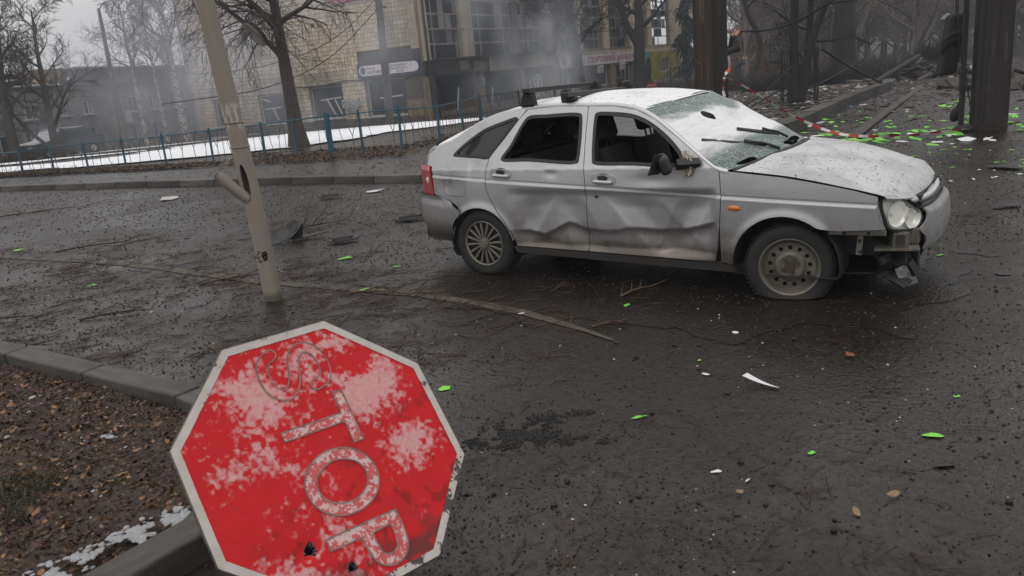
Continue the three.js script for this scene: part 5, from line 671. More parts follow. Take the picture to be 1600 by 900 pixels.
  obj('end_wall', new THREE.ExtrudeGeometry(shp, { depth: 0.35, bevelEnabled: false }).translate(0, 0, -0.37).applyMatrix4(mB), std([0.13, 0.115, 0.095], 0.9, 0, { map: scaled(concMap, 0.4) }), b);
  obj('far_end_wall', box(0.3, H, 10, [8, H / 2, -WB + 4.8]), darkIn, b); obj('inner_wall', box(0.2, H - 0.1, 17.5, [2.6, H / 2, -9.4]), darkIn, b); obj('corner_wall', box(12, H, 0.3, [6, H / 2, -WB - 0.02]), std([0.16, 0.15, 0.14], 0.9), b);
  { const tw = 0.235, th = 0.235, nx = Math.floor(WB / tw), ny = Math.floor(H / th), R2 = rngOf(505), list = []; const tile = new RoundedBoxGeometry(tw - 0.018, th - 0.02, 0.035, 1, 0.008);
    for (let j = 0; j < ny; j++) for (let i = 0; i < nx; i++) { const s = (i + 0.5) * tw + 0.05, y = (j + 0.5) * th; if (holesB.some(([a, c, d, e]) => s > a - 0.08 && s < c + 0.08 && y > d - 0.1 && y < e + 0.08)) continue; if ((s < 4.3 && y > 2.62 && y < 4.15) || (s < 1.25 && y < 2.65) || y < 0.42 || R2() < 0.004) continue; list.push([s, y]); }
    const im = new THREE.InstancedMesh(tile, std([1, 1, 1], 0.75, 0, { bumpMap: scaled(grain, 2), bumpScale: 0.003 }), list.length), m = new THREE.Matrix4(), c = new THREE.Color(); list.forEach(([s, y], k) => { m.makeTranslation(-s, y, 0.004 + 0.006 * R2()).premultiply(mB); m.multiply(new THREE.Matrix4().makeRotationFromEuler(new THREE.Euler((R2() - 0.5) * 0.03, (R2() - 0.5) * 0.03 - 0, 0))); if (true) { const mm = new THREE.Matrix4().makeBasis(V(0, 0, 1), V(0, 1, 0), V(-1, 0, 0)); mm.setPosition(-(0.004 + 0.006 * R2()), y, -s); m.copy(mm); } im.setMatrixAt(k, m); const so = 0.75 * Math.exp(-((s / 1.6) ** 2)) * smoothstep(y, 1.5, 5) * (0.3 + fbm(s, y, 61, 3)) + 0.35 * smoothstep(fbm(s * 0.5, y * 0.16, 63, 4), 0.5, 0.7) + (holesB.some(([a, d2, , e]) => s > a - 0.2 && s < d2 + 0.2 && y > e && y < e + 0.9) ? 0.35 : 0), v = 0.80 + 0.4 * R2(); c.setRGB(...mix3([0.50 * v, 0.42 * v, 0.32 * v], [0.10, 0.09, 0.08], clamp(so, 0, 0.9))); im.setColorAt(k, c); });
    im.name = 'wall_tile'; tag(im, null, null, null, 'stuff'); shade(im); b.add(im); }
  obj('plinth', box(WB - 0.1, 0.42, 0.10, [-WB / 2, 0.21, 0.02]).applyMatrix4(mB), std([0.14, 0.13, 0.125], 0.9, 0, { map: scaled(concMap, 0.6) }), b);
  holesB.forEach(([a, c, d, e], k) => { windowUnit(b, mB, -c, -a, d, e, k === 3 ? 3 : 2, 1, { seed: 130 + k, depth: 0.25, keep: 0.12, lean: 0.2, bar: 0.055 }); obj('reveal', [box(0.03, e - d, 0.33, [-a - 0.0, (d + e) / 2, -0.17]), box(0.03, e - d, 0.33, [-c + 0.0, (d + e) / 2, -0.17])].map((q) => q.applyMatrix4(mB)), std([0.24, 0.20, 0.16], 0.9), b).userData.kind = 'stuff'; });
  for (const [x, y, x2, y2] of [[-6.4, 0.75, -6.9, 1.75], [-5.9, 0.75, -6.3, 1.7], [-11.0, 0.75, -11.3, 1.5], [-7.4, 1.72, -5.8, 1.80], [-12.0, 1.45, -10.6, 1.53], [-3.0, 1.55, -1.4, 1.62], [-11.5, 1.9, -12.1, 2.1]]) obj('broken_frame', between([x, y, 0.03], [x2, y2, 0.06], 0.07).applyMatrix4(mB), frameWhite, b);
  for (const x of [-5.35, -4.75]) { const ac = obj('air_conditioner', box(0.5, 0.45, 0.3, [x, 1.4, 0.2], [0, 0, 0], 0.02).applyMatrix4(mB), std([0.36, 0.36, 0.35], 0.6), b); obj('fan_grille', new THREE.TorusGeometry(0.14, 0.02, 6, 18).translate(x, 1.4, 0.36).applyMatrix4(mB), darkIn, ac); }
  obj('brick_panel', box(1.15, 1.2, 0.06, [-0.6, 1.95, 0.02]).applyMatrix4(mB), std([0.16, 0.10, 0.07], 0.9, 0, { map: scaled(concMap, 1) }), b); obj('pale_panel', box(1.2, 1.3, 0.05, [-0.6, 0.68, 0.03]).applyMatrix4(mB), pier, b);
  obj('sign_header', box(4.2, 0.5, 0.22, [-2.05, 3.80, 0.05]).applyMatrix4(mB), std([0.045, 0.045, 0.055], 0.8), b);
  const s1 = canvasTex(1408, 264, (g, w, h) => { g.fillStyle = '#232a4a'; g.fillRect(0, 0, w, h); g.fillStyle = '#e3e1e3'; g.beginPath(); g.roundRect(40, 38, w - 80, h - 76, 90); g.fill(); emblem(g, 130, 132, 74); g.fillStyle = '#a8303c'; g.font = 'bold 74px sans-serif'; g.fillText('Інтер', 215, 122, 230); g.fillStyle = '#30364e'; g.fillText('АТЛЕТИКА', 215, 196, 330); g.fillStyle = '#5c3a52'; g.font = 'bold 54px sans-serif'; g.fillText('ОБЛАДНАННЯ', 730, 104, 540); g.fillText('ТРЕНАЖЕРНИХ', 712, 158, 580); g.fillText('ЗАЛІВ', 880, 212); soil2(g, w, h, 9, 120, 0.25); });
  const sb = obj('shop_sign', box(4.4, 0.82, 0.16, [-2.05, 3.13, 0.16], [0, 0, 0], 0.02).applyMatrix4(mB), std([0.02, 0.024, 0.06], 0.6), b); obj('sign_face', new THREE.PlaneGeometry(4.36, 0.79).translate(-2.05, 3.13, 0.246).applyMatrix4(mB), std([0.8, 0.8, 0.8], 0.6, 0, { map: s1 }), sb);
  obj('pink_banner', box(2.9, 0.5, 0.08, [-4.2, 7.2, 0.06]).applyMatrix4(mB), std([0.34, 0.09, 0.16], 0.7), b);
  obj('wall_cable', tubeGeo([[-9.5, 2.62, 0.08], [-7.5, 2.52, 0.1], [-5.5, 2.7, 0.08], [-3.8, 2.62, 0.1], [-2, 2.45, 0.1], [-0.6, 2.6, 0.1], [-0.1, 3.2, 0.1]], 0.03, 5).applyMatrix4(mB), darkIn, b);
  for (const z of [-0.02]) obj('downpipe', cyl(0.07, 0.07, 9, [0.75, 5.2, 0.08], [0, 0, 0], 8), sooty, b);
}
{ // grey two-storey building at the back left
  const b = thing('grey_building', 'grey-blue two-storey building behind the smoke with snow on its roof', 'building', [-22.25, -1.05, -62.14], 81 * PI / 180), I = new THREE.Matrix4();
  const wallM = std([0.60, 0.64, 0.70], 0.9, 0, { map: scaled(concMap, 0.25), bumpMap: scaled(grain, 1), bumpScale: 0.004 });
  const W = [[-3.5, -1.9, 2.3, 3.3], [-6.2, -4.6, 2.3, 3.3], [-8.6, -7.0, 2.3, 3.3], [-13.4, -12.2, 2.45, 3.25], [-15.3, -14.5, 2.5, 3.27], [-18.4, -16.9, 2.48, 3.25], [-3.5, -1.8, 0.5, 1.45], [-6.3, -4.6, 0.52, 1.5], [-8.8, -7.1, 0.55, 1.58], [-13.9, -12.3, 0.72, 1.72], [-18.4, -17.0, 0.85, 1.82], [-21.4, -19.6, 0.85, 1.82], [-0.9, 0.0, 2.6, 3.3]];
  const s = new THREE.Shape([[-26, -0.5], [0.7, -0.5], [0.7, 4.12], [-26, 4.12]].map((p) => new THREE.Vector2(...p))); for (const [x0, x1, y0, y1] of W) s.holes.push(new THREE.Path([[x0, y0], [x0, y1], [x1, y1], [x1, y0]].map((p) => new THREE.Vector2(...p)))); obj('wall', new THREE.ExtrudeGeometry(s, { depth: 0.35, bevelEnabled: false }).translate(0, 0, -0.36), wallM, b);
  obj('upper_band', box(13.9, 0.9, 0.3, [-6.3, 4.60, -0.3]), std([0.14, 0.16, 0.19], 0.9), b); obj('tan_wall', box(2.4, 1.1, 1, [-14.4, 4.6, -1.2]), std([0.3, 0.24, 0.16], 0.9), b); obj('eave', [box(14.3, 0.09, 0.8, [-6.3, 5.09, -0.2]), box(26.8, 0.07, 0.5, [-12.6, 4.155, -0.1])], std([0.12, 0.12, 0.13], 0.8), b);
  obj('roof_snow', [box(14.2, 0.10, 9, [-6.3, 5.18, -4.4], [0, 0, 0], 0.03), box(11, 0.09, 8, [-20.2, 4.24, -3.9], [0, 0, 0], 0.03)], snowMat, b); obj('room_back', box(26.6, 5.4, 0.2, [-12.7, 2.0, -4]), darkIn, b); obj('side_wall', [box(0.3, 4.7, 8, [0.55, 1.8, -4.4]), box(0.3, 4.6, 8, [-25.8, 1.8, -4.4])], wallM, b);
  W.forEach(([x0, x1, y0, y1], k) => windowUnit(b, I, x0, x1, y0, y1, x1 - x0 > 1 ? 3 : 2, 1, { seed: 200 + k, depth: 0.12, keep: 0.9, pane: [phys([0.05, 0.06, 0.075], 0.15), phys([0.05, 0.06, 0.075], 0.15), std([0.20, 0.20, 0.20], 0.6)] })); obj('notice', box(0.6, 0.75, 0.04, [-8.9, 2.02, 0.02]), std([0.5, 0.5, 0.5], 0.7), b); obj('door', box(1.0, 1.3, 0.08, [-14.9, 0.55, 0.02]), std([0.5, 0.5, 0.5], 0.6), b);
}
{ const b = thing('ochre_house', 'ochre house glimpsed between the burnt trunks', 'house', [29.3, -1.4, -75]); const o = std([0.42, 0.23, 0.09], 0.9, 0, { map: scaled(concMap, 0.3) }); obj('wall', [box(9, 4.4, 6, [-1.2, 2.2, -3])], o, b); for (const x of [-3.6, -1.2, 0.9]) windowUnit(b, new THREE.Matrix4().makeTranslation(0, 0, 0.13), x - 0.45, x + 0.45, 1.6, 3.2, 2, 2, { seed: 300 + x * 10, depth: 0.08, mat: frameSteel }); obj('roof', new THREE.CylinderGeometry(0.4, 5.2, 2.6, 4, 1).rotateY(PI / 4).scale(1.35, 1, 0.95).translate(-1.2, 5.7, -3), std([0.12, 0.10, 0.09], 0.9), b); }
{ // street lamp, utility pole, wires
  const l = thing('street_lamp', 'tall grey street lamp in front of the grey building', 'street lamp', [-20.98, -0.75, -46]), cm = conc([0.30, 0.27, 0.24], 0.85); obj('pole', new Acc().tube([V(0, 0, 0), V(0.12, 3, 0), V(0.22, 7.6, 0)], [0.19, 0.14, 0.085], 10).geo(), cm, l); obj('arm', tubeGeo([[0.22, 7.5, 0], [0.5, 7.8, 0], [1.6, 8.05, 0.1]], 0.035, 6), cm, l); obj('lamp_head', new RoundedBoxGeometry(0.75, 0.12, 0.22, 2, 0.05).rotateZ(0.12).translate(1.95, 8.1, 0.1), std([0.4, 0.4, 0.42], 0.5), l);
  const u = thing('utility_pole', 'round concrete utility pole in front of the tiled wall', 'pole', [-5.68, -0.66, -44]); obj('shaft', new Acc().tube([V(0, 0, 0), V(0.15, 4, 0), V(0.32, 9.5, 0)], [0.235, 0.20, 0.16], 14).geo(), conc([0.19, 0.185, 0.185], 0.85), u); obj('clamp', box(0.5, 0.1, 0.12, [0.35, 6.0, 0.1]), blackIron, u);
  for (const [p, t] of [[[[-5.4, 5.4, -43.9], [-7.6, 3.0, -40], [-9.6, 1.9, -36], [-12, 1.6, -30]], 'wire drooping from the utility pole towards the bare tree'], [[[-5.4, 5.9, -43.9], [-8, 4.1, -44.3], [-11, 3.2, -44.8], [-16, 3.0, -45.5], [-20.7, 4.2, -46]], 'wire sagging between the utility pole and the street lamp']]) tag(obj('wire', tubeGeo(p, 0.022, 5), blackIron), t, 'wire');
}
// ---------- bare trees ----------
const barkTex = dataTex(256, 512, (u, v) => { const a = fbm(u * 14, v * 5, 401, 4, 0), r = vnoise(u * 36, v * 9, 403); return 0.35 + 0.65 * a * (0.6 + 0.4 * r); }, false);
const bark = (c) => std(c, 0.9, 0, { map: scaled(barkTex, 0.9), bumpMap: scaled(barkTex, 0.9), bumpScale: 0.03 });
const barkBrown = bark([0.105, 0.085, 0.075]), barkGrey = bark([0.13, 0.115, 0.105]), barkDark = bark([0.040, 0.035, 0.033]), barkBurnt = bark([0.028, 0.025, 0.024]);
const birchTex = dataTex(256, 512, (u, v) => { const n = vnoise(u * 5, v * 60, 411), m = fbm(u * 4, v * 14, 413, 3); let l = 0.75; if (n > 0.70) l = 0.12; if (m > 0.62) l *= 0.35; return [l, l * 0.97, l * 0.93]; });
const barkBirch = std([0.62, 0.58, 0.54], 0.85, 0, { map: birchTex });
function treeGeo({ seed, h = 9, r = 0.2, lean = [0, 0], start = 0.3, limbs = 9, spread = 0.5, levels = 3, kids = 5, up = 0.25, droop = 0, twig = 0.006, limbLen = 0.42, wob = 0.05, o2 = null, limbList = null }) {
  const R = rngOf(seed), T = new Acc(), C = new Acc(), tp = [], tr = [], n = 12;
  for (let k = 0; k <= n; k++) { const t = k / n; tp.push(V(lean[0] * t * t + wob * h * 0.12 * (vnoise(t * 4, seed, 5) - 0.5), t * h, lean[1] * t * t + wob * h * 0.12 * (vnoise(t * 4, seed + 9, 7) - 0.5))); tr.push(r * (1 - 0.82 * t) * (1 + 0.5 * Math.exp(-t * 22))); }
  T.tube(tp, tr, 12);
  const grow = (p, d, len, rad, lv) => {
    const m = lv >= 2 ? 3 : 5, pts = [p.clone()], rr = [rad], dir = d.clone();
    for (let k = 1; k <= m; k++) { dir.x += (R() - 0.5) * 0.38; dir.z += (R() - 0.5) * 0.38; dir.y += (R() - 0.5) * 0.3 + up * 0.25 - droop * 0.3 * lv; dir.normalize(); pts.push(pts[k - 1].clone().addScaledVector(dir, len / m)); rr.push(Math.max(twig * 0.6, rad * (1 - 0.75 * k / m))); }
    C.tube(pts, rr, lv === 0 ? 7 : lv === 1 ? 5 : 3, lv === 0);
    if (lv >= levels - 1) return;
    const kn = kids + (R() < 0.5 ? 1 : 0);
    for (let k = 0; k < kn; k++) { const t = 0.22 + 0.78 * (k + R()) / kn, i = Math.min(m - 1, Math.floor(t * m)), q = pts[i].clone().lerp(pts[i + 1], t * m - i), ax = pts[i + 1].clone().sub(pts[i]).normalize(), e = V(R() - 0.5, R() - 0.4, R() - 0.5).normalize().cross(ax).normalize(), nd = ax.multiplyScalar(0.7).add(e.multiplyScalar(0.5 + 0.5 * R())).normalize(); grow(q, nd, len * (0.42 + 0.25 * R()), Math.max(twig, rad * 0.5 * (1 - 0.4 * t)), lv + 1); }
  };
  if (limbList) for (const [pts, rad] of limbList) { const P = pts.map((q) => V(...q)), c = new THREE.CatmullRomCurve3(P).getPoints(10); T.tube(c, c.map((_, k) => rad * (1 - 0.6 * k / 10)), 9); for (let k = 2; k <= 10; k++) for (let j = 0; j < (o2 ?? 2); j++) { const d = V(R() - 0.5, R() - 0.35, R() - 0.5).normalize(); grow(c[k], d, 0.9 + 0.9 * R(), rad * 0.28, 1); } }
  for (let k = 0; k < limbs; k++) { const t = start + (1 - start) * (k + 0.6 * R()) / limbs, i = Math.min(n - 1, Math.floor(t * n)), p = tp[i].clone().lerp(tp[i + 1], t * n - i), a = k * 2.4 + R(), d = V(Math.cos(a) * spread, 0.75 - spread * 0.4, Math.sin(a) * spread).normalize(); grow(p, d, h * limbLen * (1.05 - 0.65 * t) * (0.8 + 0.4 * R()), Math.max(twig * 2, r * 0.55 * (1.05 - 0.8 * t)), 0); }
  return [T.geo(), C.geo()];
}
const treeCache = new Map();
function tree(name, label, pos, o, mt, mc, turn = 0, group, scale = 1) {
  const t = thing(name, label, 'tree', pos, turn, group), k = JSON.stringify(o); if (!treeCache.has(k)) treeCache.set(k, treeGeo(o)); const [a, c] = treeCache.get(k); obj('trunk', a, mt, t); obj('branches', c, mc ?? mt, t); t.scale.setScalar(scale); return t;
}
{ // the tree behind the fence with the dish on its limb
  tree('bare_tree', 'stout bare tree on the snowy verge behind the leaning post', [-5.5, 0.1, -22.47], { seed: 5, h: 7.4, r: 0.215, start: 0.42, limbs: 9, levels: 4, kids: 5, spread: 0.8, limbLen: 0.34, twig: 0.006, up: 0.0, droop: 0.22, lean: [-0.1, 0], limbList: [[[[0.0, 2.35, 0], [-0.35, 2.85, 0.15], [-0.9, 3.45, 0.25], [-1.6, 4.1, 0.4], [-2.5, 4.9, 0.5]], 0.085], [[[0, 3.0, 0], [-0.3, 3.5, 0.1], [-0.75, 4.1, 0.2], [-1.1, 4.9, 0.3]], 0.10], [[[0, 3.4, 0], [-0.6, 3.75, 0.1], [-1.0, 3.98, 0.2], [-1.7, 4.5, 0.25]], 0.05]] }, barkBrown);
  const d = thing('round_lamp', 'round pale lamp housing caught on the limb of the bare tree', 'lamp', [-6.03, 2.86, -22.05], 0); 
  const dq = new THREE.Quaternion().setFromUnitVectors(V(0, 1, 0), V(0.70, 0.58, -0.42).normalize());
  obj('dish', new THREE.LatheGeometry([[0, 0], [0.30, 0.0], [0.36, 0.03], [0.37, 0.06], [0.34, 0.09], [0, 0.10]].map((p) => new THREE.Vector2(...p)), 32).applyQuaternion(dq).translate(-0.06, 0.24, 0.1), std([0.44, 0.41, 0.36], 0.6, 0, { map: scaled(concMap, 2) }), d); obj('dark_back', new THREE.LatheGeometry([[0, 0.10], [0.33, 0.09], [0.34, 0.13], [0.30, 0.20], [0, 0.22]].map((p) => new THREE.Vector2(...p)), 32).applyQuaternion(dq).translate(-0.06, 0.24, 0.1), blackIron, d);
}
// left group
const L3 = { levels: 4, kids: 5, twig: 0.012 };
tree('bare_tree', 'dark forked bare tree at the far left edge', [-23.6, -0.5, -40], { ...L3, seed: 21, h: 7.6, r: 0.26, start: 0.28, limbs: 11, spread: 0.75, lean: [1.0, 0], limbLen: 0.40 }, barkBrown, barkBrown);
tree('bare_tree', 'dark bare tree beside the snow-covered parked car', [-22.1, -0.55, -41], { ...L3, seed: 22, h: 7.0, r: 0.22, start: 0.16, limbs: 11, spread: 0.7, lean: [0.4, 0], limbLen: 0.42, limbList: [[[[0, 0.3, 0], [-0.9, 1.2, 0], [-1.8, 2.6, 0.1], [-2.3, 4, 0.1]], 0.11]] }, barkBrown, barkBrown);
tree('bare_tree', 'thick-trunked bare tree cut by the left frame edge', [-26.2, -0.5, -40.5], { ...L3, seed: 23, h: 9.5, r: 0.24, start: 0.3, limbs: 10, spread: 0.8, limbLen: 0.4 }, barkBrown, barkBrown);
const BG = { seed: 31, h: 9.5, r: 0.15, start: 0.42, limbs: 13, spread: 0.55, levels: 4, kids: 5, limbLen: 0.26, up: 0.3, droop: 0.12, twig: 0.010 };
tree('birch_tree', 'pale birch just right of the street lamp', [-20.0, -0.78, -46.8], BG, barkBirch, barkGrey, 0.3, undefined, 0.95);
tree('birch_tree', 'slim pale birch in the middle of the birch row', [-19.55, -0.8, -48.6], BG, barkBirch, barkGrey, 1.9, undefined, 0.85);
tree('birch_tree', 'slim pale birch third from the street lamp', [-19.2, -0.82, -50.2], BG, barkBirch, barkGrey, 3.4, undefined, 0.9);
tree('birch_tree', 'tall birch with a dark top nearest the tiled wall', [-18.2, -0.8, -48], { ...BG, seed: 33, h: 12.5, r: 0.2, limbs: 16 }, barkBirch, barkGrey, 0.5);
// before the burnt shops
tree('bare_tree', 'bare dark tree hiding part of the long shop sign', [5.35, -0.9, -50], { seed: 41, h: 9.5, r: 0.42, start: 0.36, limbs: 11, levels: 4, kids: 5, spread: 0.8, limbLen: 0.42, lean: [-1.2, 0], twig: 0.014, limbList: [[[[0.05, 3.2, 0], [-0.6, 4.2, 0.2], [-1.5, 5.2, 0.3], [-2.8, 6.0, 0.3]], 0.17]] }, barkDark);
tree('bare_tree', 'forked dark tree between the shop sign and the yellow wall', [10.1, -1.1, -56], { seed: 42, h: 9, r: 0.52, start: 0.5, limbs: 8, levels: 4, kids: 4, spread: 0.7, limbLen: 0.4, lean: [0.3, 0], twig: 0.014, limbList: [[[[0, 3.5, 0], [-0.7, 4.8, 0], [-1.1, 6.2, 0], [-1.3, 8, 0]], 0.3]] }, barkDark);
{ // dark conifers
  const con = (name, label, pos, h, r, seed) => { const t = thing(name, label, 'tree', pos), R = rngOf(seed), A = new Acc(); obj('trunk', new Acc().tube([V(0, 0, 0), V(0, h * 0.5, 0), V(0, h, 0)], [0.16, 0.1, 0.02], 8).geo(), barkDark, t); for (let k = 0; k < 900; k++) { const y = h * (0.12 + 0.88 * Math.pow(R(), 0.9)), a = R() * 7, q = r * (1 - 0.75 * y / h) * (0.35 + 0.65 * R()) * (0.7 + 0.5 * Math.sin(y * 3 + a)), x = q * Math.cos(a), z = q * Math.sin(a); A.tube([V(x * 0.4, y + 0.1, z * 0.4), V(x, y, z), V(x * 1.25, y - 0.3 - 0.2 * R(), z * 1.25)], [0.03, 0.07, 0.01], 3, false); } obj('foliage', A.geo(), std([0.022, 0.030, 0.026], 0.9), t); };
  con('conifer', 'dark ragged conifer beside the left burnt column', [14.3, -1.3, -60], 9, 1.25, 61); con('conifer', 'narrow dark cypress standing against the teal panel', [10.9, -1.15, -57], 2.6, 0.42, 62);
}
// burnt park on the right
const RB = { levels: 4, kids: 4, twig: 0.010 };
tree('burnt_tree', 'twin-stemmed burnt tree inside the charred tree guard', [7.75, 0.08, -21.0], { ...RB, o2: 0.5, seed: 51, h: 7, r: 0.14, start: 0.6, limbs: 3, spread: 0.6, lean: [0.25, 0], limbList: [[[[0.1, 0, 0.1], [0.35, 1.3, 0.1], [0.75, 2.4, 0.1], [1.5, 3.4, 0], [2.4, 4.2, 0]], 0.12], [[[0.22, 0, -0.1], [0.42, 1.5, -0.1], [0.5, 3, -0.1], [0.95, 5, -0.1]], 0.11]] }, barkBurnt);
tree('burnt_tree', 'massive black trunk right of the ochre house', [16.3, -0.45, -38], { ...RB, seed: 52, h: 10, r: 0.62, start: 0.6, limbs: 5, spread: 0.7, lean: [0.6, 0] }, barkBurnt);
tree('burnt_tree', 'slender curved dark trunk left of the ochre house', [11.4, -0.4, -36], { ...RB, seed: 53, h: 8, r: 0.16, start: 0.45, limbs: 9, spread: 0.6, lean: [0.5, 0], wob: 1.2 }, barkBurnt);
const WD = [{ ...RB, seed: 54, h: 11, r: 0.2, start: 0.12, limbs: 16, spread: 0.65, kids: 5, up: 0.3, twig: 0.016 }, { ...RB, seed: 55, h: 10, r: 0.17, start: 0.08, limbs: 17, spread: 0.7, kids: 5, up: 0.25, twig: 0.016 }];
const woodMat = bark([0.24, 0.205, 0.18]);
{ const R = rngOf(515); const spots = [[20.5, -48], [27, -52], [15.5, -50], [22, -56], [31, -50], [19, -62], [26.5, -64], [34, -60], [24, -66], [30, -67]];
  spots.forEach(([x, z], k) => tree('park_tree', 'grey bare tree in the burnt park behind the tape', [x, fall(z) + 0.05, z], WD[k % 2], woodMat, woodMat, R() * 6, 'bare trees in the burnt park', 0.8 + 0.45 * R())); }
{ // far wood as one mass: many bare stems with their twigs
  const R = rngOf(99), [a, c] = treeGeo({ seed: 77, h: 11, r: 0.16, start: 0.06, limbs: 18, levels: 3, kids: 6, spread: 0.7, up: 0.3, twig: 0.028 }); const g = merge([a, c]), list = []; while (list.length < 150) { const z = -66 - R() * 60, x = lerp(0.36, 1.15, R()) * -z * 0.9; list.push([x, z]); } 
  const im = new THREE.InstancedMesh(g, bark([0.32, 0.28, 0.25]), list.length), m = new THREE.Matrix4(); list.forEach(([x, z], k) => { m.compose(V(x, Math.max(fall(z), -1.5), z), new THREE.Quaternion().setFromAxisAngle(V(0, 1, 0), R() * 7), V(1, 1, 1).multiplyScalar(0.75 + 0.7 * R())); im.setMatrixAt(k, m); }); im.name = 'far_wood'; tag(im, 'bare winter wood closing off the far distance', 'wood', null, 'stuff'); shade(im); scene.add(im);
}
// low burnt thickets and the dark bush
function thicket(name, label, pos, rx, ry, rz, n, seed, mat, cat = 'bush') { const R = rngOf(seed), A = new Acc(), t = thing(name, label, cat, pos); for (let k = 0; k < n; k++) { const a = R() * 7, q = Math.sqrt(R()), x = Math.cos(a) * q * rx, z = Math.sin(a) * q * rz, h = ry * (0.35 + 0.65 * R()) * (1 - 0.55 * q * q); A.tube([V(x * 0.6, 0, z * 0.6), V(x + 0.1 * (R() - 0.5), h * 0.6, z), V(x * 1.1 + 0.5 * (R() - 0.5), h, z * 1.1 + 0.4 * (R() - 0.5))], [0.012, 0.010, 0.004], 3, false); } obj('stems', A.geo(), mat, t); return t; }
thicket('burnt_bush', 'round dense black bush in front of the park lantern', [21.6, -0.5, -40], 1.1, 2.0, 1, 1500, 81, barkBurnt); thicket('hedge', 'low brown hedge before the yellow wall', [11.5, -0.5, -43], 3.2, 1.3, 0.8, 1400, 82, barkBrown, 'hedge'); thicket('hedge', 'scrubby dark undergrowth behind the burnt tree guard', [13.5, -0.3, -34], 3.4, 1.2, 1.0, 1300, 83, barkBurnt, 'undergrowth'); thicket('hedge', 'dark tangled undergrowth left of the rubble heap', [17, -0.3, -35], 3, 1.0, 1.0, 1000, 84, barkBurnt, 'undergrowth'); thicket('hedge', 'scrubby twigs under the trees at the far left', [-24.5, -0.5, -38.6], 2.6, 1.0, 0.8, 500, 85, barkBrown, 'undergrowth');
// fallen boughs leaning and lying about the tree guard
{ const R = rngOf(57); [[[5.9, 0.15, -19.8], [7.6, 1.1, -20.6], 0.02, 'thin broken bough propped against the left of the tree guard'], [[6.4, 0.15, -20.4], [7.9, 0.75, -21.2], 0.018, 'second thin bough low beside the tree guard'], [[8.6, 1.38, -21.3], [11.5, 0.2, -24.0], 0.03, 'bent pipe running from the tree guard down to the right'], [[12.5, 0.0, -27], [17.5, 0.6, -33.5], 0.09, 'long fallen bough before the rubble heap'], [[8.4, 0.1, -23.5], [11.8, 0.9, -26], 0.03, 'broken bough slanting behind the tree guard'], [[9.3, 0.8, -14.5], [11.2, 0.05, -13.6], 0.035, 'fallen cable-like bough at the right frame edge']].forEach(([a, b, r, l]) => { const m = a.map((q, i) => (q + b[i]) / 2 + (R() - 0.5) * 0.25); tag(obj('fallen_bough', tubeGeo([a, m, b], r, 6), barkBurnt), l, 'bough'); }); }
{ // rubble heap of charred timber
  const t = thing('rubble_heap', 'heap of charred boards and scrap at the far end of the side kerb', 'rubble', [17.8, -0.36, -35]), R = rngOf(58); const g = []; for (let k = 0; k < 90; k++) { const a = R() * 7, q = R(); g.push(box(0.3 + 1.1 * R(), 0.04 + 0.12 * R(), 0.08 + 0.2 * R(), [2.6 * q * Math.cos(a), 0.55 * (1 - q) * R() + 0.08, 1.3 * q * Math.sin(a)], [R() - 0.5, R() * 6, (R() - 0.5) * 0.9])); } obj('boards', g, std([0.06, 0.05, 0.042], 0.9), t).userData.kind = 'stuff'; const h = []; for (let k = 0; k < 30; k++) h.push(box(0.2 + 0.5 * R(), 0.03, 0.2 + 0.3 * R(), [2.6 * (R() - 0.5) * 2, 0.1 + 0.3 * R(), 1.3 * (R() - 0.3)], [R() - 0.5, R() * 6, R() - 0.5])); obj('pale_scraps', h, std([0.22, 0.2, 0.18], 0.9), t).userData.kind = 'stuff';
  const u = thing('rubble_heap', 'grey rubble strewn on the road beyond the right column', 'rubble', [15, 0, -20]); const q = []; for (let k = 0; k < 160; k++) q.push(box(0.1 + 0.5 * R(), 0.05 + 0.2 * R(), 0.1 + 0.4 * R(), [5 * (R() - 0.5), 0.05, 6 * (R() - 0.5)], [R(), R() * 6, R()])); obj('chunks', q, std([0.16, 0.15, 0.14], 0.9, 0, { map: scaled(concMap, 1) }), u).userData.kind = 'stuff';
}
{ // parked car under snow, far left
  const c = thing('parked_car', 'dark parked car with snow on its bonnet and windscreen by the grey building', 'car', [-22.9, -0.62, -42.9], -2.0), body = std([0.04, 0.045, 0.05], 0.4), sh = new THREE.Shape([[-2.05, 0.25], [2.05, 0.25], [2.1, 0.6], [1.95, 0.78], [1.0, 0.90], [0.35, 1.38], [-1.0, 1.42], [-1.75, 0.98], [-2.1, 0.9]].map((p) => new THREE.Vector2(...p))); obj('body', new THREE.ExtrudeGeometry(sh, { depth: 1.56, bevelEnabled: true, bevelSize: 0.05, bevelThickness: 0.05, bevelSegments: 2 }).translate(0, 0, -0.78), body, c);
  obj('snow_cover', [box(1.0, 0.05, 1.45, [1.45, 0.90, 0], [0, 0, -0.13], 0.02), box(0.85, 0.05, 1.4, [0.70, 1.18, 0], [0, 0, -0.64], 0.02), box(1.3, 0.06, 1.4, [-0.32, 1.48, 0], [0, 0, 0.03], 0.02)], snowMat, c); for (const sg of [-1, 1]) obj('side_window', box(1.5, 0.36, 0.02, [-0.4, 1.13, sg * 0.84]), glassDark, c); for (const x of [-1.3, 1.3]) for (const sg of [-1, 1]) { const w = obj('wheel', cyl(0.3, 0.3, 0.2, [x, 0.3, sg * 0.76], [PI / 2, 0, 0], 20), std([0.02, 0.02, 0.02], 0.8), c); obj('hub', cyl(0.17, 0.17, 0.02, [x, 0.3, sg * 0.865], [PI / 2, 0, 0], 16), std([0.3, 0.3, 0.3], 0.5), w); } for (const sg of [-1, 1]) obj('headlight', box(0.05, 0.14, 0.3, [2.09, 0.66, sg * 0.55], [0, 0, 0], 0.02), std([0.5, 0.5, 0.5], 0.2), c);
}
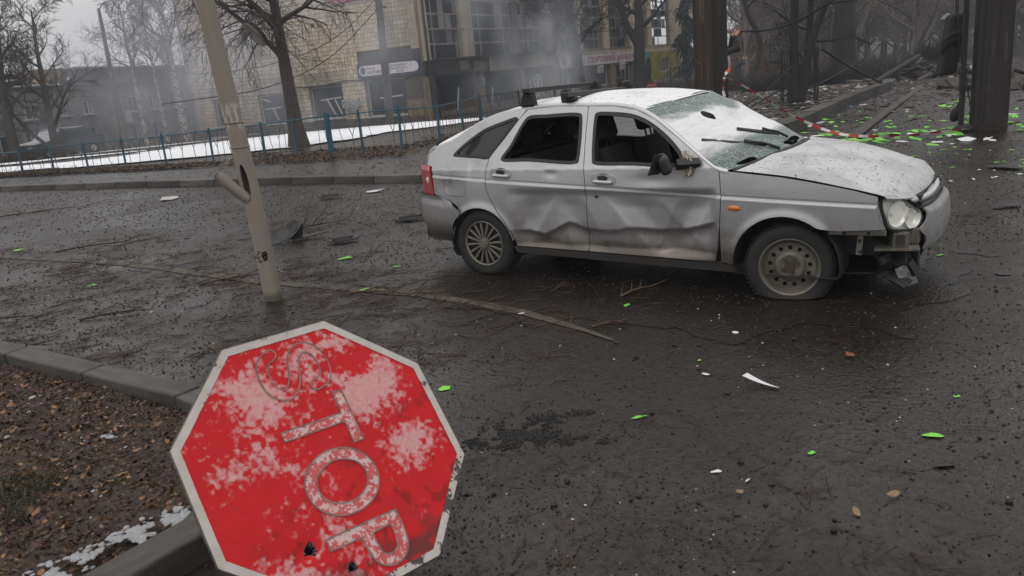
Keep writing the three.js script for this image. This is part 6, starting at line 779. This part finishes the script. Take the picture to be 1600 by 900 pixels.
// ---------- snow, litter, scraps ----------
struct('snow', [snowSheet([[-16, -24.2], [-14.5, -23.5], [-12.2, -22.9], [-9.2, -22.4], [-6.6, -22.3], [-5.2, -22.6], [-3.9, -23.2], [-3.2, -26.6], [-1.6, -28.5], [-0.3, -30.7], [-0.6, -35.8], [-3.5, -38.6], [-5.8, -41.0], [-9.9, -43.5], [-12.7, -41.5], [-14.5, -37], [-13.5, -32], [-12.5, -29], [-14.3, -27.6], [-18.8, -29.5], [-22, -28]], 0.0, 601), snowSheet([[-30, -36], [-20, -33.2], [-15, -34.5], [-15.5, -36.2], [-22, -37.4], [-30, -38]], 0.2, 603), snowSheet([[-26, -40.5], [-18, -42], [-14, -46.5], [-17, -48], [-27, -43]], 0.4, 605), snowSheet([[0.6, -30], [4.8, -33], [7, -40], [3, -41], [0, -36]], 0.8, 607)], snowMat);
struct('snow_specks', (() => { const R = rngOf(66), g = []; for (let k = 0; k < 420; k++) { const t = R(), x = lerp(-3.2, -1.35, R()), z = lerp(-4.6, -2.2, R()); if (sdIsland(x, z) < 0.2 || fbm(x * 3.2, z * 3.2, 602, 3) < 0.62) continue; const s = 0.006 + 0.014 * R() * R(), q = new THREE.IcosahedronGeometry(s, 1).scale(1.3, 0.35, 0.9).rotateY(R() * 6); g.push(q.translate(x, 0.055 + 0.03 * smoothstep(sdIsland(x, z), 0.2, 1.4), z)); } for (let k = 0; k < 700; k++) { const t = R() * R(), s = 0.004 + 0.010 * R(), q = R(), x = lerp(-1.36, -1.78, q) + (R() + R() - 1) * 0.07 - 0.08 * t, z = lerp(-2.86, -2.42, q) - 0.12 * t; if (fbm(x * 9, z * 9, 606, 3) < 0.50) continue; if (sdIsland(x, z) < 0.18) continue; g.push(new THREE.IcosahedronGeometry(s, 1).scale(1.4, 0.4, 1).rotateY(R() * 6).translate(x, 0.075, z)); } return g; })(), snowMat).userData.kind = 'stuff';
function scatter(name, geo, mat, n, place, seed, label) { // many small things as one
  const R = rngOf(seed), L = []; let tries = 0; while (L.length < n && tries++ < n * 30) { const p = place(R); if (p) L.push(p); }
  const im = new THREE.InstancedMesh(geo, mat, L.length), m = new THREE.Matrix4(), q = new THREE.Quaternion(), e = new THREE.Euler(), c = new THREE.Color();
  L.forEach((p, k) => { e.set(p.rx ?? 0, p.ry ?? R() * 7, p.rz ?? 0); q.setFromEuler(e); const s = p.s; m.compose(V(p.x, p.y, p.z), q, Array.isArray(s) ? V(...s) : V(s, s, s)); im.setMatrixAt(k, m); im.setColorAt(k, c.setRGB(...p.c)); });
  im.name = name; tag(im, label, null, null, 'stuff'); shade(im); scene.add(im); return im;
}
const onRoad = (x, z) => sdFar(x, z) < -0.02 && sdIsland(x, z) < -0.02;
const W1 = std([1, 1, 1], 0.8), W1w = phys([1, 1, 1], 0.4);
const chip = (() => { const g = new THREE.IcosahedronGeometry(1, 1), a = g.attributes.position; for (let k = 0; k < a.count; k++) { const x = a.getX(k), y = a.getY(k), z = a.getZ(k), n = 0.7 + 0.6 * vnoise(x * 2 + 5, y * 2 + z * 3, 611); a.setXYZ(k, x * n, y * n * 0.62, z * n * 0.85); } g.computeVertexNormals(); return g; })();
// polar sampling about the viewer so that grain thins out with distance
const fan = (R, r0, r1, k = 1) => { const r = r0 * Math.pow(r1 / r0, Math.pow(R(), k)), a = (R() - 0.5) * 1.5; return [Math.sin(a) * r, -Math.cos(a) * r]; };
const tone = (R) => { const t = R(); return t < 0.78 ? mix3([0.010, 0.009, 0.008], [0.03, 0.026, 0.022], R()) : t < 0.978 ? mix3([0.05, 0.03, 0.018], [0.10, 0.06, 0.03], R()) : mix3([0.25, 0.24, 0.22], [0.5, 0.48, 0.45], R()); };
scatter('asphalt_crumbs', chip, W1, 42000, (R) => { const [x, z] = fan(R, 2.1, 24); if (!onRoad(x, z)) return null; const d = Math.hypot(x, z), cl = fbm(x * 0.9, z * 0.9, 613, 3); if (R() > smoothstep(cl, 0.3, 0.62) + 0.35) return null; if (d < 5 && R() < 0.4) return null; const s = (0.0012 + 0.0030 * Math.pow(R(), 3)) * (1 + d * 0.19); return { x, y: roadY(x, z) + s * 0.4, z, s, c: tone(R) }; }, 615, 'dark crumbs of asphalt and soil spread over the road');
scatter('asphalt_lumps', chip, W1, 520, (R) => { const [x, z] = fan(R, 2.2, 20); if (!onRoad(x, z)) return null; const s = 0.005 + 0.011 * Math.pow(R(), 2.5); return { x, y: roadY(x, z) + s * 0.4, z, s, c: mix3([0.010, 0.009, 0.009], [0.03, 0.024, 0.018], R()) }; }, 617, 'dark lumps thrown over the road');
// the small black scorch with its heap of soot
{ const CL = [[-0.03, -3.42, 0.17, 0.5], [-0.27, -3.42, 0.08, 0.12], [0.27, -3.28, 0.07, 0.12], [0.44, -3.22, 0.05, 0.06], [-0.12, -3.62, 0.12, 0.1], [0.12, -3.7, 0.10, 0.06], [0.35, -3.75, 0.06, 0.04]];
scatter('scorch', chip, W1, 5200, (R) => { let t = R(), k = 0; while (k < CL.length - 1 && (t -= CL[k][3]) > 0) k++; const c = CL[k], g = () => (R() + R() + R() - 1.5) * 1.15, x = c[0] * 0.8 + 0.8 * c[2] * g(), z = -3.42 + (c[1] + 3.42) * 0.6 + 0.6 * c[2] * g(); if (fbm(x * 13, z * 13, 619, 3) < 0.40) return null; const s = 0.0015 + 0.006 * Math.pow(R(), 3.5); return { x, y: roadY(x, z) + s * 0.5, z, s, c: [0.006, 0.006, 0.006] }; }, 621, 'black scorched patch of soot and grit on the road'); }
{ const s = (x, z) => -0.02 - Math.hypot((x + 0.02) / 1.4, (z + 3.40)) + 0.36 * (fbm(x * 6, z * 6, 623, 4) - 0.5); struct('scorch_mark', sheet([-0.6, -3.9, 0.5, -2.9], s, 0.012, (x, z) => V(x, roadY(x, z) + 0.004, z), { flip: true }), std([0.007, 0.0065, 0.006], 0.9, 0, { bumpMap: scaled(grain, 4), bumpScale: 0.01 })); }
{ const s = (x, z) => { const u = (x - 0.3) * 0.816 + (z + 7.19) * 0.578, v = -(x - 0.3) * 0.578 + (z + 7.19) * 0.816; return Math.min(1.15 - Math.abs(v - 0.35) , 2.15 - Math.abs(u - 1.3)) * 0.5 + 0.7 * (fbm(x * 1.6, z * 1.6, 625, 4) - 0.5); }; struct('wet_patch', sheet([-2, -9, 5.5, -3], s, 0.06, (x, z) => V(x, roadY(x, z) + 0.004, z), { flip: true }), phys([0.50, 0.42, 0.355], 0.36, { specularIntensity: 0.65, map: scaled(asphaltMap, 1 / 3.1), bumpMap: scaled(asphaltBump, 1 / 3.1), bumpScale: 0.008 })); }
// twigs
const twigG = [0, 1, 2].map((k) => { const A = new Acc(), R = rngOf(631 + k), p = [V(-0.5, 0, 0), V(-0.2, 0.02, 0.06 * (R() - 0.5)), V(0.15, 0.04, 0.12 * (R() - 0.5)), V(0.5, 0.02, 0.16 * (R() - 0.5))]; A.tube(p, [0.014, 0.012, 0.009, 0.004], 4); for (let j = 0; j < 3; j++) { const q = p[1 + (j % 2)].clone(), d = (R() - 0.5) * 1.1; A.tube([q, q.clone().add(V(0.14, 0.03, d * 0.18)), q.clone().add(V(0.28, 0.02 + 0.05 * R(), d * 0.4))], [0.009, 0.007, 0.003], 3); } return A.geo(); });
const twigTone = (R) => mix3([0.022, 0.014, 0.010], [0.085, 0.048, 0.030], R());
twigG.forEach((g, k) => scatter('fallen_twigs', g, W1, 2100, (R) => { const left = R() < 0.72; let x, z; if (left) { x = lerp(-7.5, 0.4, R()); z = lerp(-10.5, -4.4, Math.pow(R(), 0.9)); const seam = Math.abs(z + 7.0 - 0.63 * (x + 2.2)), kb = -sdIsland(x, z), w = 0.9 * Math.exp(-seam / 0.5) + 1.1 * Math.exp(-Math.max(0, kb) / 0.5) + 0.25; if (R() > w * smoothstep(fbm(x * 1.1, z * 1.1, 641, 3), 0.30, 0.58)) return null; } else [x, z] = fan(R, 2.3, 17); if (!onRoad(x, z)) return null; const s = (0.05 + 0.30 * Math.pow(R(), 2.2)) * (left ? 1 : 0.5); return { x, y: roadY(x, z) + 0.004, z, s: [s, s * 0.8, s], rz: (R() - 0.5) * 0.1, c: twigTone(R) }; }, 643 + k, 'brown twigs and bark littering the road'));
{ // a few longer boughs one can tell apart
  const R = rngOf(651), spec = [[-3.3, -6.4, 0.55, 0.2], [-2.6, -7.3, 0.6, 0.3], [-1.15, -6.3, 0.42, -0.3], [-2.4, -9.8, 0.9, 0.5], [-5.2, -9.9, 0.8, 0.3], [-4.3, -6.6, 0.7, -0.1], [0.62, -4.9, 0.26, 0.1], [0.9, -5.6, 0.3, 0.6], [-8.4, -14.0, 2.2, 0.35]];
  const lab = ['long twig lying left of the stop sign top', 'long twig on the road seam near the post', 'forked twig with a green scrap on it', 'spreading twig by the black plastic shell', 'thick dark twig on the left of the road', 'thin twig lying near the island kerb', 'twig lying in front of the sill of the car', 'pale forked twig under the front wheel', 'long thin stick by the far kerb at the left'];
  spec.forEach(([x, z, L, a], i) => { const A = new Acc(), p = [V(-L / 2, 0.01, 0), V(-L / 6, 0.03, 0.03 * L), V(L / 5, 0.025, -0.02 * L), V(L / 2, 0.02, 0.05 * L)]; A.tube(p, [0.010, 0.009, 0.007, 0.003], 5); for (let j = 0; j < (i === 3 ? 16 : 4); j++) { const q = p[0].clone().lerp(p[3], R()), d = R() - 0.5; A.tube([q, q.clone().add(V(0.12 * L, 0.02 + (i === 3 ? 0.12 * R() : 0), d * 0.3 * L)), q.clone().add(V(0.3 * L, 0.02 + (i === 3 ? 0.45 * R() : 0.03), d * 0.7 * L))], [0.005, 0.004, 0.0015], 4); } const m = obj('fallen_twig', A.geo(), std(i === 7 ? [0.08, 0.055, 0.035] : twigTone(R), 0.85)); m.position.set(x, roadY(x, z), z); m.rotation.y = a; tag(m, lab[i], 'twig'); }); }
// leaves: curled blades on the island and along the verge
const leafG = (() => { const g = new THREE.PlaneGeometry(1, 0.62, 4, 2), a = g.attributes.position; for (let k = 0; k < a.count; k++) { const x = a.getX(k), y = a.getY(k), w = Math.max(0.06, 1 - Math.pow(Math.abs(x * 2), 2.2)); a.setXYZ(k, x, y * w, 0.16 * x * x * 2 + 0.5 * y * y + 0.05 * Math.sin(x * 9)); } g.computeVertexNormals(); return g.rotateX(-PI / 2); })();
const leafTone = (R) => { const t = R(); return t < 0.80 ? mix3([0.018, 0.009, 0.0045], [0.060, 0.028, 0.012], R()) : t < 0.94 ? mix3([0.08, 0.036, 0.015], [0.17, 0.078, 0.028], R()) : [0.24, 0.13, 0.055]; };
const isleY = (x, z) => 0.035 + 0.05 * (fbm(x * 2, z * 2, 81, 4) - 0.5) + 0.03 * smoothstep(sdIsland(x, z), 0.2, 1.4);
scatter('leaf_litter', leafG, std([1, 1, 1], 0.55), 30000, (R) => { const x = lerp(-4.4, -0.9, R()), z = lerp(-5.6, -1.6, R()), d = sdIsland(x, z); if (d < 0.17) return null; const s = 0.009 + 0.026 * Math.pow(R(), 1.8); return { x, y: isleY(x, z) + 0.002 + 0.02 * R(), z, s, rx: (R() - 0.5) * 1.9, rz: (R() - 0.5) * 1.7, c: leafTone(R) }; }, 661, 'wet brown leaves covering the soil island');
scatter('leaf_litter', leafG, std([1, 1, 1], 0.6), 170, (R) => { const x = lerp(-4.2, -1.1, R()), z = lerp(-5.4, -1.8, R()); if (sdIsland(x, z) < 0.2) return null; const s = 0.03 + 0.03 * R(); return { x, y: isleY(x, z) + 0.024, z, s, rx: (R() - 0.5) * 0.9, rz: (R() - 0.5) * 0.9, c: mix3([0.08, 0.038, 0.016], [0.17, 0.08, 0.03], R()) }; }, 663, 'larger tan leaves lying on the soil island');
scatter('island_twigs', twigG[1], W1, 1300, (R) => { const x = lerp(-4.2, -1.1, R()), z = lerp(-5.4, -1.8, R()); if (sdIsland(x, z) < 0.2) return null; const s = 0.05 + 0.16 * R() * R(); return { x, y: isleY(x, z) + 0.02, z, s, c: mix3([0.03, 0.018, 0.010], [0.09, 0.058, 0.034], R()) }; }, 665, 'twigs among the leaves of the soil island');
scatter('island_grass', new THREE.PlaneGeometry(0.05, 1, 1, 2).translate(0, 0.5, 0), W1, 900, (R) => { const x = -2.35 + 0.5 * (R() - 0.5), z = -3.15 + 0.4 * (R() - 0.5); if (sdIsland(x, z) < 0.2) return null; const s = 0.03 + 0.05 * R(); return { x, y: isleY(x, z), z, s, rx: (R() - 0.5) * 2, rz: (R() - 0.5) * 2, c: mix3([0.03, 0.035, 0.015], [0.07, 0.065, 0.03], R()) }; }, 667, 'sparse dull grass on the soil island');
scatter('verge_leaves', leafG, std([1, 1, 1], 0.8), 16000, (R) => { const i = R(), x = lerp(-15, 1.5, i), base = lerp(-22.9, -16.6, clamp((x + 15) / 13.5, 0, 1)) - (x > -1.5 ? 0 : 0), w = x > -6.5 ? 2.6 : 0.9, z = base + 0.45 - R() * w - (x > -2 ? R() * 3 : 0); const s = 0.025 + 0.05 * R(); if (fbm(x * 1.2, z * 1.2, 671, 3) < 0.36) return null; return { x, y: paveY(x, z) + 0.03 + 0.04 * R(), z, s, rx: (R() - 0.5) * 1.4, rz: (R() - 0.5) * 1.4, c: mix3([0.03, 0.02, 0.014], [0.10, 0.066, 0.042], R()) }; }, 669, 'brown leaf litter along the foot of the fence');
scatter('verge_grass', twigG[0], W1, 1400, (R) => { const x = lerp(-15, 1.5, R()), base = lerp(-22.9, -16.6, clamp((x + 15) / 13.5, 0, 1)), z = base + 0.3 - R() * 1.2; return { x, y: paveY(x, z) + 0.02, z, s: 0.1 + 0.25 * R(), rz: R() * 1.4, c: mix3([0.09, 0.06, 0.035], [0.20, 0.15, 0.09], R()) }; }, 673, 'dry stalks along the foot of the fence');
scatter('wood_floor', chip, W1, 5000, (R) => { const z = lerp(-15, -46, Math.pow(R(), 0.7)), x = lerp(0.28, 0.85, R()) * -z; if (sdFar(x, z) < 0.1 && R() < 0.75) return null; const s = 0.02 + 0.08 * R() * R(); return { x, y: (sdFar(x, z) > 0 ? paveY(x, z) : roadY(x, z)) + 0.01, z, s: [s * 1.6, s * 0.6, s], c: R() < 0.9 ? mix3([0.012, 0.011, 0.01], [0.07, 0.055, 0.04], R()) : [0.3, 0.29, 0.28] }; }, 675, 'small charred litter over the ground of the burnt park');
scatter('pavement_bits', chip, W1, 1500, (R) => { const x = lerp(-13, 2, R()), z = lerp(-21, -12.6, R()); if (sdFar(x, z) < 0.2 || sdFar(x, z) > 7) return null; const s = 0.008 + 0.03 * R() * R() * R(); return { x, y: paveY(x, z) + 0.004, z, s: [s * 1.5, s * 0.5, s], c: mix3([0.012, 0.011, 0.01], [0.06, 0.045, 0.035], R()) }; }, 677, 'dark bits lying on the far pavement');
// ----- paper scraps, each its own -----
const scrapG = Array.from({ length: 8 }, (_, k) => { const R = rngOf(681 + k), n = 5 + (k % 3), P = Array.from({ length: n }, (_, j) => { const a = j / n * 2 * PI + 0.5 * (R() - 0.5), r = 0.55 + 0.45 * R(); return [r * Math.cos(a), r * Math.sin(a) * (0.35 + 0.3 * (k % 4) / 3)]; }); const p = [0, 0.06 + 0.1 * R(), 0], uv = [0, 0], id = []; P.forEach(([x, y], j) => { p.push(x * 0.55, 0.05 + 0.12 * R(), y * 0.55, x, 0.03 + 0.22 * R() * R(), y); uv.push(0, 0, 0, 0); const a = 1 + 2 * j, b = 1 + 2 * ((j + 1) % n); id.push(0, b, a, a, b, b + 1, a, b + 1, a + 1); }); const g = new THREE.BufferGeometry(); g.setAttribute('position', new THREE.Float32BufferAttribute(p, 3)); g.setAttribute('uv', new THREE.Float32BufferAttribute(uv, 2)); g.setIndex(id); const h = g.toNonIndexed(); h.computeVertexNormals(); return h; });
const green = [std([0.14, 0.47, 0.04], 0.6), std([0.18, 0.54, 0.06], 0.6), std([0.11, 0.38, 0.03], 0.65), std([0.20, 0.42, 0.09], 0.7), std([0.075, 0.24, 0.03], 0.7)], white = [std([0.62, 0.63, 0.66], 0.6), std([0.50, 0.50, 0.52], 0.65), std([0.36, 0.355, 0.35], 0.7)], blackP = [std([0.012, 0.012, 0.013], 0.5), std([0.02, 0.019, 0.018], 0.6)];
function scrap(name, mat, x, z, s, turn, label, cat, group, k, tilt = 0) { const y = sdFar(x, z) > 0 ? paveY(x, z) : roadY(x, z), m = obj(name, scrapG[k % 8], mat); m.position.set(x, y + 0.002, z); m.scale.set(s, Math.max(0.05, s), s); m.rotation.set(tilt, turn, 0); return tag(m, label, cat, group); }
const G = 'green_scrap', WS = 'paper_scrap';
[[-1.62, -7.75, 0.085, 0.2, 'bright green scrap on the road between the post and the car'], [-1.22, -6.45, 0.06, 0.8, 'small green scrap on a forked twig'], [-1.05, -7.2, 0.035, 0, 'tiny green scrap beside the forked twig'], [-0.42, -4.1, 0.045, 0.6, 'narrow green scrap right of the stop sign tip'], [0.55, -3.5, 0.040, 0.1, 'green sliver in the middle of the near road'], [1.72, -3.05, 0.045, -0.3, 'green strip above the black shard at the right'], [0.78, -5.3, 0.035, 0.9, 'green scrap in front of the car sill'], [-6.3, -10.2, 0.07, 0.3, 'dull green scrap on the far left of the road'], [-4.1, -7.65, 0.05, 0.5, 'pale green scrap left of the leaning post'], [-4.55, -5.9, 0.08, 0.2, 'green scrap cut by the left frame edge'], [1.18, -3.0, 0.018, 0.4, 'tiny green scrap near the bottom right'], [2.02, -3.4, 0.02, 0.4, 'small green fleck at the lower right'], [-0.9, -11.2, 0.05, 0.1, 'green fleck on the road behind the car tail'], [1.0, -4.15, 0.015, 0, 'green crumb left of the curled white paper']].forEach(([x, z, s, t, l], i) => scrap(G, green[i % 2], x, z, s * 1.35, t, l, 'scrap', null, i));
scrap(G, green[2], 2.62, -5.55, 0.17, -0.15, 'long green strip under the torn nose of the car', 'scrap', null, 2); scrap(G, green[0], 3.25, -5.8, 0.05, 0.4, 'small green scrap right of the car nose', 'scrap', null, 5);
{ const m = obj('curled_paper', (() => { const g = new THREE.PlaneGeometry(0.17, 0.06, 10, 3), a = g.attributes.position; for (let k = 0; k < a.count; k++) { const x = a.getX(k), y = a.getY(k), t = (x + 0.085) / 0.17; a.setXYZ(k, x, 0.006 + 0.10 * (1 - t) * (1 - t) * 0.5 + y * 0.1, y * (1 - 0.75 * t) + 0.03 * (1 - t) * (1 - t)); } g.computeVertexNormals(); return g; })(), white[0]); m.position.set(1.22, 0.004, -3.73); m.rotation.y = -0.75; tag(m, 'curled white paper strip on the near road right of centre', 'paper'); }
[[0.76, -2.92, 0.035, 'white paper flake in the lower middle of the road'], [0.86, -2.83, 0.022, 'grey flake beside the white paper flake'], [-5.9, -14.2, 0.34, 'pale torn strip by the far kerb'], [1.32, -4.55, 0.035, 'small white chip in front of the flat wheel'], [0.05, -5.35, 0.04, 'small white chip below the car sill'], [-3.0, -6.4, 0.03, 'white fleck left of the leaning post'], [0.98, -3.95, 0.035, 'grey flake left of the curled paper'], [-2.0, -12.5, 0.2, 'pale scrap on the far road behind the post']].forEach(([x, z, s, l], i) => scrap(WS, white[i % 3], x, z, s, i * 0.9, l, 'paper', null, i));
{ // strewn scraps beyond the tape
  const R = rngOf(701); let n = 0;
  const zones = [[6.0, -13.6, 2.0, 1.3, 72], [7.4, -12.9, 2.4, 0.9, 60], [4.6, -17.0, 1.1, 2.2, 26], [8.5, -17, 2.4, 3, 40], [9.6, -13.5, 1.6, 1.8, 34], [5.2, -10.2, 1.7, 1.4, 22], [6.9, -10.2, 1.6, 1.6, 18]];
  for (const [cx, cz, rx, rz, k] of zones) for (let i = 0; i < k; i++) { const a = R() * 7, q = Math.sqrt(R()), x = cx + rx * q * Math.cos(a), z = cz + rz * q * Math.sin(a); if (Math.hypot(x - 7.84, z + 12.9) < 0.4) continue; const far = z < -11.5, s = (far ? 0.085 : 0.035) + (far ? 0.16 : 0.06) * R() * R(); scrap(G, green[(n * 7) % 5], x, z, s * (0.9 + 0.01 * -z), R() * 6, far ? 'bright green paper scrap strewn on the ground beyond the tape' : 'green paper scrap on the road right of the car nose', 'scrap', far ? 'green scraps beyond the tape' : 'green scraps right of the car nose', n++, (far ? 0.2 * R() : 0)); }
  const wz = [[5.7, -13.5, 2.2, 1.4, 20], [8.2, -12.2, 2.2, 0.9, 22], [9.2, -18, 3, 4, 22], [5.0, -17.2, 1, 1.6, 8], [5.6, -10.2, 2, 1.6, 16]];
  for (const [cx, cz, rx, rz, k] of wz) for (let i = 0; i < k; i++) { const a = R() * 7, q = Math.sqrt(R()), x = cx + rx * q * Math.cos(a), z = cz + rz * q * Math.sin(a); if (Math.hypot(x - 7.84, z + 12.9) < 0.4) continue; const far = z < -11.5; scrap(WS, white[n % 3], x, z, (far ? 0.07 : 0.03) + (far ? 0.13 : 0.05) * R() * R(), R() * 6, far ? 'white paper scrap strewn on the ground beyond the tape' : 'white paper chip on the road right of the car nose', 'paper', far ? 'white scraps beyond the tape' : 'white chips right of the car nose', n++, 0.2 * (R() - 0.5)); }
  for (const [x, z, s, l] of [[7.0, -11.9, 0.24, 'largest white sheet lying before the right column'], [5.35, -13.9, 0.26, 'white sheet lying by the end of the side kerb'], [8.7, -11.9, 0.22, 'white sheet at the right frame edge'], [6.2, -15.9, 0.22, 'white peaked sheet left of the hanging lamp']]) scrap(WS, white[0], x, z, s, 0.3 + z, l, 'paper', null, n++, 0.06);
  scrap('blue_scrap', std([0.05, 0.16, 0.36], 0.5), 8.6, -19.6, 0.16, 0.4, 'blue plastic scrap beside the side kerb', 'scrap', null, 3);
}
// ----- black plastic pieces -----
{ const s = thing('plastic_shell', 'crumpled black plastic shell lying behind the leaning post', 'car part', [-2.50, 0, -9.05], 0.4); obj('shell', polySheet(smoothPoly([[-0.16, -0.10], [0.02, -0.13], [0.17, -0.08], [0.18, 0.08], [0.02, 0.13], [-0.15, 0.10]], 5), 0.02, (x, y) => V(x, 0.02 + 2.6 * (x * x * 0.7 + y * y) + 0.05 * (fbm(x * 9, y * 9, 711, 3) - 0.5), y), { thick: 0.006, back: true, flip: true }).rotateZ(0.45).rotateX(0.5).translate(0, 0.05, 0), blackP[0], s); obj('upright_fold', polySheet([[-0.10, 0], [0.07, 0.01], [0.10, 0.17], [0.02, 0.13]], 0.02, (x, y) => V(x + 0.08, y + 0.02, 0.05 - 2 * x * x + 0.2 * y), { thick: 0.006, back: true }), blackP[1], s); obj('torn_flap', polySheet([[0, 0], [0.28, 0.05], [0.34, 0.16], [0.1, 0.14], [-0.1, 0.08]], 0.04, (x, y) => V(x + 0.1, 0.03 + 0.10 * x, y), { thick: 0.01, back: true, flip: true }), blackP[1], s);
  for (const [x, z, w, d, a, l] of [[-1.80, -8.62, 0.19, 0.10, 0.2, 'flat black plastic grille piece left of the car'], [-2.66, -12.3, 0.22, 0.10, -0.1, 'flat black piece by the far kerb'], [-1.14, -9.6, 0.24, 0.12, 0.1, 'black flap lying just behind the rear bumper']]) { const m = thing('plastic_piece', l, 'car part', [x, 0, z], a); obj('plate', polySheet([[-w, -d * 0.3], [-w * 0.3, -d], [w, -d * 0.5], [w * 0.8, d * 0.6], [-w * 0.2, d]], 0.03, (u, v) => V(u, 0.03 + 0.05 * (fbm(u * 6, v * 6, 713, 2) - 0.2), v), { thick: 0.012, back: true, flip: true }), blackP[0], m); for (let k = 0; k < 3; k++) obj('rib', box(w * 1.2, 0.012, 0.012, [0, 0.055, -d * 0.4 + k * d * 0.35], [0, 0.1 * k, 0.03]), blackP[1], m); }
  [[1.63, -2.80, 0.055, 'black triangular shard at the lower right'], [2.95, -5.75, 0.13, 'black plastic piece right of the torn nose'], [3.35, -5.2, 0.09, 'curved black fragment farthest right of the nose'], [2.95, -5.1, 0.07, 'black fragment in front of the torn nose'], [5.9, -9.2, 0.3, 'flat dark board on the road right of the car'], [4.6, -7.2, 0.2, 'thin dark sliver right of the bumper'], [-4.0, -9.9, 0.09, 'dark fragment in the middle of the left road'], [-4.35, -8.9, 0.06, 'small black bracket on the left road'], [1.02, -2.72, 0.03, 'black buckle near the bottom of the road'], [3.2, -4.9, 0.03, 'black bolt-like bit right of the flat wheel'], [0.75, -2.6, 0.025, 'black crumb near the bottom edge']].forEach(([x, z, s, l], i) => scrap('black_fragment', blackP[i % 2], x, z, s, i * 1.3, l, 'fragment', null, i + 1));
  [[1.34, -2.62, 0.028, 'folded tan leaf near the lower right'], [1.16, -2.53, 0.024, 'pale curled chip left of the tan leaf'], [0.80, -2.74, 0.02, 'pale chip in the lower middle'], [1.78, -4.0, 0.035, 'orange-brown leaf right of the curled paper']].forEach(([x, z, s, l], i) => { const m = obj('dead_leaf', leafG, std(i === 3 ? [0.16, 0.055, 0.018] : [0.20, 0.14, 0.08], 0.8)); m.position.set(x, 0.012, z); m.scale.setScalar(s * 1.8); m.rotation.set(0.3, i * 1.7, 0.2); tag(m, l, 'leaf'); });
}
// ---------- drifting smoke: soft curled veils of real depth before the burnt floors ----------
{
  const sm = new THREE.MeshPhysicalMaterial({ color: lin(0.80, 0.84, 0.92), roughness: 1, transmission: 0.5, thickness: 0, vertexColors: true, transparent: true, side: THREE.DoubleSide });
  const g = []; const R = rngOf(721);
  const veil = (cx, cy, cz, w, h, turn, a0, seed) => { const n = 40, p = new THREE.PlaneGeometry(w, h, n, n), a = p.attributes.position, col = new Float32Array(a.count * 4); for (let k = 0; k < a.count; k++) { const x = a.getX(k), y = a.getY(k), u = x / w * 2, v = y / h * 2, n1 = fbm(x * 0.28 + seed, y * 0.22, seed, 5), e = Math.pow(clamp(1 - u * u, 0, 1), 1.2) * Math.pow(clamp(1 - v * v, 0, 1), 1.2); a.setXYZ(k, x + 1.2 * (n1 - 0.5), y, 2.2 * (fbm(x * 0.3, y * 0.3 + seed, seed + 3, 3) - 0.5) + 0.8 * Math.sin(u * 2 + seed)); col.set([1, 1, 1, a0 * e * smoothstep(n1, 0.30, 0.72)], k * 4); } p.setAttribute('color', new THREE.BufferAttribute(col, 4)); p.applyMatrix4(M4([cx, cy, cz], [0, turn, 0])); p.computeVertexNormals(); p.deleteAttribute('uv'); return p.toNonIndexed(); };
  for (const [x, y, z, w, h, t, a, s] of [[1.5, 3.5, -46, 9, 11, 0.3, 0.5, 1], [0, 5.5, -43.5, 7, 9, 0.1, 0.35, 2], [3.5, 2, -47, 10, 7, 0.5, 0.45, 3], [-12, 3.6, -44, 20, 12, -0.15, 0.34, 4], [-19, 3.4, -40.2, 22, 10, 0.1, 0.32, 5], [-20, 3, -51, 22, 12, 0.0, 0.34, 6], [-7, 3.5, -43, 12, 10, -0.4, 0.22, 7], [-14, 6, -47, 14, 8, 0.2, 0.3, 8]]) g.push(veil(x, y, z, w, h, t, a, s));
  const m = shade(new THREE.Mesh(mergeGeometries(g), sm)); m.name = 'smoke'; m.castShadow = false; tag(m, 'thin grey smoke drifting in front of the burnt building and grey building', null, null, 'stuff'); scene.add(m);
}
renderer.render(scene, camera);
